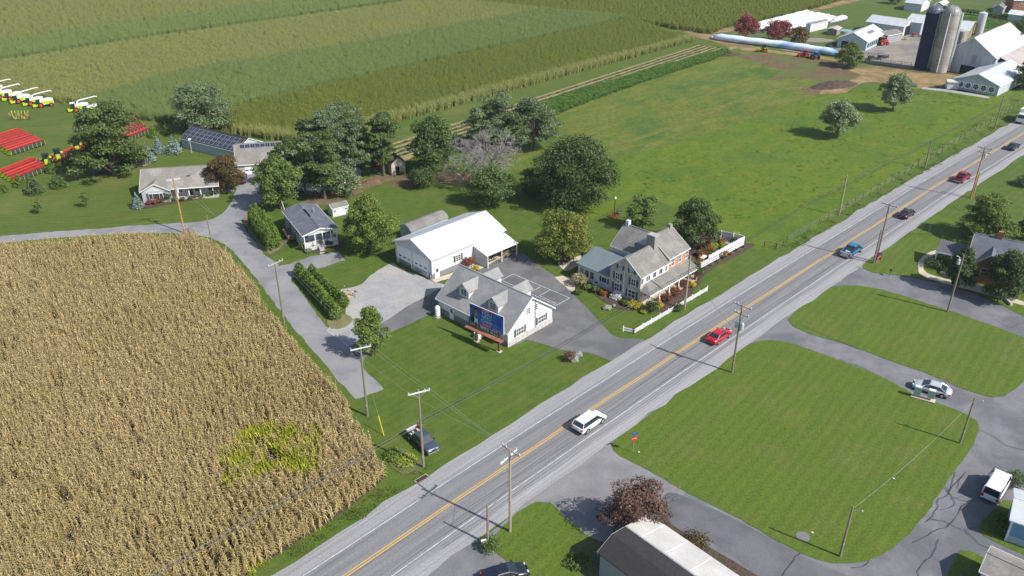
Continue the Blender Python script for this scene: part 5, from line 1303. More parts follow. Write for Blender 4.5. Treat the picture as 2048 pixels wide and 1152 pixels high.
# arborvitae hedge by the lane: two ranks of columns
hp = [(508, 458), (516, 468), (524, 478), (533, 490), (541, 500), (518, 452), (526, 462), (535, 472), (545, 484), (554, 494)]
for i, bs in enumerate(hp):
    k = ['first', 'second', 'third', 'fourth', 'last'][i % 5]
    tree('arborvitae', f'tall clipped arborvitae, {k} from the driveway end in the {"lane side" if i < 5 else "house side"} rank', bs, 4.8 + .4 * math.sin(i * 2), 1.05, 'column', LF_arb, 2200, .14, .02, 110 + i, group='arborvitae screen by the mobile home', cat='hedge tree', inner=.8)
for i in range(18):
    t = (i // 2) / 8; sd2 = i % 2
    A0, A1 = ((600, 552), (672, 636)) if sd2 == 0 else ((626, 556), (686, 612))
    bs = lerp2(A0, A1, t)
    tree('arborvitae', f'low arborvitae in the long hedge, place {["one","two","three","four","five","six","seven","eight","nine"][i//2]} from its upper end, {"lane side" if sd2 == 0 else "lawn side"}', bs, 2.6 + .3 * math.sin(i * 3.3), 1.15, 'column', LF_arb, 1500, .13, .02, 130 + i, group='long arborvitae hedge beside the lane', cat='hedge tree', inner=.8)
# bare trees
DEADM = mat('bare_grey_bark', (.25, .225, .22), (.18, .165, .16), 3, rough=.95)
def bare(name, label, base, H, Rr, m, seed, n1=7, depth=5, r0=.22, cat='tree', twigr=.018):
    r2 = random.Random(seed); p = at(*base); t = empty(name, (p.x, p.y, 0), 0, label, cat)
    tk = MB(); mb = MB()
    tk.tube([(0, 0, -.1), (.1, 0, H * .12), (0, .1, H * .25)], [r0, r0 * .85, r0 * .7], 7); tk.build('trunk', m, t)
    def grow(p, d, ln, r, k):
        q = p + d * ln; mid = (p + q) / 2 + Vector((r2.gauss(0, .05), r2.gauss(0, .05), r2.gauss(0, .03))) * ln
        mb.tube([p, mid, q], [r, r * .85, r * .65], 4 if k > 1 else 3, cap=False)
        if k == 0: return
        for _ in range(3 if k > 1 else 4):
            nd = (d + Vector((r2.gauss(0, .55), r2.gauss(0, .55), r2.gauss(.05, .35)))).normalized()
            if math.hypot(q.x, q.y) > Rr * .95: nd = (nd - Vector((q.x, q.y, 0)).normalized() * .5).normalized()
            grow(q, nd, ln * (.62 + .2 * r2.random()), max(twigr, r * .6), k - 1)
    for i in range(n1):
        a = i * 2.4 + r2.random() * .5; el = .55 + .6 * r2.random(); d = Vector((math.cos(a) * math.cos(el), math.sin(a) * math.cos(el), math.sin(el)))
        grow(Vector((0, 0, H * (.15 + .1 * r2.random()))), d, H * .26, r0 * .5, depth - 1)
    o = mb.build('branches', m, t); tag(o, kind='stuff'); return t
bare('bare_tree', 'leafless grey tree with a wide tangle of branches in the grove', (968, 372), 13.0, 6.0, DEADM, 5, 9, 6, .3, twigr=.028)
bare('bare_tree', 'smaller leafless grey tree drooping towards the lawn', (925, 368), 8.0, 4.0, DEADM, 8, 6, 4, .2, twigr=.035)
bare('bare_shrub', 'bare silvery bush leaning out behind the purple tree', (1316, 1030), 5.0, 2.4, DEADM, 9, 7, 4, .07, 'shrub', twigr=.012)
# shrubs around the houses
def shrub(label, base, H, Rr, m, seed, name='shrub', n=700, size=.11, group=None, z=0):
    t = tree(name, label, base, H, Rr, 'bush', m, n, size, .02, seed, group, 'shrub', nb=4, tr=.04); t.location.z = z; return t
SH = [
 ('large hydrangea full of cream blooms at the seam metal wing', (1158, 572), 2.4, 1.5, LF_flw, 1600), ('round green shrub beside the hydrangea', (1156, 588), .9, .8, LF_dk, 600),
 ('round olive shrub before the heat pump of the farmhouse', (1174, 579), 1.1, .8, LF_mid, 600), ('dark shrub under the small wing window', (1192, 585), 1.2, .9, LF_dk, 700),
 ('reddish flowering shrub at the corner of the stone wall', (1207, 590), 1.0, .8, LF_mum, 500), ('low green shrub below the ground floor stone windows', (1250, 609), .8, .9, LF_dk, 600),
 ('bright yellow spreading shrub at the porch corner', (1270, 614), 1.0, 1.4, LF_yel, 1000), ('dark round evergreen shrub by the garden walk', (1304, 624), 2.2, 1.3, LF_dk, 1300),
 ('golden shrub beside the dark round evergreen', (1318, 616), 1.1, .75, LF_yel, 600), ('rusty barberry nearest the porch steps', (1331, 602), 1.3, 1.2, LF_brb, 800),
 ('rusty barberry in the middle of the porch bed', (1350, 590), 1.4, 1.2, LF_brb, 800), ('rusty barberry farthest along the porch bed', (1369, 574), 1.4, 1.2, LF_brb, 800),
 ('yellow ball shrub between two barberries', (1384, 574), 1.1, .7, LF_yel, 600), ('upright dark evergreen at the end of the porch', (1396, 562), 3.2, .9, LF_dk, 900),
 ('pale grasses tuft at the corner of the front garden', (1288, 626), .7, .7, LF_lime, 500), ('white flower clump on the front lawn', (1214, 618), .6, .8, LF_wht, 500),
 ('white hydrangea beside the basement hatch', (1226, 596), .8, .6, LF_wht, 400), ('second white hydrangea beside the basement hatch, nearer the yellow shrub', (1236, 600), .8, .6, LF_wht, 400),
 ('green and orange planting at the foot of the roadside pole', (1358, 622), 1.3, 1.0, LF_grn, 700), ('orange mums around the lamp post', (1228, 434), .5, 1.2, LF_mum, 600),
 ('grey green bush beside the lamp post', (1238, 430), 1.3, .8, LF_gry, 500), ('brown leaved bush at the corner of the lean-to', (938, 536), 2.2, 1.4, LF_brb, 900),
 ('yellow blooming mound next to the brown bush', (951, 541), .9, .7, LF_yel, 500), ('dark planting at the end of the lean-to', (1020, 503), 1.2, 1.3, LF_dk, 700),
 ('olive bush left of the mobile home steps', (607, 500), 1.5, .9, LF_mid, 600), ('small cone evergreen left of the mobile home steps', (626, 499), 1.7, .45, LF_arb, 500),
 ('small cone evergreen right of the mobile home steps', (655, 494), 1.6, .5, LF_dk, 500), ('green bush under the porch rail of the mobile home', (662, 492), 1.1, .6, LF_dk, 500),
 ('grey bush at the right porch corner of the mobile home', (673, 486), .9, .8, LF_gry, 500), ('yellow flowers in the mobile home bed', (660, 502), .35, .9, LF_yel, 300),
 ('tan grass clump beside the mobile home steps', (617, 505), .8, .7, LF_gry, 400),
 ('dark red shrub under the picture window', (312, 408), 1.1, .9, LF_brb, 500), ('second dark red shrub under the picture window', (300, 409), 1.1, .8, LF_brb, 500), ('third shrub at the end of the picture window', (324, 405), 1.2, .8, LF_brb, 500),
 ('upright green shrub at the ranch porch corner', (339, 404), 2.2, .8, LF_dk, 600), ('clipped round shrub first along the ranch porch', (349, 402), .9, .6, LF_dk, 350), ('clipped round shrub second along the ranch porch', (365, 402), .9, .65, LF_dk, 350),
 ('clipped round shrub third along the ranch porch', (383, 399), .9, .65, LF_dk, 350), ('clipped round shrub fourth along the ranch porch', (402, 396), .9, .65, LF_dk, 350), ('clipped round shrub fifth along the ranch porch', (417, 394), .9, .65, LF_dk, 350),
 ('upright dark shrub at the chimney end of the ranch house', (430, 393), 2.0, .8, LF_dk, 500), ('yellow green mound past the chimney', (437, 385), 1.2, .9, LF_lime, 400), ('red flowering shrub by the ranch porch rail', (392, 397), .8, .6, LF_mum, 300),
 ('dark shrub bed at the porch of the brick house', (1870, 535), 1.6, 2.2, LF_dk, 1500), ('dark low shrub before the brick house', (1900, 552), 1.3, 1.6, LF_dk, 1000), ('shrub under the big tree at the brick house', (1990, 592), 1.2, 1.8, LF_dk, 900),
 ('tufted ornamental plant with rocks at the lot entrance', (1139, 722), 1.6, 1.0, LF_pur, 700), ('ivy and weeds at the foot of the short pole', (980, 1098), 1.4, 1.3, LF_grn, 1100),
 ('roadside weeds beside the storm drain', (812, 925), .7, 1.6, LF_lime, 700), ('brush beside the drain and pole', (790, 915), .9, 1.5, LF_mid, 700),
 ('dark shrub beside the white van', (2036, 970), 1.8, 1.6, LF_dk, 900), ('dark shrub against the blue trailer', (2004, 1058), 1.6, 1.5, LF_dk, 900), ('garden greens beside the trailer end', (1155, 1128), .9, 1.4, LF_grn, 700),
 ('brown weeds in the planting bed by the trailer', (1395, 1080), .6, 1.6, LF_brz, 500), ('tall weeds at the corner of the retaining wall', (2020, 600), 1.2, 1.2, LF_grn, 500),
 ('climbing plants at the far vinyl fence', (1470, 478), 1.6, 1.0, LF_lime, 500),
]
for i, (lb, bs, H, Rr, m, n_) in enumerate(SH):
    shrub(lb, bs, H, Rr, m, 200 + i, n=n_, z=(Zi if bs[0] > 1820 and bs[1] > 460 or bs[1] > 1030 else 0))
# garden inside the vinyl fence: mixed flower mounds
GF = poly_w([(1380, 515), (1400, 500), (1430, 478), (1475, 482), (1478, 492), (1440, 512), (1410, 540), (1385, 545)])
gp = [('green leafy', LF_grn), ('white flowering', LF_wht), ('orange flowering', LF_mum), ('lime leafy', LF_lime), ('dark red', LF_brb), ('dark green', LF_dk)]
spots = [((1388, 528), 'at the porch end of'), ((1402, 514), 'beside the oil tank in'), ((1414, 500), 'under the garden tree in'), ((1432, 492), 'in the middle of'), ((1456, 489), 'at the pasture corner of'), ((1436, 508), 'against the vinyl fence in')]
for i, (sp_, wh) in enumerate(spots):
    for j in range(5):
        cn, m = gp[(i + j * 5) % 6] if j < 4 else gp[(i + 3) % 6]
        cn, m = gp[(i + j) % 6]
        p_ = at(*sp_) + Vector((rnd.uniform(-1.4, 1.4), rnd.uniform(-1.4, 1.4), 0))
        tree('flower_mound', f'{cn} mound {wh} the fenced garden', None, rnd.uniform(.6, 1.4), rnd.uniform(.6, 1.1), 'bush', m, 400, .12, .02, 300 + i * 5 + j, group='mounds of the fenced garden', cat='shrub', pos=p_, nb=2, tr=.03)
# far hedge row at the top
for i in range(12):
    bs = (1885 + i * 14, 22 + i * 1.9)
    tree('hedge_bush', 'brown green bush of the far hedge, %s from the concrete silo' % ['first', 'second', 'third', 'fourth', 'fifth', 'sixth', 'seventh', 'eighth', 'ninth', 'tenth', 'eleventh', 'last'][i], bs, 2.4, 1.9, 'bush', LF_oli, 350, .3, .02, 350 + i, group='far hedge beyond the silos', cat='hedge bush', nb=2)
# rough grass along the pasture fence and field margins
TUFT = leafmat('rough_grass_blade', (.07, .12, .02), (.14, .18, .04), .35)
def margin(name, px, spacing, label, m=TUFT, h_=.35, w_=1.0, seed=4):
    fill(name, poly_w(px), spacing, [clump_proto(r_, m, 14, .3, h_, .06, .22) for _ in range(3)], m, label, 'grass', .5, 1.4, .25, seed=seed)
margin('fence_line_grass', [(1560, 492), (1700, 405), (1860, 300), (2048, 185), (2110, 150), (2120, 165), (2048, 225), (1900, 320), (1725, 418), (1600, 498), (1570, 505)], .7, 'long grass along the pasture fence by the road')
margin('verge_grass', [(780, 950), (850, 935), (870, 930), (770, 1005), (640, 1092), (500, 1165), (430, 1230), (400, 1230), (500, 1150), (660, 1052), (768, 968)], .55, 'tall verge grass between the brown corn and the road', seed=6)
margin('field_edge_grass', [(403, 482), (440, 502), (500, 572), (640, 740), (720, 860), (772, 945), (764, 955), (700, 860), (630, 748), (555, 664), (495, 580), (430, 508)], .6, 'long grass at the lane side of the brown corn', seed=8)
margin('pasture_tufts', [(1180, 330), (1440, 262), (1650, 185), (1850, 180), (1950, 200), (1700, 390), (1450, 450), (1280, 390), (1190, 400)], 1.6, 'darker grass tufts scattered through the pasture', leafmat('pasture_blade', (.07, .13, .012), (.11, .17, .02), .35), .22, seed=9)
margin('weedy_slope', [(1700, 175), (1800, 172), (1990, 200), (1980, 215), (1800, 200), (1700, 190)], 1.2, 'rough grass below the barnyard', seed=10)
# ================================================================ FARM COMPLEX
def bld(name, lab, cat, A, Bp, Cp, zE, rise, axis, wall, roof_, ov=.3, trim=W_trim, dims=None, base=None, inset=.2):
    bb = B(name, lab, cat, A, Bp, Cp, zE, inset=inset, dims=dims)
    bb.walls(wall, rise, axis); bb.roof(roof_, rise, axis, ov=ov, ove=ov, trim=trim)
    return bb
W_barn = mat('weathered_white_boards', (.50, .52, .55), (.36, .38, .41), .6, stretch=(4, 4, .25), rough=.8, fine=.1)
b = bld('big_barn', 'large white board barn with pale roof behind the silos', 'barn', (1903, 95), (1994, 118), (2062, 84), 6.0, 5.2, 'x', W_barn, Rf_barn, dims=None)
L_, W_ = b.L, b.W; print('bigbarn', L_, W_)
b.box('barn_opening', -.1, 0, W_ * .35, W_ * .62, 0, 2.6, Dark)
b.box('loft_door', -.08, 0, W_ * .36, W_ * .44, 3.4, 6.0, mat('grey_loft_door', (.28, .30, .33), rough=.8))
slab('lean_roof', [(2, -7.5, 3.4), (L_ + .3, -7.5, 3.4), (L_ + .3, -.3, 6.1), (2, -.3, 6.1)], Rf_tinrust, .12, b.root)
b.box('lean_wall', 2.3, L_, -7.2, -.1, 0, 3.3, W_barn)
b.box('solar_array', L_ - 1.5, L_ - .3, 2.2, 4.6, 8.4, 8.5, PVb)
b = bld('fan_barn', 'white barn with five big round fans in its end wall', 'barn', (1908, 157), (2000, 173), (2062, 142), 3.0, 2.3, 'x', mat('block_barn_wall', (.42, .46, .48), (.36, .40, .42), 1, rough=.8), Rf_tin)
print('fanbarn', b.L, b.W)
fan_hs = b.W / 5.6
for i in range(5):
    y = b.W - fan_hs * (.85 + i * .98)
    b.box('fan_frame', -.12, 0, y - .95, y + .95, .7, 2.6, W_trim)
    mb = MB(); mb.lathe([(.75, -.16), (.75, -.13)], 14, 0, None, 'x')
    o = mb.build('fan_opening', Dark, b.root, loc=(0, y, 1.65))
    for k in range(5):
        mb = MB(); a = k * 1.2566; mb.add([(-.2, 0, 0), (-.2, .7 * math.cos(a), .7 * math.sin(a)), (-.17, .7 * math.cos(a + .45), .7 * math.sin(a + .45))], [(0, 1, 2)]); mb.build('fan_blade', Steel, o)
q = at(1893, 178)
b2 = simple('pump_hut', 'small white hut at the corner of the fan barn', 'shed', (q.x, q.y), R(-12), 3.2, 2.4, 2.2, .3, W_white, Rf_whiteflat)
b = bld('cattle_barn', 'low white barn with pale roof and a grey skylight strip', 'barn', (1679, 74), (1735, 84), (1773, 66), 3.2, 2.4, 'x', W_grey if False else W_lblue, Rf_tin)
b.box('barn_opening', -.06, 0, b.W * .62, b.W * .85, .2, 2.4, Dark)
for i in range(8): b.box('opening', b.L * (.06 + i * .11), b.L * (.13 + i * .11), -.06, 0, .9, 2.3, Dark)
mb = MB(); k_ = 2.4 / (b.W / 2)
for i in range(1): mb.add([(b.L * .4, b.W * .2, 3.2 + b.W * .2 * k_ + .22), (b.L * .7, b.W * .2, 3.2 + b.W * .2 * k_ + .22), (b.L * .7, b.W * .32, 3.2 + b.W * .32 * k_ + .22), (b.L * .4, b.W * .32, 3.2 + b.W * .32 * k_ + .22)], [(0, 1, 2, 3)])
mb.build('skylight_strip', mat('grey_skylight', (.16, .17, .2), rough=.3), b.root)
b = bld('machine_shed', 'long pale metal machine shed with an open gable end', 'shed', (1732, 43), (1809, 54), (1832, 46), 3.6, 1.8, 'y', W_metal, Rf_tin)
b.box('shed_opening', b.L * .15, b.L * .8, -.1, 0, 0, 3.4, Dark) if b.L < b.W else b.box('shed_opening', b.L - .0, b.L + .1, b.W * .15, b.W * .8, 0, 3.4, Dark)
b = bld('link_shed', 'low grey-roofed shed joining the cattle barn and machine shed', 'shed', (1768, 62), (1776, 72), (1806, 66), 2.8, .9, 'x', W_grey, Rf_grey)
b = bld('tall_barn', 'pale metal barn half hidden behind the blue silo', 'barn', (1813, 42), (1845, 47), (1866, 36), 4.6, 1.8, 'y', W_lblue, Rf_tin)
b = bld('far_machine_barn', 'low barn with pale blue roof between silo and white bin', 'barn', (1890, 54), (1938, 62), (1954, 44), 4.0, 1.6, 'y', mat('brown_metal_wall', (.26, .19, .16), rough=.7), Rf_tin)
b = bld('long_white_shed', 'white shed with grey roof beside the silage bags', 'shed', (1616, 47), (1622, 50), (1658, 42), 2.8, .5, 'x', W_white, Rf_grey, ov=.1)
b = bld('small_grey_shed', 'small grey shed with tan end behind the cattle barn', 'shed', (1656, 57), (1675, 60.5), (1685, 55), 2.2, .4, 'x', W_shake, mat('tan_roof', (.38, .34, .30), rough=.8), ov=.1)
b = bld('far_white_house', 'white house with pale roof at the upper edge behind the silos', 'house', (1812, 4), (1845, 9), (1862, 2), 3.2, 1.5, 'y', W_white, Rf_tin)
b = bld('far_grey_hut', 'small grey hut with white roof behind the concrete silo', 'shed', (1874, 6), (1886, 10), (1898, 4), 2.6, .8, 'x', W_grey, Rf_white)
b = bld('far_garage', 'small grey gabled shed in the far yard', 'shed', (1990, 11), (2008, 16), (2015, 11), 2.6, 1.0, 'x', W_grey, Rf_grey)
b = bld('far_white_roof_shed', 'pale blue shed with bright white roof above the vegetable garden', 'shed', (2018, 21), (2016, 28), (2060, 33), 2.8, 1.2, 'x', W_lblue, Rf_white, dims=(12, 7))
q = at(2022, 26)
b = simple('far_brick_house', 'red brick house in the upper right corner', 'house', (q.x, q.y), R(-8), 14, 9, 5.2, 2.2, W_brick, Rf_tin)
b.window('y0', 3.2, 2.8, 1.3, 1.2, False, 2, 2)
b.window('y0', 8.2, 2.8, 1.3, 1.2, False, 2, 2)
def silo(name, lab, base, top, Rr, m, md, dome=True, ladder=True, ribs=0, chute=None):
    p = at(*base); H = height_of(p, top); hc = H - (Rr if dome else .5)
    t = empty(name, (p.x, p.y, 0), 0, lab, 'silo')
    mb = MB(); mb.lathe([(Rr, 0), (Rr, hc)], 28); o = mb.build('silo_wall', m, t)
    mb = MB()
    if dome: mb.lathe([(Rr * 1.02 * math.cos(a), hc + Rr * math.sin(a)) for a in [i * math.pi / 2 / 7 for i in range(8)]][:-1] + [(.05, hc + Rr)], 28)
    else: mb.lathe([(Rr * 1.03, hc), (.1, H)], 28)
    d = mb.build('dome', md, t, smooth=False)
    if dome:
        for k in range(14):
            a = k * 2 * math.pi / 14; q = MB(); q.tube([(Rr * 1.03 * math.cos(a) * math.cos(e), Rr * 1.03 * math.sin(a) * math.cos(e), hc + Rr * 1.03 * math.sin(e)) for e in (0, .4, .8, 1.2, 1.5)], .045, 4); q.build('dome_rib', Steel, d)
    if ribs:
        z = 1.0
        while z < hc:
            q = MB(); q.lathe([(Rr + .035, z), (Rr + .035, z + .07)], 28); q.build('hoop', m if ribs == 2 else Steel, t); z += 1.1 if ribs == 1 else .75
    if ladder:
        a = ladder
        q = MB(); x_, y_ = (Rr + .15) * math.cos(a), (Rr + .15) * math.sin(a); tx, ty = -math.sin(a) * .28, math.cos(a) * .28
        q.tube([(x_ + tx, y_ + ty, .5), (x_ + tx, y_ + ty, hc)], .05, 4); q.tube([(x_ - tx, y_ - ty, .5), (x_ - tx, y_ - ty, hc)], .05, 4)
        z = .8
        while z < hc: q.tube([(x_ + tx, y_ + ty, z), (x_ - tx, y_ - ty, z)], .035, 4); z += .6
        tag(q.build('ladder', W_trim, t), kind='stuff')
    if chute:
        for a, mm, rr_ in chute:
            q = MB(); q.tube([((Rr + rr_) * math.cos(a), (Rr + rr_) * math.sin(a), .3), ((Rr + rr_) * math.cos(a), (Rr + rr_) * math.sin(a), hc + .4)], rr_, 8); q.build('filler_pipe', mm, t)
    return t
silo('blue_silo', 'tall dark blue steel silo with ladder and ribbed dome', (1843, 137), 9, 2.35, mat('dark_blue_enamel', (.006, .012, .05), (.010, .02, .07), 1, rough=.7, spec=.15), mat('blue_grey_dome', (.12, .13, .17), (.08, .09, .12), 2, rough=.4), ladder=-1.2, ribs=2, chute=[(-.9, Steel, .12)])
silo('concrete_silo', 'tall tan concrete silo with banded wall and silver dome', (1876, 143), 11, 2.5, mat('silo_staves', (.30, .27, .24), (.24, .21, .19), .8, (.36, .33, .30), .3, stretch=(1, 1, 4), rough=.9), mat('silver_dome', (.33, .32, .32), (.24, .235, .24), 2, rough=.4), ladder=0, ribs=1, chute=[(-2.2, W_trim, .14), (-.2, mat('pale_green_chute', (.38, .45, .44), rough=.6), .45)])
silo('short_silo', 'short tan concrete silo behind the two tall silos', (1917, 92), 58, 1.9, mat('silo_staves_pale', (.36, .32, .28), (.30, .27, .24), 1, rough=.9), Conc, dome=False, ladder=-1.6, ribs=1)
silo('white_bin', 'slender white ribbed grain bin behind the big barn', (1956, 70), 23, 1.45, mat('white_bin_steel', (.48, .50, .54), (.42, .44, .48), 2, stretch=(1, 1, 6), rough=.45), Rf_tin, dome=False, ladder=0, ribs=2)
# silage bags
BAG = mat('white_bag_film', (.60, .60, .62), (.48, .49, .52), .4, rough=.45)
def bag(lab, pts, Rr, m, group=None, name='silage_bag'):
    P = [at(*p) for p in pts]; o0 = P[0]; t = empty(name, (o0.x, o0.y, 0), 0, lab, 'silage bag', group)
    q = smooth_poly(P, 2.0, False)
    mb = MB(); n_ = len(q); rings = []
    for i, p in enumerate(q):
        a = q[max(i - 1, 0)]; b_ = q[min(i + 1, n_ - 1)]; d = (b_ - a).normalized(); nn = Vector((-d.y, d.x))
        e = min(1, .25 + min(i, n_ - 1 - i) * .5) * (1 + .05 * math.sin(i * 1.7))
        rings += [(p.x - o0.x + nn.x * Rr * math.cos(th) * e * 1.1, p.y - o0.y + nn.y * Rr * math.cos(th) * e * 1.1, max(0, Rr * .72 * e + Rr * .85 * e * math.sin(th))) for th in [k * 2 * math.pi / 12 for k in range(12)]]
    fs = [(i * 12 + j, i * 12 + (j + 1) % 12, (i + 1) * 12 + (j + 1) % 12, (i + 1) * 12 + j) for i in range(n_ - 1) for j in range(12)]
    fs += [tuple(range(12)), tuple(range((n_ - 1) * 12, n_ * 12))]
    mb.add(rings, fs); o = mb.build('bag_body', m, t, smooth=True)
    a, b_ = q[0], q[1]; 
    mb = MB(); mb.tube([(0, 0, Rr * .5), ((a - b_).x * .8, (a - b_).y * .8, .1)], [Rr * .3, .05], 8); mb.build('tied_end', m, t)
    return t
bm_ = bpy.data.materials.new('blue_white_bag_film'); bm_.use_nodes = True
n, l = bm_.node_tree.nodes, bm_.node_tree.links; p = n['Principled BSDF']; p.inputs['Roughness'].default_value = .3
tcn = n.new('ShaderNodeTexCoord'); nz_ = n.new('ShaderNodeTexNoise'); nz_.inputs['Scale'].default_value = .09; l.new(tcn.outputs['Object'], nz_.inputs[0])
rp = n.new('ShaderNodeValToRGB'); rp.color_ramp.elements[0].position = .46; rp.color_ramp.elements[0].color = (.22, .38, .68, 1); rp.color_ramp.elements[1].position = .54; rp.color_ramp.elements[1].color = (.62, .70, .82, 1)
l.new(nz_.outputs[0], rp.inputs[0]); l.new(rp.outputs[0], p.inputs['Base Color'])
bag('very long pale blue plastic silage bag winding above the pasture', [(1424, 78), (1480, 86), (1550, 94), (1620, 104), (1680, 114)], 1.55, bm_)
for i, (a, c_, k) in enumerate([((1510, 56), (1619, 28), 'farthest'), ((1513, 62), (1628, 31), 'second farthest'), ((1528, 65), (1642, 32), 'third farthest'), ((1556, 63), (1651, 34), 'fourth from the corn'), ((1575, 64), (1660, 36), 'fifth from the corn'), ((1592, 62), (1669, 38), 'sixth from the corn'), ((1656, 45), (1678, 39), 'short piece behind the white shed'), ((1664, 46), (1693, 38), 'nearest, ending farthest into the grass')]):
    bag(f'white silage bag, {k}', [a, ((a[0] + c_[0]) / 2, (a[1] + c_[1]) / 2), c_], 1.35, BAG, 'white silage bags beside the corn')
# manure pile
def mound(name, lab, base, rx, ry, h_, m, ang=0, cat='pile', seed=3, z=0):
    p = at(*base); t = MB(); v, f = [(0, 0, h_)], []
    R_, S_ = 6, 22
    for i in range(1, R_ + 1):
        for j in range(S_):
            a = j * 2 * math.pi / S_; q = i / R_; x_, y_ = rx * q * math.cos(a), ry * q * math.sin(a)
            nn = noise.noise(Vector((x_ * .6 + seed, y_ * .6, seed)))
            v.append((x_ * (1 + .12 * nn), y_ * (1 + .12 * nn), max(-.02, h_ * (1 - q ** 1.6) * (1 + .5 * nn)) + (.0 if i < R_ else -.05)))
    f = [(0, 1 + j, 1 + (j + 1) % S_) for j in range(S_)]
    for i in range(R_ - 1):
        for j in range(S_): a = 1 + i * S_ + j; b_ = 1 + i * S_ + (j + 1) % S_; f.append((a, a + S_, b_ + S_, b_))
    t.add(v, f); o = t.build(name, m, None, loc=(p.x, p.y, z), rot=(0, 0, ang)); return tag(o, lab, cat)
DUNG = mat('dark_manure', (.045, .030, .022), (.085, .060, .044), 1.2, rough=.95, bump=.6, bscale=3, fine=.3)
mound('manure_pile', 'long dark brown manure pile in the tan yard', (1668, 172), 9.0, 3.2, 1.6, DUNG, R(22))
mound('manure_pile', 'low brown heap beside the forage strip end', (1462, 110), 4.5, 2.0, .7, DUNG, R(30))
mound('tarped_heap', 'black tarp covered heap behind the blue silage bag', (1665, 92), 3.0, 1.8, 1.4, mat('black_tarp', (.03, .03, .035), rough=.5))
mound('gravel_heap', 'broad grey-brown storage mound inside a curved wall', (1628, 80), 7.5, 4.0, .5, mat('heap_stone', (.24, .21, .17), (.18, .16, .13), 2, rough=.95))
mound('wood_heap', 'heap of brush and firewood under the crowded trees', (745, 366), 2.6, 1.2, .9, mat('brown_brush', (.10, .06, .045), (.16, .11, .07), 3, rough=.95, bump=.6))
mound('brush_pile', 'long brown brush pile behind the yard maple', (820, 368), 4.5, 1.8, .8, mat('brown_brush', (.10, .06, .045), (.16, .11, .07), 3, rough=.95, bump=.6))
# rock pile at the hedge
t = empty('rock_pile', at(682, 590), 0, 'pile of tan rocks at the end of the gravel lot', 'rocks')
r2 = random.Random(4)
def rock_mesh(r2, s):
    bm = bmesh.new(); bmesh.ops.create_icosphere(bm, subdivisions=1, radius=s)
    for v_ in bm.verts: v_.co *= r2.uniform(.7, 1.2); v_.co.z *= .7
    me = bpy.data.meshes.new('rock'); bm.to_mesh(me); bm.free(); return me
ROCK = mat('tan_rock', (.36, .30, .23), (.27, .22, .17), 3, rough=.9, rnd_amt=.25)
for i in range(60):
    x_ = r2.gauss(0, 1.4); y_ = r2.gauss(0, .8); link('rock', rock_mesh(r2, r2.uniform(.15, .42)), ROCK, t, (x_, y_, max(.1, .7 - math.hypot(x_ / 2, y_) * .5) * r2.random() + .1))
for i, (bs, lb) in enumerate([((1147, 720), 'grey boulder at the parking lot entrance'), ((1158, 712), 'smaller grey boulder behind the entrance planting'), ((1228, 614), 'grey rock at the front lawn flowers')]):
    p = at(*bs); tag(link('boulder', rock_mesh(r2, [.9, .6, .4][i]), mat('grey_boulder', (.26, .25, .25), (.18, .175, .175), 2, rough=.9), None, (p.x, p.y, .3)), lb, 'rock')
# farmyard fence of dark boards
def rail_fence(name, lab, px, h_, m, sp=2.4, rails=3, group=None, pr=.07, wire=False, z=0):
    P = [at(*p) for p in px]; o0 = P[0]; t = empty(name, (o0.x, o0.y, z), 0, lab, 'fence', group)
    pm = MB(); pm.box(-pr, pr, -pr, pr, 0, h_); pme = pm.mesh('post'); pme.materials.append(m)
    for a, b_ in zip(P, P[1:]):
        d = b_ - a; ln = d.length; k = max(1, round(ln / sp)); an = math.atan2(d.y, d.x)
        for i in range(k + 1):
            q = a + d * i / k - o0; link('post', pme, None, t, (q.x, q.y, 0), (0, 0, an))
        for r__ in range(rails):
            zz = h_ * (r__ + .8) / (rails + .1); q0, q1 = a - o0, b_ - o0
            mb = MB(); mb.tube([(q0.x, q0.y, zz), (q1.x, q1.y, zz)], .012 if wire else .05, 4)
            mb.build('wire' if wire else 'rail', Steel if wire else m, t)
    return t
rail_fence('board_fence', 'dark board fence along the brown barnyard below the paving', [(1716, 124), (1760, 128), (1822, 134)], 1.5, mat('dark_boards', (.06, .05, .045), rough=.9), 3)
rail_fence('board_fence', 'dark wooden fence at the farmyard implements', [(1735, 112), (1776, 116)], 1.3, mat('dark_boards', (.06, .05, .045), rough=.9), 3)
rail_fence('pasture_fence', 'thin wire pasture fence with weathered posts along the main road', [(1574, 485), (1597, 472), (1710, 406), (1860, 318), (2035, 212), (2100, 172)], 1.35, Wood, 3.6, 3, None, .06, True)
rail_fence('yard_wire_fence', 'low wire fence between farmhouse garden and pasture', [(1225, 432), (1280, 440), (1335, 452)], 1.1, Wood, 3, 2, None, .05, True)
rail_fence('wooden_gate', 'brown wooden gate frame at the pasture corner near the vinyl fence', [(1528, 494), (1552, 499), (1566, 492)], 1.3, mat('brown_gate_wood', (.13, .09, .06), rough=.9), 2.6, 2)
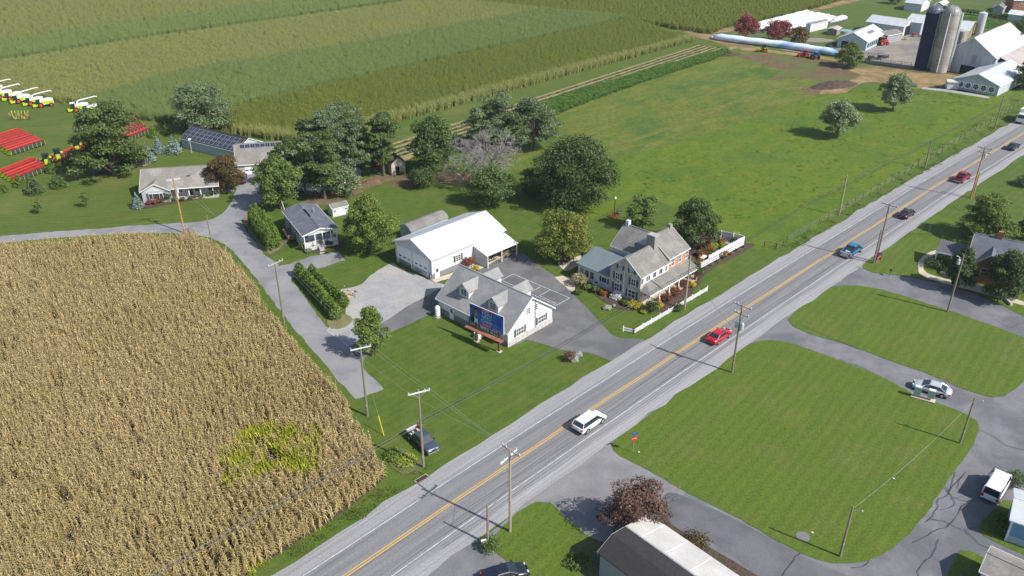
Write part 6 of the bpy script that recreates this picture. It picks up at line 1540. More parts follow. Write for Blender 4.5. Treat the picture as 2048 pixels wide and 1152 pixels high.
# vinyl fences
VIN = mat('white_vinyl', (.72, .71, .74), rough=.45)
def panel_fence(name, lab, px, hs, m=VIN):
    P = [at(*p) for p in px]; o0 = P[0]; t = empty(name, (o0.x, o0.y, 0), 0, lab, 'fence')
    for i, (a, b_) in enumerate(zip(P, P[1:])):
        d = b_ - a; an = math.atan2(d.y, d.x); q = a - o0; h_ = hs[min(i, len(hs) - 1)]
        M_ = Matrix.Translation((q.x, q.y, 0)) @ Matrix.Rotation(an, 4, 'Z')
        for k in range(int(d.length / .18)):
            mb = MB(); x_ = .09 + k * .18; mb.box(x_, min(x_ + .172, d.length - .06), -.02, .02, .1, h_ - .08, 0, M_); mb.build('board', m, t)
        mb = MB(); mb.box(.06, d.length - .06, -.035, .035, h_ - .1, h_, 0, M_); mb.build('rail', m, t)
        mb = MB(); mb.box(.06, d.length - .06, -.035, .035, .05, .14, 0, M_); mb.build('rail', m, t)
    for i, p_ in enumerate(P):
        q = p_ - o0; h_ = max(hs[min(i, len(hs) - 1)], hs[min(max(i - 1, 0), len(hs) - 1)]); mb = MB(); mb.box(q.x - .075, q.x + .075, q.y - .075, q.y + .075, 0, h_ + .1); mb.build('post', m, t)
    return t
e0 = [(1401, 537), (1416, 528.5), (1431, 520.5), (1446, 512), (1461, 503.5), (1475, 496), (1488, 489)]
panel_fence('privacy_fence', 'tall white vinyl privacy fence beside the fenced garden and mulch strip', e0, [1.1, 1.75])
panel_fence('privacy_fence', 'far shaded run of the white vinyl fence against the pasture', [(1488, 489), (1465, 484), (1441, 478.5), (1421, 474)], [1.75])
P = [at(1246.4, 663), at(1267.7, 667.6)]; Q = at(1414, 582)
t = empty('picket_fence', (P[1].x, P[1].y, 0), 0, 'low white picket fence along the farmhouse lawn at the road', 'fence')
pk = MB(); pk.add([(-.04, -.012, .06), (.04, -.012, .06), (.04, -.012, .78), (0, -.012, .86), (-.04, -.012, .78), (-.04, .012, .06), (.04, .012, .06), (.04, .012, .78), (0, .012, .86), (-.04, .012, .78)], [(0, 1, 2, 3, 4), (9, 8, 7, 6, 5), (0, 1, 6, 5), (1, 2, 7, 6), (2, 3, 8, 7), (3, 4, 9, 8), (4, 0, 5, 9)])
pkm = pk.mesh('picket'); pkm.materials.append(VIN)
for a, b_ in ((P[1], P[0]), (P[1], Q)):
    d = b_ - a; an = math.atan2(d.y, d.x); k = int(d.length / .135)
    for i in range(k + 1): q = a + d * i / k - P[1]; link('picket', pkm, None, t, (q.x, q.y, 0), (0, 0, an))
    for zz in (.25, .62):
        mb = MB(); M_ = Matrix.Translation((a.x - P[1].x, a.y - P[1].y, 0)) @ Matrix.Rotation(an, 4, 'Z'); mb.box(0, d.length, .013, .05, zz, zz + .08, 0, M_); mb.build('rail', VIN, t)
    k = max(1, round(d.length / 2.2))
    for i in range(k + 1): q = a + d * i / k - P[1]; mb = MB(); mb.box(q.x - .065, q.x + .065, q.y - .065, q.y + .065, 0, 1.0); mb.build('post', VIN, t)

# ================================================================ POLES AND WIRES
PW = mat('pole_wood_grey', (.24, .20, .165), (.17, .145, .12), 2, stretch=(4, 4, .4), rough=.9)
PWL = mat('pole_wood_pale', (.34, .29, .23), (.26, .22, .18), 2, stretch=(4, 4, .4), rough=.9)
PWG = mat('pole_wood_greenish', (.19, .20, .13), (.14, .15, .10), 2, stretch=(4, 4, .4), rough=.9)
PWO = mat('pole_wood_orange', (.42, .25, .09), (.34, .19, .07), 2, stretch=(4, 4, .4), rough=.9)
ARM = mat('crossarm_grey', (.36, .36, .36), (.28, .28, .28), 3, rough=.8)
INS = mat('porcelain', (.5, .52, .55), rough=.3)
CAN = mat('transformer_grey', (.45, .49, .52), rough=.4)
road_ang = R(44.5)
TOPS = {}
def pole(key, lab, base, top=None, m=PW, H=None, arms=(), cans=(), r0=.17, light=False, z=0, group='utility poles'):
    p = at(*base, z); H = H or height_of(p, top) - z
    t = empty('utility_pole', p, 0, lab, 'utility pole', group)
    mb = MB(); mb.tube([(0, 0, -.3), (0, 0, H * .5), (0, 0, H)], [r0, r0 * .85, r0 * .62], 9); mb.build('pole_shaft', m, t)
    ends = []
    for (zz, an, ln, am) in arms:
        M_ = Matrix.Translation((0, 0, H - zz)) @ Matrix.Rotation(an, 4, 'Z')
        mb = MB(); mb.box(-ln / 2, ln / 2, r0 * .6, r0 * .6 + .11, -.07, .07, 0, M_); a = mb.build('crossarm', am, t)
        for s_ in (-.94, -.55, .94):
            q = M_ @ Vector((s_ * ln / 2, r0 * .6 + .055, .07)); mb = MB(); mb.lathe([(.05, 0), (.08, .08), (.04, .16), (.06, .22)], 7); mb.build('insulator', INS, a, loc=q)
        ends.append([p + M_ @ Vector((s_ * ln / 2, r0 * .6, .28)) for s_ in (-.94, -.55, .94)])
        for s_ in (-1, 1):
            q0 = M_ @ Vector((s_ * ln * .3, r0 * .6 + .1, -.05)); q1 = M_ @ Vector((0, r0 * .4, -.75)); mb = MB(); mb.tube([q0, q1], .02, 4); mb.build('brace', Steel, a)
    for zz, an in cans:
        q = Vector((math.cos(an) * .45, math.sin(an) * .45, H - zz)); mb = MB(); mb.lathe([(.2, 0), (.23, .05), (.23, .8), (.2, .88), (.06, .95)], 12); c_ = mb.build('transformer', CAN, t, loc=q)
        mb = MB(); mb.lathe([(.05, 0), (.07, .06), (.03, .25)], 6); mb.build('bushing', INS, c_, loc=(0, 0, .92))
    if light:
        mb = MB(); mb.tube([(0, 0, H - .6), (math.cos(light) * .8, math.sin(light) * .8, H - .25)], .03, 5); a = mb.build('lamp_arm', Steel, t)
        mb = MB(); mb.lathe([(.06, 0), (.13, -.08), (.1, -.18)], 10); mb.build('lamp_head', ARM, a, loc=(math.cos(light) * .9, math.sin(light) * .9, H - .15))
    mb = MB(); mb.box(-.06, .06, -r0 - .03, -r0 + .02, 1.6, 1.95); mb.build('tag_plate', Steel, t)
    TOPS[key] = (p, H, ends); return t
pr_ = road_ang - math.pi / 2
pole('r1', 'pale utility pole with one white and one grey crossarm at the near lawn', (1020, 1062), 898, PWL, arms=((.3, pr_, 2.6, ARM), (1.1, road_ang + .15, 2.8, mat('white_crossarm', (.62, .63, .63), rough=.7))), z=.09)
pole('r2', 'utility pole with two transformers at the lawn island by the road', (1464, 745), 610, PW, arms=((.25, pr_, 2.6, ARM), (1.5, pr_, 2.2, ARM)), cans=((3.6, pr_), (3.7, pr_ + math.pi)), z=.05)
pole('r3', 'tall utility pole with one crossarm behind the blue pickup', (1752, 524), 407, PW, arms=((.35, pr_, 2.7, ARM),), z=.05)
pole('r3b', 'short grey pole standing right beside the tall crossarm pole', (1747, 527), 459, PW, z=.05)
pole('r4', 'orange-brown utility pole with two crossarms near the far red pickup', (1941, 397), 294, PWO, arms=((.3, pr_, 2.8, ARM), (1.2, pr_, 2.6, ARM)), cans=((2.2, pr_),), z=.05)
pole('r4b', 'orange stub pole beside the far crossarm pole', (1945, 395), 344, PWO, z=.05)
pole('r0', 'short dark pole with a meter box at the near driveway corner', (976, 1088), 1010, PW, r0=.15, z=.08)
pole('g', 'bare pole at the picket fence in front of the farmhouse', (1369, 618), 512, PWL)
pole('l2', 'bare pole at the pasture fence across from the dark sedan', (1678, 430), 350, PWL)
pole('l3', 'bare grey pole midway along the pasture fence', (1850, 335), 280, PW)
pole('l4', 'bare grey pole at the far end of the pasture fence', (1989, 257), 192, PW)
side = math.atan2(at(735, 832).y - at(569, 651).y, at(735, 832).x - at(569, 651).x) - math.pi / 2
pole('b', 'utility pole with grey crossarm standing beside the parked old pickup', (847, 935), 779, PW, arms=((.3, side - .2, 2.6, mat('pale_crossarm', (.55, .57, .58), rough=.7)),))
pole('c', 'utility pole with crossarm at the dead end of the gravel lane', (735, 832), 691, PWG, arms=((.3, side - .2, 2.6, mat('pale_crossarm', (.55, .57, .58), rough=.7)),))
pole('d', 'greenish utility pole with crossarm between lane and brown corn', (569, 651), 522, PWG, arms=((.3, side + .3, 2.7, ARM),))
pole('e', 'orange utility pole with crossarms in front of the ranch house', (369, 466), 357, PWO, arms=((.25, R(25), 2.4, mat('pale_crossarm', (.55, .57, .58), rough=.7)),), cans=((3.0, 1.2),))
pole('f', 'thin grey pole on the grass at the lane bend', (424, 488), 430, PW, r0=.14)
pole('p1', 'brown yard-light pole at the bottom of the lawn island', (1680, 1112), 1012, PW, light=-.5, r0=.14, z=.09)
pole('p2', 'brown yard-light pole at the upper corner of the lawn island', (1920, 886), 796, PW, light=-.3, r0=.14, z=.09)
pole('p3', 'utility pole with one transformer at the upper lawn island', (1895, 623), 511, PW, cans=((1.6, 2.8),), light=2.8, z=.09)
def wires(name, lab, spans, r__=.016, sag=.02, m=DkMetal):
    t = empty(name, spans[0][0], 0, lab, 'wire')
    for a, b_ in spans:
        pts = [a.lerp(b_, i / 12) - Vector((0, 0, 4 * sag * (a - b_).length * (i / 12) * (1 - i / 12))) - spans[0][0] for i in range(13)]
        mb = MB(); mb.tube(pts, r__, 4, cap=False); mb.build('wire', m, t)
    return t
def E_(k, j=0, i=0): return TOPS[k][2][j][i]
def Z_(k, z): p, H, e = TOPS[k]; return Vector((p.x, p.y, z))
dR = Vector((math.cos(road_ang), math.sin(road_ang), 0))
off_near = [E_('r1', 0, i) - dR * 45 for i in range(3)]
off_far = [E_('r4', 0, i) + Vector((math.cos(R(42)), math.sin(R(42)), 0)) * 50 for i in range(3)]
sp = []
for i in range(3): sp += [(off_near[i], E_('r1', 0, i)), (E_('r1', 0, i), E_('r2', 0, i)), (E_('r2', 0, i), E_('r3', 0, i)), (E_('r3', 0, i), E_('r4', 0, i)), (E_('r4', 0, i), off_far[i])]
wires('power_lines', 'three thin power lines strung along the right side of the main road', sp, .012)
sp = [(Z_('r1', 7.2) - dR * 45, Z_('r1', 7.2)), (Z_('r1', 7.2), Z_('r2', 7.2)), (Z_('r2', 7.2), Z_('r3', 7.2)), (Z_('r3', 7.2), Z_('r4', 7.2)), (Z_('r4', 7.2), Z_('r4', 7.2) + dR * 45)]
wires('service_cable', 'dark cable strung below the power lines on the right side of the road', sp, .025, .012)
wires('service_drop', 'cable from the short meter pole to the pale crossarm pole', [(Z_('r0', 4.6), Z_('r1', 7.0))], .02)
for j, (dz, lb) in enumerate(((7.0, 'upper'), (6.55, 'lower'))):
    sp = [(Z_('b', dz) - dR * 55, Z_('b', dz)), (Z_('b', dz), Z_('g', dz)), (Z_('g', dz), Z_('l2', dz)), (Z_('l2', dz), Z_('l3', dz)), (Z_('l3', dz), Z_('l4', dz)), (Z_('l4', dz), Z_('l4', dz) + dR * 45)]
    wires('communication_cable', f'{lb} thick dark cable along the left side of the road, over corn, lawn and pasture', sp, .042 if j == 0 else .034, .008)
sp = []
for i in range(3): sp += [(E_('e', 0, i), E_('d', 0, i)), (E_('d', 0, i), E_('c', 0, i)), (E_('c', 0, i), E_('b', 0, i)), (E_('b', 0, i), E_('r1', 0, 2 - i))]
wires('power_lines', 'pale power lines following the side lane and crossing to the road pole', sp, .010, .015, Steel)
wires('service_drop', 'cable crossing the road from the farmhouse pole to the transformer pole', [(Z_('g', 7.2), Z_('r2', 6.4))], .02)
wires('service_drop', 'wire between the two yard-light poles of the lawn island', [(Z_('p1', TOPS['p1'][1] - .3), Z_('p2', TOPS['p2'][1] - .3))], .010, .03, Steel)
wires('service_drop', 'wires from the transformer pole to the brick house', [(Z_('p3', 8.0), Vector((*at(1950, 560).to_2d(), 4.5)))], .014)
t = wires('guy_wire', 'steel guy wire with yellow sleeve anchoring the pole at the lane end', [(Z_('c', 10), at(768, 872))], .012, .0, Steel)
g = MB(); a = Z_('c', 10); e = at(768, 872); q0 = e - a; g.tube([q0 * .76, q0 * .995], .05, 6); g.build('guard_sleeve', mat('yellow_plastic', (.65, .50, .03), rough=.5), t)

# ================================================================ VEHICLES
TYRE = mat('tyre_rubber', (.02, .02, .02), rough=.9); RIM = mat('alloy_rim', (.42, .42, .43), rough=.35, metal=.5)
CARG = mat('car_glass', (.015, .022, .03), rough=.04, spec=.9)
RED_L = mat('tail_lamp', (.55, .02, .02), rough=.25); HEAD_L = mat('head_lamp', (.65, .68, .7), rough=.15); BLK = mat('black_trim', (.02, .02, .022), rough=.5)
CHR = mat('chrome_trim', (.6, .6, .62), rough=.2, metal=.7)
def paint(nm, c): return mat('paint_' + nm, c, rough=.25, spec=.6)
def vehicle(name, lab, pos, ang, kind, pm, group='vehicles on the main road', z=None, S=1.0, cat='car', tail=None, bed_load=None):
    t = empty(name, (pos.x, pos.y, pos.z if z is None else z), ang, lab, cat, group); t.scale = (S, S, S)
    P = dict(
      sedan=dict(L=4.8, W=1.82, H=1.45, st=[(-2.4, .35, .78), (-2.25, .25, .95), (-1.7, .2, 1.02), (-.6, .2, .97), (.8, .2, .93), (1.3, .2, .90), (2.1, .25, .78), (2.4, .35, .60)], cab=(1.25, .35, -1.0, -1.85), wb=(1.45, -1.4), wr=.34),
      suv=dict(L=4.9, W=1.95, H=1.76, st=[(-2.45, .45, 1.0), (-2.38, .3, 1.1), (-1.7, .25, 1.12), (.8, .25, 1.08), (1.2, .25, 1.05), (2.05, .3, .95), (2.35, .35, .8), (2.45, .45, .65)], cab=(1.35, .65, -2.0, -2.36), wb=(1.5, -1.45), wr=.38),
      pickup=dict(L=5.6, W=1.98, H=1.85, st=[(-.95, .4, 1.15), (-.9, .35, 1.18), (1.2, .35, 1.15), (1.4, .35, 1.14), (2.5, .4, 1.05), (2.72, .45, .95), (2.8, .5, .75)], cab=(1.45, .75, -.65, -.9), wb=(1.75, -1.75), wr=.42),
      van=dict(L=5.5, W=2.02, H=2.35, st=[(-2.75, .4, 1.25), (-2.7, .3, 1.3), (-1.7, .3, 1.3), (1.6, .3, 1.3), (2.2, .3, 1.22), (2.65, .35, 1.05), (2.75, .45, .8)], cab=(2.3, 1.45, -2.62, -2.72), wb=(1.7, -1.65), wr=.38),
    )[kind]
    w2 = P['W'] / 2
    mb = MB(); K = 10; v = []
    n_ = len(P['st'])
    for i, (x_, z0, z1) in enumerate(P['st']):
        e = .90 if i in (0, n_ - 1) else (.97 if i in (1, n_ - 2) else 1); w_ = w2 * e; h_ = z1 - z0
        ring = [(-.82, 0), (-1, .18), (-1, .6), (-.94, .9), (-.72, 1.0), (.72, 1.0), (.94, .9), (1, .6), (1, .18), (.82, 0)]
        v += [(x_, w_ * a, z0 + h_ * b_) for a, b_ in ring]
    f = [(i * K + j, i * K + (j + 1) % K, (i + 1) * K + (j + 1) % K, (i + 1) * K + j) for i in range(n_ - 1) for j in range(K)] + [tuple(range(K)), tuple(range((n_ - 1) * K, n_ * K))]
    mb.add(v, f); mb.build('body', pm, t, smooth=(True))
    c0, c1, c2, c3 = P['cab']; zb = max(q[2] for q in P['st'][2:5]) - .06; H = P['H']; wb_, wt_ = w2 * .93, w2 * (.76 if kind != 'van' else .86)
    cabv = [(c0, -wb_, zb), (c3, -wb_, zb), (c3, wb_, zb), (c0, wb_, zb), (c1, -wt_, H - .06), (c2, -wt_, H - .06), (c2, wt_, H - .06), (c1, wt_, H - .06)]
    mb = MB(); mb.add(cabv, [(0, 1, 5, 4), (2, 3, 7, 6)]); mb.build('side_windows', CARG, t)
    mb = MB(); mb.add(cabv, [(3, 0, 4, 7)]); mb.build('windscreen', CARG, t)
    mb = MB(); mb.add(cabv, [(1, 2, 6, 5)]); mb.build('rear_window', CARG, t)
    mb = MB(); r_in = .88; zc = H
    mb.add([(c1 + .05, -wt_ * 1.02, H - .08), (c2 - .05, -wt_ * 1.02, H - .08), (c2 - .05, wt_ * 1.02, H - .08), (c1 + .05, wt_ * 1.02, H - .08),
            (c1 - .1, -wt_ * r_in, zc), (c2 + .1, -wt_ * r_in, zc), (c2 + .1, wt_ * r_in, zc), (c1 - .1, wt_ * r_in, zc)],
           [(0, 1, 5, 4), (1, 2, 6, 5), (2, 3, 7, 6), (3, 0, 4, 7), (4, 5, 6, 7)]); mb.build('roof', pm, t)
    prs = [(0, 4), (3, 7), (1, 5), (2, 6)]
    for a, b_ in prs: mb = MB(); mb.tube([cabv[a], cabv[b_]], .055 if kind != 'van' else .09, 5); mb.build('pillar', pm, t)
    for s_ in (-1, 1):
        xm = (c1 + c2) / 2 + .1; mb = MB(); mb.tube([(xm - .05, s_ * wb_, zb), (xm, s_ * (wt_ + .01), H - .06)], .035, 4); mb.build('pillar', BLK if kind != 'van' else pm, t)
        mb = MB(); mb.box(c0 - .35, c0 - .15, s_ * w2 - .02, s_ * (w2 + .18) , zb + .02, zb + .17) if s_ > 0 else mb.box(c0 - .35, c0 - .15, -w2 - .18, -w2 + .02, zb + .02, zb + .17); mb.build('mirror', BLK if kind != 'sedan' else pm, t)
        xf = P['L'] / 2; zf = P['st'][-2][2] - .12; mb = MB(); mb.box(xf - .28, xf - .02, s_ * w2 * .55 - .16, s_ * w2 * .55 + .16, zf - .12, zf + .04); mb.build('headlight', HEAD_L, t)
        zr = P['st'][1][2] - .12 if kind != 'pickup' else 1.0; mb = MB(); y_ = s_ * w2 * .82; mb.box(-xf - .02, -xf + .22, y_ - .14, y_ + .14, zr - (.2 if kind in ('sedan', 'suv') else .42), zr + .02); mb.build('taillight', RED_L, t)
        for x_ in P['wb']:
            M_ = Matrix.Translation((x_, s_ * (w2 - .09), P['wr']))
            mb = MB(); mb.lathe([(P['wr'] + .07, -.105), (P['wr'] + .07, .105)], 18, 0, M_, 'y'); mb.build('wheel_arch', BLK, t)
            mb = MB(); mb.lathe([(P['wr'] * .8, -.14), (P['wr'], -.1), (P['wr'], .1), (P['wr'] * .8, .14)], 18, 0, M_, 'y'); wh = mb.build('wheel', TYRE, t)
            mb = MB(); mb.lathe([(P['wr'] * .62, -.15), (P['wr'] * .62, .15)], 12, 0, M_, 'y'); mb.build('rim', RIM, wh)
    mb = MB(); xr = P['L'] / 2; mb.box(-xr - .06, -xr + .12, -w2 * .85, w2 * .85, .38, .55); mb.build('rear_bumper', BLK if kind in ('van', 'suv') else (CHR if kind == 'pickup' else pm), t)
    mb = MB(); mb.box(xr - .12, xr + .04, -w2 * .85, w2 * .85, .38, .55); mb.build('front_bumper', CHR if kind == 'pickup' else pm, t)
    mb = MB(); mb.box(xr - .06, xr + .02, -w2 * .45, w2 * .45, .58, .75); mb.build('grille', BLK, t)
    if kind == 'suv':
        for s_ in (-1, 1): mb = MB(); mb.tube([(c1 - .2, s_ * wt_ * .9, H + .04), (c2 + .3, s_ * wt_ * .9, H + .04)], .025, 4); mb.build('roof_rail', BLK, t)
    if kind == 'pickup':
        tm = tail or pm
        for y0, y1, nm in ((-w2, -w2 + .1, 'bed_side'), (w2 - .1, w2, 'bed_side')): mb = MB(); mb.box(-xr + .05, -.9, y0, y1, .45, 1.18); mb.build(nm, pm, t)
        mb = MB(); mb.box(-xr, -xr + .08, -w2 + .1, w2 - .1, .5, 1.16); mb.build('tailgate', tm, t)
        mb = MB(); mb.box(-xr + .08, -.93, -w2 + .1, w2 - .1, .5, .62); mb.build('bed_floor', BLK, t)
        if bed_load:
            for i in range(9): mb = MB(); x_, y_ = rnd.uniform(-2.5, -1.2), rnd.uniform(-.7, .7); mb.box(x_, x_ + rnd.uniform(.15, .5), y_, y_ + rnd.uniform(.15, .4), .62, rnd.uniform(.75, 1.1)); mb.build('load', [Conc, Wood, W_trim][i % 3], t)
    return t
def lane(px, z=RZ + .004): p = at(*px); p.z = z; return p
RA = road_ang
vehicle('white_suv', 'white sport utility vehicle driving up the near part of the road', lane((1178, 852)), RA + R(1), 'suv', paint('white', (.72, .72, .71)))
vehicle('red_sedan', 'red sedan passing the transformer pole', lane((1437, 679)), RA, 'sedan', paint('red', (.42, .012, .03)))
vehicle('blue_pickup', 'blue pickup truck with white tailgate and loaded bed', lane((1702, 508)), RA, 'pickup', paint('blue', (.03, .14, .30)), cat='pickup truck', tail=paint('silver', (.5, .52, .56)), bed_load=True)
vehicle('dark_sedan', 'dark maroon sedan across from the pasture, between blue and red trucks', lane((1812, 433)), RA - R(1), 'sedan', paint('black_cherry', (.035, .02, .03)))
vehicle('red_pickup', 'dark red pickup truck near the far crossarm pole', lane((1923, 361)), RA - R(1), 'pickup', paint('dark_red', (.26, .015, .04)), cat='pickup truck')
vehicle('black_sedan', 'black sedan farthest up the road before the white box truck', lane((2025, 298)), RA - R(1), 'sedan', paint('black', (.015, .02, .03)))
vehicle('silver_sedan', 'silver sedan waiting on the park road behind the mailboxes', at(1862, 783, .05), R(146), 'sedan', paint('silver_blue', (.38, .41, .47)), group=None)
vehicle('white_van', 'white passenger van parked at the park road curve', at(1989, 984, .05), R(47), 'van', paint('white', (.72, .72, .71)), group=None, cat='van', S=.94)
vehicle('old_pickup', 'old two-tone blue and silver pickup parked on the grass with a loaded bed', at(845, 888, .0), R(-52), 'pickup', paint('steel_blue', (.045, .06, .09)), group=None, cat='pickup truck', bed_load=True, tail=paint('silver', (.5, .52, .56)), S=.93)
vehicle('parked_car', 'black car cut by the bottom edge on the driveway corner', at(1010, 1156, .05), R(20), 'sedan', paint('black', (.015, .02, .03)), group=None)
vehicle('purple_car', 'dark purple car parked by the solar garage under the bronze tree', at(484, 362, .03), R(100), 'suv', paint('plum', (.05, .02, .06)), group=None)
vehicle('work_pickup', 'white pickup parked on gravel beneath the crowded trees', at(622, 383, .03), R(-20), 'pickup', paint('white', (.72, .72, .71)), group=None, cat='pickup truck')
for bs, a_, lb in (((610, 352), 70, 'white van left of the others beneath the crowded trees'), ((640, 348), 65, 'white van in the middle beneath the crowded trees'), ((676, 345), 70, 'white van nearest the wood pile beneath the crowded trees'), ((668, 372), 150, 'white van lying crosswise at the lawn edge under the trees')):
    vehicle('parked_van', lb, at(*bs, .03), R(a_), 'van', paint('white', (.72, .72, .71)), group='white vans under the trees', cat='van')
# white box truck coming down the road
def box_truck(pos, ang):
    t = empty('box_truck', pos, ang, 'white box truck coming towards the viewer at the right edge', 'truck', 'vehicles on the main road'); wm = paint('white', (.72, .72, .71))
    MB().box(-4.2, 1.2, -1.2, 1.2, .95, 3.5).build('cargo_box', wm, t); MB().box(-4.2, 3.2, -.5, .5, .5, .95).build('chassis', BLK, t)
    mb = MB(); v = [(1.3, -1.05, .6), (3.2, -1.05, .6), (3.25, -1.0, 1.5), (2.7, -.9, 2.5), (1.3, -.95, 2.6)]; v += [(a, -q, c) for a, q, c in v]
    mb.add(v, [(0, 1, 2, 3, 4), (5, 6, 7, 8, 9), (1, 2, 7, 6), (2, 3, 8, 7), (3, 4, 9, 8), (0, 4, 9, 5), (0, 1, 6, 5)]); mb.build('cab', wm, t)
    mb = MB(); mb.add([(3.26, -.85, 1.6), (3.26, .85, 1.6), (2.82, .8, 2.4), (2.82, -.8, 2.4)], [(0, 1, 2, 3)]); mb.build('windscreen', CARG, t)
    for s_ in (-1, 1):
        for x_ in (2.3, -2.6):
            M_ = Matrix.Translation((x_, s_ * .95, .45)); mb = MB(); mb.lathe([(.4, -.16), (.46, -.1), (.46, .1), (.4, .16)], 16, 0, M_, 'y'); wh = mb.build('wheel', TYRE, t); mb = MB(); mb.lathe([(.24, -.17), (.24, .17)], 10, 0, M_, 'y'); mb.build('rim', RIM, wh)
        mb = MB(); mb.box(3.2, 3.28, s_ * .75 - .15, s_ * .75 + .15, .8, 1.0); mb.build('headlight', HEAD_L, t)
        mb = MB(); mb.box(2.6, 2.75, s_ * 1.2 - .08, s_ * 1.2 + .08, 1.6, 2.1); mb.build('mirror', BLK, t)
box_truck(lane((2046, 244)), RA + math.pi)

# ================================================================ FARM MACHINERY
LIME = mat('lime_paint', (.42, .55, .02), (.36, .48, .02), 2, rough=.4); HRED = mat('header_red', (.42, .035, .018), (.30, .018, .016), 1.5, rough=.45, rnd_amt=.4)
WHP = paint('white', (.72, .72, .71)); RRIM = mat('red_rim', (.70, .05, .02), rough=.4)
def header_proto(L1=9.0):
    """one harvest header: lime frame, dark back, red reel of six bars"""
    t = empty('harvest_header', (0, 0, 0))
    MB().box(0, L1, -.15, .0, .25, 1.35).build('back_wall', DkMetal, t)
    MB().box(0, L1, -1.5, -.1, .15, .28).build('table', DkMetal, t)
    mb = MB(); mb.box(0, L1, -.28, -.12, 1.3, 1.42); mb.build('top_beam', HRED, t)
    n_ = 8
    rb = MB(); rb.box(-.04, .04, -.22, -.16, .2, 1.2); rbm = rb.mesh('back_rib'); rbm.materials.append(LIME)
    for i in range(n_ + 1): link('back_rib', rbm, None, t, (L1 * i / n_, .28 + .05, 0))
    mb = MB(); mb.tube([(.1, -.85, .95), (L1 - .1, -.85, .95)], .3, 6); rl = mb.build('reel', HRED, t)
    bt = MB(); bt.box(.15, L1 - .15, -.11, .11, -.04, .04); btm = bt.mesh('reel_bar'); btm.materials.append(HRED)
    for k in range(6): a = k * math.pi / 3; link('reel_bar', btm, None, rl, (0, -.85 + .55 * math.cos(a), .95 + .5 * math.sin(a)), (a, 0, 0))
    MB().box(0, L1, -1.62, -1.5, .1, .22).build('cutter_bar', LIME, t)
    for x_ in (0, L1):
        mb = MB(); mb.add([(x_ - .06, -1.7, .15), (x_ - .06, .1, .15), (x_ - .06, .1, 1.3), (x_ - .06, -.6, 1.1), (x_ + .06, -1.7, .15), (x_ + .06, .1, .15), (x_ + .06, .1, 1.3), (x_ + .06, -.6, 1.1)], [(0, 1, 2, 3), (4, 5, 6, 7), (0, 3, 7, 4), (3, 2, 6, 7)]); mb.build('end_divider', LIME, t)
    return t
first = [None]
def headers(p0, p1, q0, n_, lab, grp):
    """n_ headers side by side: right ends run from p0 to p1, each reaching towards direction p0->q0"""
    a, b_, c_ = at(*p0), at(*p1), at(*q0); d = (c_ - a); an = math.atan2(d.y, d.x)
    for i in range(n_):
        q = a.lerp(b_, i / max(1, n_ - 1))
        if first[0] is None: t = first[0] = header_proto()
        else: t = copy_tree(first[0])
        t.location = (q.x, q.y, 0); t.rotation_euler = (0, 0, an + rnd.gauss(0, .012))
        o = ['farthest', 'second', 'third', 'fourth', 'fifth', 'sixth', 'seventh', 'eighth'][i] if i < n_ - 1 else 'nearest'
        tag(t, f'red and lime harvest header, {o} of the {lab}', 'harvest header', grp)
headers((45, 268), (91, 290), (0, 282), 8, 'block at the left edge', 'harvest headers parked on the left lawn')
headers((74, 327), (99, 341), (0, 356), 5, 'block before the young evergreens', 'harvest headers parked on the left lawn')
headers((168, 300), (176, 308), (110, 328), 2, 'pair beside the lime tractors', 'harvest headers parked on the left lawn')
headers((272, 243), (302, 266), (215, 266), 5, 'block behind the spreading tree', 'harvest headers parked on the left lawn')
headers((205, 284), (212, 292), (165, 304), 2, 'pair in the tree shade', 'harvest headers parked on the left lawn')
headers((250, 262), (262, 274), (195, 290), 3, 'trio between tree trunk and far block', 'harvest headers parked on the left lawn')
def big_wheel(t, x_, y_, r__, w_, rim=RRIM):
    M_ = Matrix.Translation((x_, y_, r__)); mb = MB(); mb.lathe([(r__ * .85, -w_), (r__, -w_ * .8), (r__, w_ * .8), (r__ * .85, w_)], 18, 0, M_, 'y'); wh = mb.build('wheel', TYRE, t)
    mb = MB(); mb.lathe([(r__ * .55, -w_ - .02), (r__ * .55, w_ + .02)], 12, 0, M_, 'y'); mb.build('rim', rim, wh)
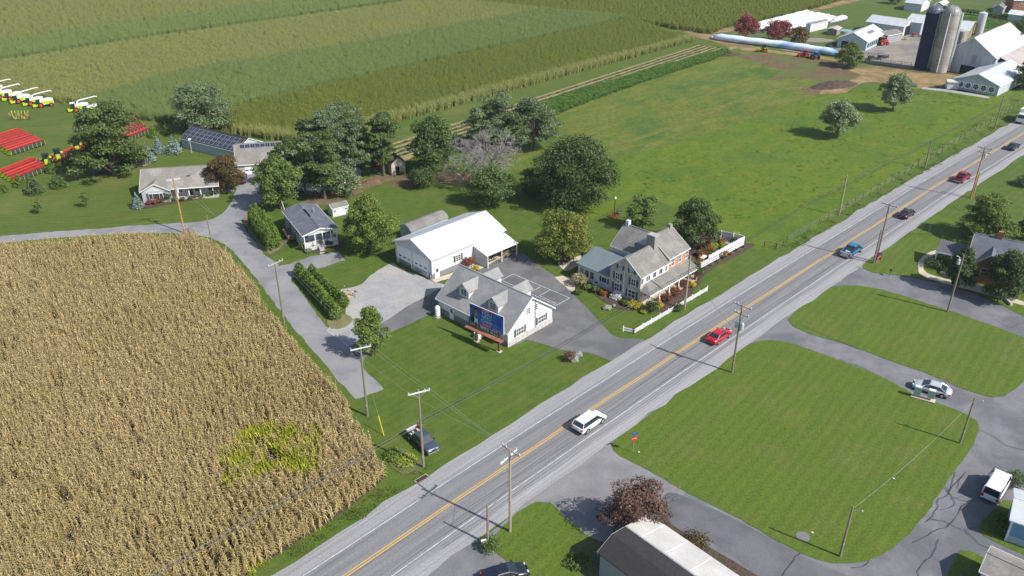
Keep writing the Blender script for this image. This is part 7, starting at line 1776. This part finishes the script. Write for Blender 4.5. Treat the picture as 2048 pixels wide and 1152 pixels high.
def forage_harvester(lab, pos, ang, grp, spout=True):
    t = empty('forage_harvester', pos, ang, lab, 'harvester', grp); t.scale = (.74, .74, .74)
    mb = MB(); v = [(-3.6, -1.2, 1.2), (1.0, -1.2, .9), (1.0, -1.2, 2.4), (-1.6, -1.2, 3.0), (-3.6, -1.2, 2.6)]; v += [(a, -q, c) for a, q, c in v]
    mb.add(v, [(0, 1, 2, 3, 4), (5, 6, 7, 8, 9), (0, 1, 6, 5), (1, 2, 7, 6), (2, 3, 8, 7), (3, 4, 9, 8), (4, 0, 5, 9)]); mb.build('engine_housing', WHP, t)
    for s_ in (-1, 1): mb = MB(); mb.box(-3.4, .6, min(s_ * 1.2, s_ * 1.26), max(s_ * 1.2, s_ * 1.26), 1.25, 2.3); mb.build('side_panel', LIME, t)
    mb = MB(); mb.add([(1.0, -.95, 1.5), (2.6, -.95, 1.4), (2.2, -.85, 3.2), (1.0, -.85, 3.2), (1.0, .95, 1.5), (2.6, .95, 1.4), (2.2, .85, 3.2), (1.0, .85, 3.2)], [(0, 1, 2, 3), (4, 5, 6, 7), (1, 5, 6, 2), (0, 3, 7, 4)]); mb.build('cab_glass', CARG, t)
    mb = MB(); mb.box(.8, 2.5, -1.0, 1.0, 3.2, 3.4); mb.build('cab_roof', WHP, t)
    mb = MB(); mb.box(1.6, 3.6, -.8, .8, .4, 1.2); mb.build('feeder_housing', LIME, t)
    if spout: mb = MB(); mb.tube([(.2, 0, 2.6), (-.2, 0, 3.6), (-1.0, .2, 4.0), (-6.4, .9, 4.9), (-7.0, 1.0, 4.6)], [.28, .28, .24, .2, .16], 7); mb.build('spout', WHP, t)
    for s_ in (-1, 1): big_wheel(t, .9, s_ * 1.35, .95, .32); big_wheel(t, -2.6, s_ * 1.25, .72, .25)
    return t
forage_harvester('white and lime forage harvester with red wheels, nearest in its line', at(88, 213), R(-150), 'harvesters parked by the corn', False)
forage_harvester('forage harvester standing just behind the nearest one', at(68, 210), R(-150), 'harvesters parked by the corn')
forage_harvester('forage harvester with white spout pointing over its neighbours', at(42, 205), R(-140), 'harvesters parked by the corn')
forage_harvester('harvester with a yellow green hopper cut by the left edge', at(6, 196), R(-150), 'harvesters parked by the corn')
forage_harvester('harvester cut by the left edge with its spout towards the corn', at(-12, 186), R(-150), 'harvesters parked by the corn')
forage_harvester('harvester squeezed in third from the nearest one', at(26, 200), R(-147), 'harvesters parked by the corn', False)
forage_harvester('white harvester half hidden behind the spreading tree, left', at(158, 222), R(-150), 'harvesters parked by the corn')
forage_harvester('white harvester half hidden behind the spreading tree, right', at(182, 226), R(-150), 'harvesters parked by the corn', False)
def tractor(lab, pos, ang, pm, grp=None, S=1.0, rim=None, name='tractor'):
    t = empty(name, pos, ang, lab, 'tractor', grp); t.scale = (S, S, S)
    mb = MB(); mb.box(.3, 2.4, -.42, .42, .8, 1.6); mb.build('bonnet', pm, t); MB().box(-1.0, 2.3, -.3, .3, .55, .85).build('chassis', BLK, t)
    mb = MB(); mb.add([(-1.0, -.75, 1.3), (.5, -.7, 1.3), (.35, -.65, 2.6), (-.9, -.65, 2.6), (-1.0, .75, 1.3), (.5, .7, 1.3), (.35, .65, 2.6), (-.9, .65, 2.6)], [(0, 1, 2, 3), (4, 5, 6, 7), (1, 5, 6, 2), (0, 4, 7, 3)]); mb.build('cab_glass', CARG, t)
    MB().box(-1.05, .5, -.8, .8, 2.6, 2.75).build('cab_roof', BLK if pm is LIME else pm, t)
    for s_ in (-1, 1):
        MB().box(-1.4, .1, min(s_ * .75, s_ * 1.25), max(s_ * .75, s_ * 1.25), 1.62, 1.72).build('mudguard', pm, t)
        big_wheel(t, -.7, s_ * 1.0, .82, .24, rim or RRIM); big_wheel(t, 1.9, s_ * .85, .52, .18, rim or RRIM)
    return t
for bs, k in (((95, 330), 'leftmost, half behind an evergreen'), ((118, 320), 'second, next to the red header pair'), ((156, 303), 'third, under the tree edge'), ((176, 296), 'fourth, deep in the tree shade')):
    tractor(f'lime green tractor with dark roof, {k}', at(*bs), R(-60), LIME, 'lime tractors between the headers', .95)
RTM = paint('farm_red', (.5, .03, .02)); tractor('red tractor parked before the cattle barn', at(1762, 90), R(20), RTM, None, 1.1)
tractor('yellow green tractor on the pasture below the blue silage bag', at(1526, 104), R(170), LIME, None, .9)
tractor('red tractor between silage bag and lone green tree', at(1608, 114), R(170), RTM, None, .9)
tractor('blue tractor between silage bag and lone green tree', at(1630, 118), R(100), paint('blue', (.03, .14, .30)), None, .9)
tractor('turquoise tractor in the gap behind the crowded trees', at(757, 330), R(30), paint('turquoise', (.02, .32, .34)), None, .9)
def implement(lab, pos, ang, m, L1=4.0):
    t = empty('farm_implement', pos, ang, lab, 'implement')
    MB().box(-L1 / 2, L1 / 2, -.08, .08, .55, .7).build('beam', m, t); MB().box(-L1 / 2, L1 / 2, .9, 1.06, .5, .65).build('beam', m, t); MB().box(-L1 / 2.6, 0, .1, 1.2, .7, 1.2).build('hopper', m, t)
    for i in range(6): mb = MB(); x_ = -L1 / 2 + L1 * i / 5; mb.tube([(x_, 0, .6), (x_, -.3, .2), (x_, .1, 0)], .05, 4); mb.build('tine', BLK, t)
    for s_ in (-1, 1): big_wheel(t, s_ * L1 * .4, .5, .42, .12, RIM)
implement('yellow implement parked before the machine shed', at(1803, 80), R(10), mat('implement_yellow', (.60, .42, .03), rough=.5)); implement('rusty red implement near the tall barn', at(1832, 74), R(-20), RTM, 3)
implement('dark cultivator on the tan yard', at(1768, 118), R(30), BLK, 4.5); implement('dark cultivator beside the board fence', at(1748, 120), R(10), BLK, 4.5)
t = empty('rotary_rake', at(42, 240), 0, 'folded hay rake with lime arms and pink tines before the harvesters', 'implement')
for k in range(6):
    a = R(60 + k * 12); x_ = -1.8 + k * .7
    mb = MB(); mb.tube([(x_, 0, .3), (x_ - .5 + .2 * k, .6, 2.4)], .09, 5); mb.build('arm', LIME, t)
TI = mat('rake_tine_pink', (.45, .18, .14), rough=.6)
for k in range(10):
    x_ = -2.4 + (k % 5) * 1.15; z_ = .6 + (k // 5) * 1.0; mb = MB()
    for j in range(10): a = j * .628; mb.tube([(x_, .2, z_), (x_ + .55 * math.cos(a), -.1, z_ + .55 * math.sin(a))], .04, 3)
    mb.build('tine_rotor', TI if k % 2 else DkMetal, t)

# ================================================================ BILLBOARD
def on_plane(px, py, P0, nrm):
    d = Vector(((px - 1024) / FPX, _c + -(py - 576) / FPX * _s, -_s + -(py - 576) / FPX * _c)); o0 = Vector((0, 0, CAM_H))
    return o0 + d * ((P0 - o0).dot(nrm) / d.dot(nrm))
b0, b1 = at(953, 683), at(998, 703.5); bd = (b1 - b0).normalized(); bn = Vector((bd.y, -bd.x, 0))     # bn faces the viewer
if bn.y > 0: bn = -bn
TL, TRt = on_plane(939, 606, b0, bn), on_plane(1007, 634.5, b0, bn); BL, BR_ = on_plane(939, 642.5, b0, bn), on_plane(1007, 669.5, b0, bn)
sx0, sx1 = (TL - b0).dot(bd), (TRt - b0).dot(bd); zt_, zb_ = (TL.z + TRt.z) / 2, (BL.z + BR_.z) / 2
print('billboard', sx0, sx1, zb_, zt_, (b1 - b0).length)
t = empty('billboard', b0, math.atan2(bd.y, bd.x), 'blue advertising billboard with portrait and red banners on two brown posts', 'billboard')
BW, BH_ = sx1 - sx0, zt_ - zb_
RUST = mat('rust_brown_steel', (.17, .075, .04), (.12, .055, .03), 3, rough=.8)
for s_ in (0, (b1 - b0).length): mb = MB(); mb.box(s_ - .13, s_ + .13, -.1, .16, 0, zb_ + .2); mb.build('post', RUST, t); mb = MB(); mb.box(s_ - .35, s_ + .35, -.3, .4, 0, .12); mb.build('footing', G_conc, t)
MB().box(sx0, sx1, .02, .14, zb_, zt_).build('frame', mat('billboard_frame', (.55, .58, .6), rough=.6), t)
MB().box(sx0 - .3, sx1 + .3, -1.0, -.25, zb_ - .75, zb_ - .65).build('catwalk', mat('catwalk_brown', (.28, .12, .07), (.22, .09, .05), 2, rough=.8), t)
for i in range(9): x_ = sx0 + BW * i / 8; mb = MB(); mb.tube([(x_, .05, zb_ - .65), (x_, -.95, zb_ - .68)], .04, 4); mb.build('bracket', RUST, t)
for i in range(5): x_ = sx0 + BW * (i + .5) / 5; mb = MB(); mb.tube([(x_, 0, zb_ - .6), (x_, 0, zb_)], .05, 4); mb.build('stringer', RUST, t)
pb = bpy.data.materials.new('billboard_print'); pb.use_nodes = True
n, l = pb.node_tree.nodes, pb.node_tree.links; p = n['Principled BSDF']; p.inputs['Roughness'].default_value = .5
tcn = n.new('ShaderNodeTexCoord'); nz_ = n.new('ShaderNodeTexNoise'); nz_.inputs['Scale'].default_value = .7; l.new(tcn.outputs['Object'], nz_.inputs[0])
rp = n.new('ShaderNodeValToRGB'); rp.color_ramp.elements[0].position = .38; rp.color_ramp.elements[0].color = (.006, .03, .20, 1); rp.color_ramp.elements[1].position = .62; rp.color_ramp.elements[1].color = (.015, .16, .55, 1)
l.new(nz_.outputs[0], rp.inputs[0]); l.new(rp.outputs[0], p.inputs['Base Color'])
face = MB(); face.box(sx0 + .04, sx1 - .04, .012, .02, zb_ + .04, zt_ - .04); fo = face.build('poster', pb, t)
def flat(name, poly, m, off, par=None):
    mb = MB(); v = [(sx0 + BW * a, off, zb_ + BH_ * c) for a, c in poly]; mb.add(v, [tuple(range(len(v)))]); return mb.build(name, m, par or fo)
def ell(cx, cz, rx, rz, n_=20, a0=0, a1=6.2832): return [(cx + rx * math.cos(a0 + (a1 - a0) * i / n_), cz + rz * math.sin(a0 + (a1 - a0) * i / n_)) for i in range(n_)]
INKn = mat('print_navy', (.006, .008, .022), rough=.5); INKs = mat('print_skin', (.28, .12, .06), (.36, .16, .085), 2, rough=.5); INKb = mat('print_pale_blue', (.42, .66, .88), rough=.5); INKr = mat('print_red', (.55, .012, .02), rough=.5); INKw = mat('print_white', (.7, .72, .75), rough=.5); INKg = mat('print_green', (.20, .36, .30), rough=.5)
flat('printed_suit', [(.02, .0), (.30, .0), (.29, .18), (.245, .32), (.17, .36), (.08, .32), (.02, .22)], INKn, .010)
flat('printed_shirt', [(.13, .02), (.25, .02), (.235, .36), (.20, .26), (.145, .38)], INKb, .008)
flat('printed_hair', ell(.185, .68, .072, .20), INKn, .0075)
flat('printed_face', ell(.187, .60, .058, .19), INKs, .006)
flat('printed_eyes', [(.155, .64), (.175, .64), (.175, .655), (.155, .655)], INKn, .004); flat('printed_eyes', [(.197, .64), (.217, .64), (.217, .655), (.197, .655)], INKn, .004)
flat('printed_nose', [(.180, .57), (.195, .57), (.188, .62)], mat('print_shade', (.16, .065, .035), rough=.5), .004); flat('printed_smile', ell(.187, .51, .026, .03, 12, math.pi, 2 * math.pi), INKw, .004)
flat('printed_banner', [(.335, .865), (.67, .865), (.67, .975), (.335, .975)], INKr, .006); flat('printed_banner', [(.335, .06), (.67, .06), (.67, .20), (.335, .20)], INKr, .006)
flat('printed_strip', [(.24, .02), (.33, .02), (.33, .075), (.24, .075)], INKg, .004); flat('printed_line', [(.70, .085), (.97, .085), (.97, .105), (.70, .105)], INKw, .005)
flat('printed_emblem', [(.78, .15), (.90, .15), (.84, .30)], mat('print_mid_blue', (.02, .16, .42), rough=.5), .005)
def text(s_, cx, cz, size, m, par=fo, nm='lettering', off=.002, sc=None, loc=None, rot=None):
    cu = bpy.data.curves.new(nm, 'FONT'); cu.body = s_; cu.align_x = 'CENTER'; cu.align_y = 'CENTER'; cu.size = size; cu.extrude = .002; cu.materials.append(m)
    o = bpy.data.objects.new(nm, cu); C.objects.link(o); o.parent = par; o.location = loc or (sx0 + BW * cx, off - .002, zb_ + BH_ * cz); o.rotation_euler = rot or (math.pi / 2, 0, 0)
    if sc: o.scale = sc
    dg = bpy.context.evaluated_depsgraph_get(); me = bpy.data.meshes.new_from_object(o.evaluated_get(dg)); q = bpy.data.objects.new('letters', me); C.objects.link(q)
    q.parent = par; q.location = o.location; q.rotation_euler = o.rotation_euler; q.scale = o.scale; me.materials.clear(); me.materials.append(m); bpy.data.objects.remove(o); q.name = nm
    return q
text('AUTO', .50, .918, .38, INKw); text('YOU', .505, .755, .78, INKb, sc=(1.25, 1, 1)); text('NEED', .505, .545, .72, INKb, sc=(1.05, 1, 1)); text('CHAD', .505, .335, .72, INKb, sc=(1.02, 1, 1)); text('ACCIDENT', .503, .128, .34, INKw)

# ================================================================ SMALL THINGS
# propane tanks and heat pumps
def tank(lab, pos, ang, L1=2.6, r__=.5, name='propane_tank', upright=False):
    t = empty(name, pos, ang, lab, 'tank')
    if upright: mb = MB(); mb.lathe([(.1, .1), (r__, .3), (r__, L1), (r__ * .6, L1 + .25), (.1, L1 + .3)], 14); mb.build('tank_body', W_trim, t); MB().box(-.5, .5, -.5, .5, 0, .12).build('pad', Conc, t)
    else:
        mb = MB(); mb.lathe([(.1, -L1 / 2), (r__ * .75, -L1 / 2 + .12), (r__, -L1 / 2 + .35), (r__, L1 / 2 - .35), (r__ * .75, L1 / 2 - .12), (.1, L1 / 2)], 14, 0, Matrix.Translation((0, 0, r__ + .2)), 'x'); mb.build('tank_body', W_trim, t, smooth=True)
        for x_ in (-.7, .7): MB().box(x_ - .08, x_ + .08, -.4, .4, 0, .35).build('foot', Conc, t)
        MB().box(-.15, .15, -.15, .15, r__ * 2 + .15, r__ * 2 + .35).build('valve_cover', W_trim, t)
def hvac(lab, pos, ang, s=.8):
    t = empty('heat_pump', pos, ang, lab, 'air conditioner'); MB().box(-s / 2, s / 2, -s / 2, s / 2, .08, .85).build('cabinet', mat('hvac_pale', (.5, .53, .55), rough=.5), t)
    MB().box(-s / 2 - .1, s / 2 + .1, -s / 2 - .1, s / 2 + .1, 0, .08).build('pad', Conc, t); mb = MB(); mb.lathe([(s * .38, .85), (s * .38, .88)], 14); mb.build('fan_grille', DkMetal, t)
oa = OFF.ang
def offp(x_, y_): return OFF.W_(x_, y_, 0)
tank('white upright propane tank at the far corner of the office', offp(-1.1, OFF.W - .9), oa, 1.7, .42, 'propane_tank', True)
hvac('heat pump unit behind the billboard posts', offp(-1.0, 5.2), oa, 1.0)
hvac('small heat pump at the metal wing of the farmhouse', FH.W_(-.3, FH.W + 2.6, 0), FH.ang, .9)
tank('white oil tank lying in the fenced garden', at(1405, 522), R(45), 1.8, .4)
# basement hatch
t = empty('basement_hatch', FH.W_(-.9, 4.0, 0), FH.ang, 'pale grey basement hatch at the stone gable', 'hatch'); mb = MB(); mb.add([(-.9, -.7, 0), (.8, -.7, 0), (.8, .7, 0), (-.9, .7, 0), (-.9, -.7, .3), (.8, -.7, 1.0), (.8, .7, 1.0), (-.9, .7, .3)], [(4, 5, 6, 7), (0, 1, 5, 4), (3, 2, 6, 7), (0, 3, 7, 4)]); mb.build('hatch_cover', mat('hatch_grey', (.38, .42, .42), rough=.6), t); mb = MB(); mb.tube([(-.9, -.72, .35), (.8, -.72, 1.15)], .04, 4); mb.build('handrail', W_trim, t)
# lamp post
t = empty('lamp_post', at(1228, 436), 0, 'black lamp post with a glass lantern behind the farmhouse', 'lamp post'); mb = MB(); mb.tube([(0, 0, 0), (0, 0, 3.9)], [.09, .06], 8); mb.build('post', BLK, t); mb = MB(); mb.lathe([(.1, 3.9), (.2, 4.0), (.24, 4.3), (.12, 4.45), (.03, 4.5)], 8); mb.build('lantern', INS, t)
# stop sign with blue street sign
def sign_post(name, lab, pos, h_, ang):
    t = empty(name, pos, ang, lab, 'sign'); mb = MB(); mb.tube([(0, 0, 0), (0, 0, h_)], .035, 5); mb.build('post', Steel, t); return t
t = sign_post('stop_sign', 'stop sign turned sideways under a blue street name sign on the lawn corner', at(1266, 905, .09), 3.0, R(15))
mb = MB(); oc = [(.38 * math.cos(R(22.5 + 45 * i)), .38 * math.sin(R(22.5 + 45 * i))) for i in range(8)]; mb.add([(a, -.05, 2.2 + c_) for a, c_ in oc] + [(a, -.035, 2.2 + c_) for a, c_ in oc], [tuple(range(8)), tuple(range(15, 7, -1))] + [(i, (i + 1) % 8, 8 + (i + 1) % 8, 8 + i) for i in range(8)]); so = mb.build('sign_plate', RED_L, t)
text('STOP', 0, 0, .26, INKw, so, 'lettering', loc=(0, -.054, 2.2))
mb = MB(); mb.box(-.45, .45, -.012, .012, 2.78, 2.98); mb.build('street_sign', mat('sign_blue', (.02, .06, .45), rough=.4), t)
mb = MB(); mb.box(-.012, .012, -.35, .35, 2.6, 2.78); mb.build('street_sign', mat('sign_blue', (.02, .06, .45), rough=.4), t)
t = sign_post('red_arrow_sign', 'small red and white sign at the foot of the double poles', at(1755, 527, .05), 1.9, R(-25)); o = MB().box(-.4, .4, -.05, -.02, .8, 1.8).build('sign_plate', RED_L, t); mb = MB(); mb.add([(-.25, -.055, 1.0), (-.1, -.055, .92), (.3, -.055, 1.55), (.15, -.055, 1.65)], [(0, 1, 2, 3)]); mb.build('white_stroke', INKw, o); MB().box(-.4, .4, -.05, -.02, 1.85, 2.1).build('blue_plate', mat('sign_blue', (.02, .06, .45), rough=.4), t)
t = sign_post('green_marker', 'small green marker at the brick house driveway', at(1858, 463, .05), 1.2, 0); MB().box(-.12, .12, -.03, -.01, .9, 1.3).build('marker_plate', mat('sign_green', (.02, .25, .15), rough=.5), t)
# mailboxes
t = empty('cluster_mailboxes', at(1846, 797, .09), R(-30), 'two cream and teal cluster mailboxes on a concrete pad beside the silver sedan', 'mailbox')
MB().box(-1.5, 1.5, -.45, .45, 0, .1).build('pad', G_conc, t)
for x_ in (-.85, .85):
    MB().box(x_ - .06, x_ + .06, -.06, .06, .1, .5).build('pedestal', Steel, t); m_ = MB().box(x_ - .42, x_ + .42, -.28, .28, .5, 1.7).build('mailbox', mat('mailbox_cream', (.62, .60, .54), rough=.6), t)
    MB().box(x_ - .36, x_ + .36, -.30, -.28, .56, 1.62).build('door_panel', mat('mailbox_teal', (.22, .36, .38), rough=.6), m_)
# drain, manholes, utility lids
def lid(name, lab, bs, r__, m, z, n_=18):
    t = MB(); t.lathe([(r__, 0), (r__, .02)], n_); return tag(t.build(name, m, None, loc=at(*bs, z)), lab, 'manhole')
lid('manhole_cover', 'round grey manhole in the lower lawn island', (1606, 1073), .75, mat('manhole_iron', (.14, .13, .13), (.18, .17, .16), 3, rough=.8), Zi + .016)
lid('manhole_cover', 'round iron manhole at the park road mouth', (1717, 535), .5, mat('manhole_iron', (.14, .13, .13), (.18, .17, .16), 3, rough=.8), .08)
lid('vent_cap', 'small white pipe cap in the middle of the lawn island', (1788, 957), .12, W_trim, Zi + .05, 8); lid('vent_cap', 'small white pipe cap beside the round manhole', (1625, 1065), .12, W_trim, Zi + .05, 8)
lid('vent_cap', 'small white cap on the lawn behind the stop sign', (1278, 904), .1, W_trim, Zi + .05, 8)
t = empty('storm_drain', at(845, 959, .02), RA, 'rusty storm drain grate at the road edge below the crossarm pole', 'drain'); MB().box(-.9, .9, -.5, .5, 0, .06).build('frame', Conc, t); g = MB().box(-.78, .78, -.4, .4, .06, .075).build('grate_well', Dark, t)
for i in range(9): MB().box(-.75 + i * .18, -.70 + i * .18, -.4, .4, .075, .1).build('grate_bar', mat('rust_iron', (.16, .08, .05), rough=.8), g)
t = empty('meter_box', at(968, 1096, .09), .3, 'white meter boxes at the foot of the short dark pole', 'meter box'); MB().box(-.3, .3, -.12, .12, .7, 1.15).build('box', W_trim, t); mb = MB(); mb.box(-.25, -.19, -.04, .04, 0, .7); mb.box(.19, .25, -.04, .04, 0, .7); mb.build('legs', Steel, t)
t = empty('mailbox', at(1779, 552, .09), 0, 'small roadside mailbox on the lawn corner before the brick house', 'mailbox'); MB().box(-.05, .05, -.05, .05, 0, 1.0).build('post', Wood, t); MB().box(-.12, .12, -.28, .28, 1.0, 1.25).build('box', BLK, t)
t = empty('white_pipe', trp(16.5, Wd + .2, .3), 0, 'short white pipe across the planting bed of the trailer', 'pipe'); mb = MB(); a = Vector((0, 0, 0)); e_ = uy.to_3d() * 1.6; mb.tube([a, e_], .09, 6); mb.build('pipe', W_trim, t)
# swing set
t = empty('swing_set', at(286, 324), R(20), 'white wooden swing set on a sandy patch', 'swing set'); W1 = mat('swing_white', (.6, .58, .55), rough=.7)
for s_ in (-1.5, 1.5):
    for k in (-1, 1): mb = MB(); mb.tube([(s_, k * .9, 0), (s_, 0, 2.4)], .06, 5); mb.build('leg', W1, t)
mb = MB(); mb.tube([(-1.7, 0, 2.4), (1.7, 0, 2.4)], .07, 5); mb.build('top_beam', W1, t)
for x_ in (-.7, .6): mb = MB(); mb.tube([(x_ - .2, 0, 2.35), (x_ - .2, 0, .5)], .015, 3); mb.tube([(x_ + .2, 0, 2.35), (x_ + .2, 0, .5)], .015, 3); mb.build('chain', Steel, t); MB().box(x_ - .25, x_ + .25, -.12, .12, .46, .5).build('swing_seat', BLK, t)
# trampoline, small stone shed, bird pole
t = empty('trampoline', at(203, 345), 0, 'round blue trampoline in the tree shade', 'trampoline'); mb = MB(); mb.lathe([(2.0, .75), (2.0, .8)], 24); mb.build('mat', mat('trampoline_blue', (.02, .04, .14), rough=.6), t)
for k in range(6): a = k * 1.047; mb = MB(); mb.tube([(1.9 * math.cos(a), 1.9 * math.sin(a), 0), (1.9 * math.cos(a), 1.9 * math.sin(a), .78)], .03, 4); mb.build('leg', Steel, t)
q = at(784, 352); b = simple('stone_shed', 'small old stone shed with dark roof among the crowded trees', 'shed', (q.x, q.y), R(25), 3.2, 2.8, 2.8, 1.3, W_stone, Rf_dark, 'y', .25, None); b.box('doorway', 1.0, 1.8, -.04, .02, 0, 2.0, Dark)
b.box('doorway', 3.18, 3.24, 1.0, 1.6, 0, 1.9, Dark)
for i, (bs, lb) in enumerate((((384, 306), 'thin white bird house pole behind the ranch house'), ((862, 560), 'white downspout bollard at the garage corner'))):
    t = empty(['bird_house_pole', 'bollard'][i], at(*bs), 0, lb, ['pole', 'bollard'][i]); mb = MB(); mb.tube([(0, 0, 0), (0, 0, [3.2, 1.0][i])], .04, 5); mb.build('post', W_trim, t)
    if i == 0: MB().box(-.25, .25, -.25, .25, 3.2, 3.55).build('bird_house', W_trim, t)
t = empty('garden_stake', at(571, 425), 0, 'leaning pale trunk stake behind the mobile home', 'pole'); mb = MB(); mb.tube([(0, 0, 0), (-.5, 0, 2.6)], .07, 5); mb.build('stake', W_trim, t)
# yard benches, patio things
for bs, lb in (((1140, 523), 'dark patio table beside the metal wing'), ((1128, 530), 'dark garden bench on the patio')):
    t = empty('patio_table', at(*bs, .12), .4, lb, 'table'); MB().box(-.6, .6, -.4, .4, .68, .74).build('table_top', BLK, t)
    for x_ in (-.5, .5):
        for y_ in (-.3, .3): MB().box(x_ - .03, x_ + .03, y_ - .03, y_ + .03, 0, .68).build('leg', BLK, t)
# hatch pad for white vehicles: blue canopy tent
t = empty('stock_tank', at(1690, 66), 0, 'round pale blue stock tank behind the cattle barn', 'tank'); mb = MB(); mb.lathe([(2.4, 0), (2.4, 1.0)], 20); mb.build('tank_wall', Steel, t); mb = MB(); mb.lathe([(2.25, 1.0), (2.25, 1.01)], 20); mb.build('water', mat('tank_water', (.20, .35, .40), rough=.1), t)
# small young plants along the vinyl fence
for i in range(7):
    bs = lerp2((1408, 540), (1492, 492), i / 6.5)
    tree('fence_plant', f'young dark plant in the mulch strip, {["first","second","third","fourth","fifth","sixth","last"][i]} along the vinyl fence from the farmhouse', bs, .6, .35, 'bush', LF_dk, 150, .1, .02, 500 + i, group='young plants along the vinyl fence', cat='shrub', nb=2, tr=.02)
# ================================================================ HAZE
hz = MB(); hz.box(-2520, 2520, -420, 4220, -1.0, 67.5)
hm = bpy.data.materials.new('haze'); hm.use_nodes = True
n, l = hm.node_tree.nodes, hm.node_tree.links
for x_ in list(n):
    if x_.type == 'BSDF_PRINCIPLED': n.remove(x_)
pv = n.new('ShaderNodeVolumePrincipled'); pv.inputs['Density'].default_value = .00013; pv.inputs['Color'].default_value = (.82, .89, 1, 1); pv.inputs['Anisotropy'].default_value = .3
l.new(pv.outputs[0], n['Material Output'].inputs['Volume'])
tag(hz.build('haze', hm), 'thin bluish summer haze over the whole farmland', 'haze', kind='stuff')
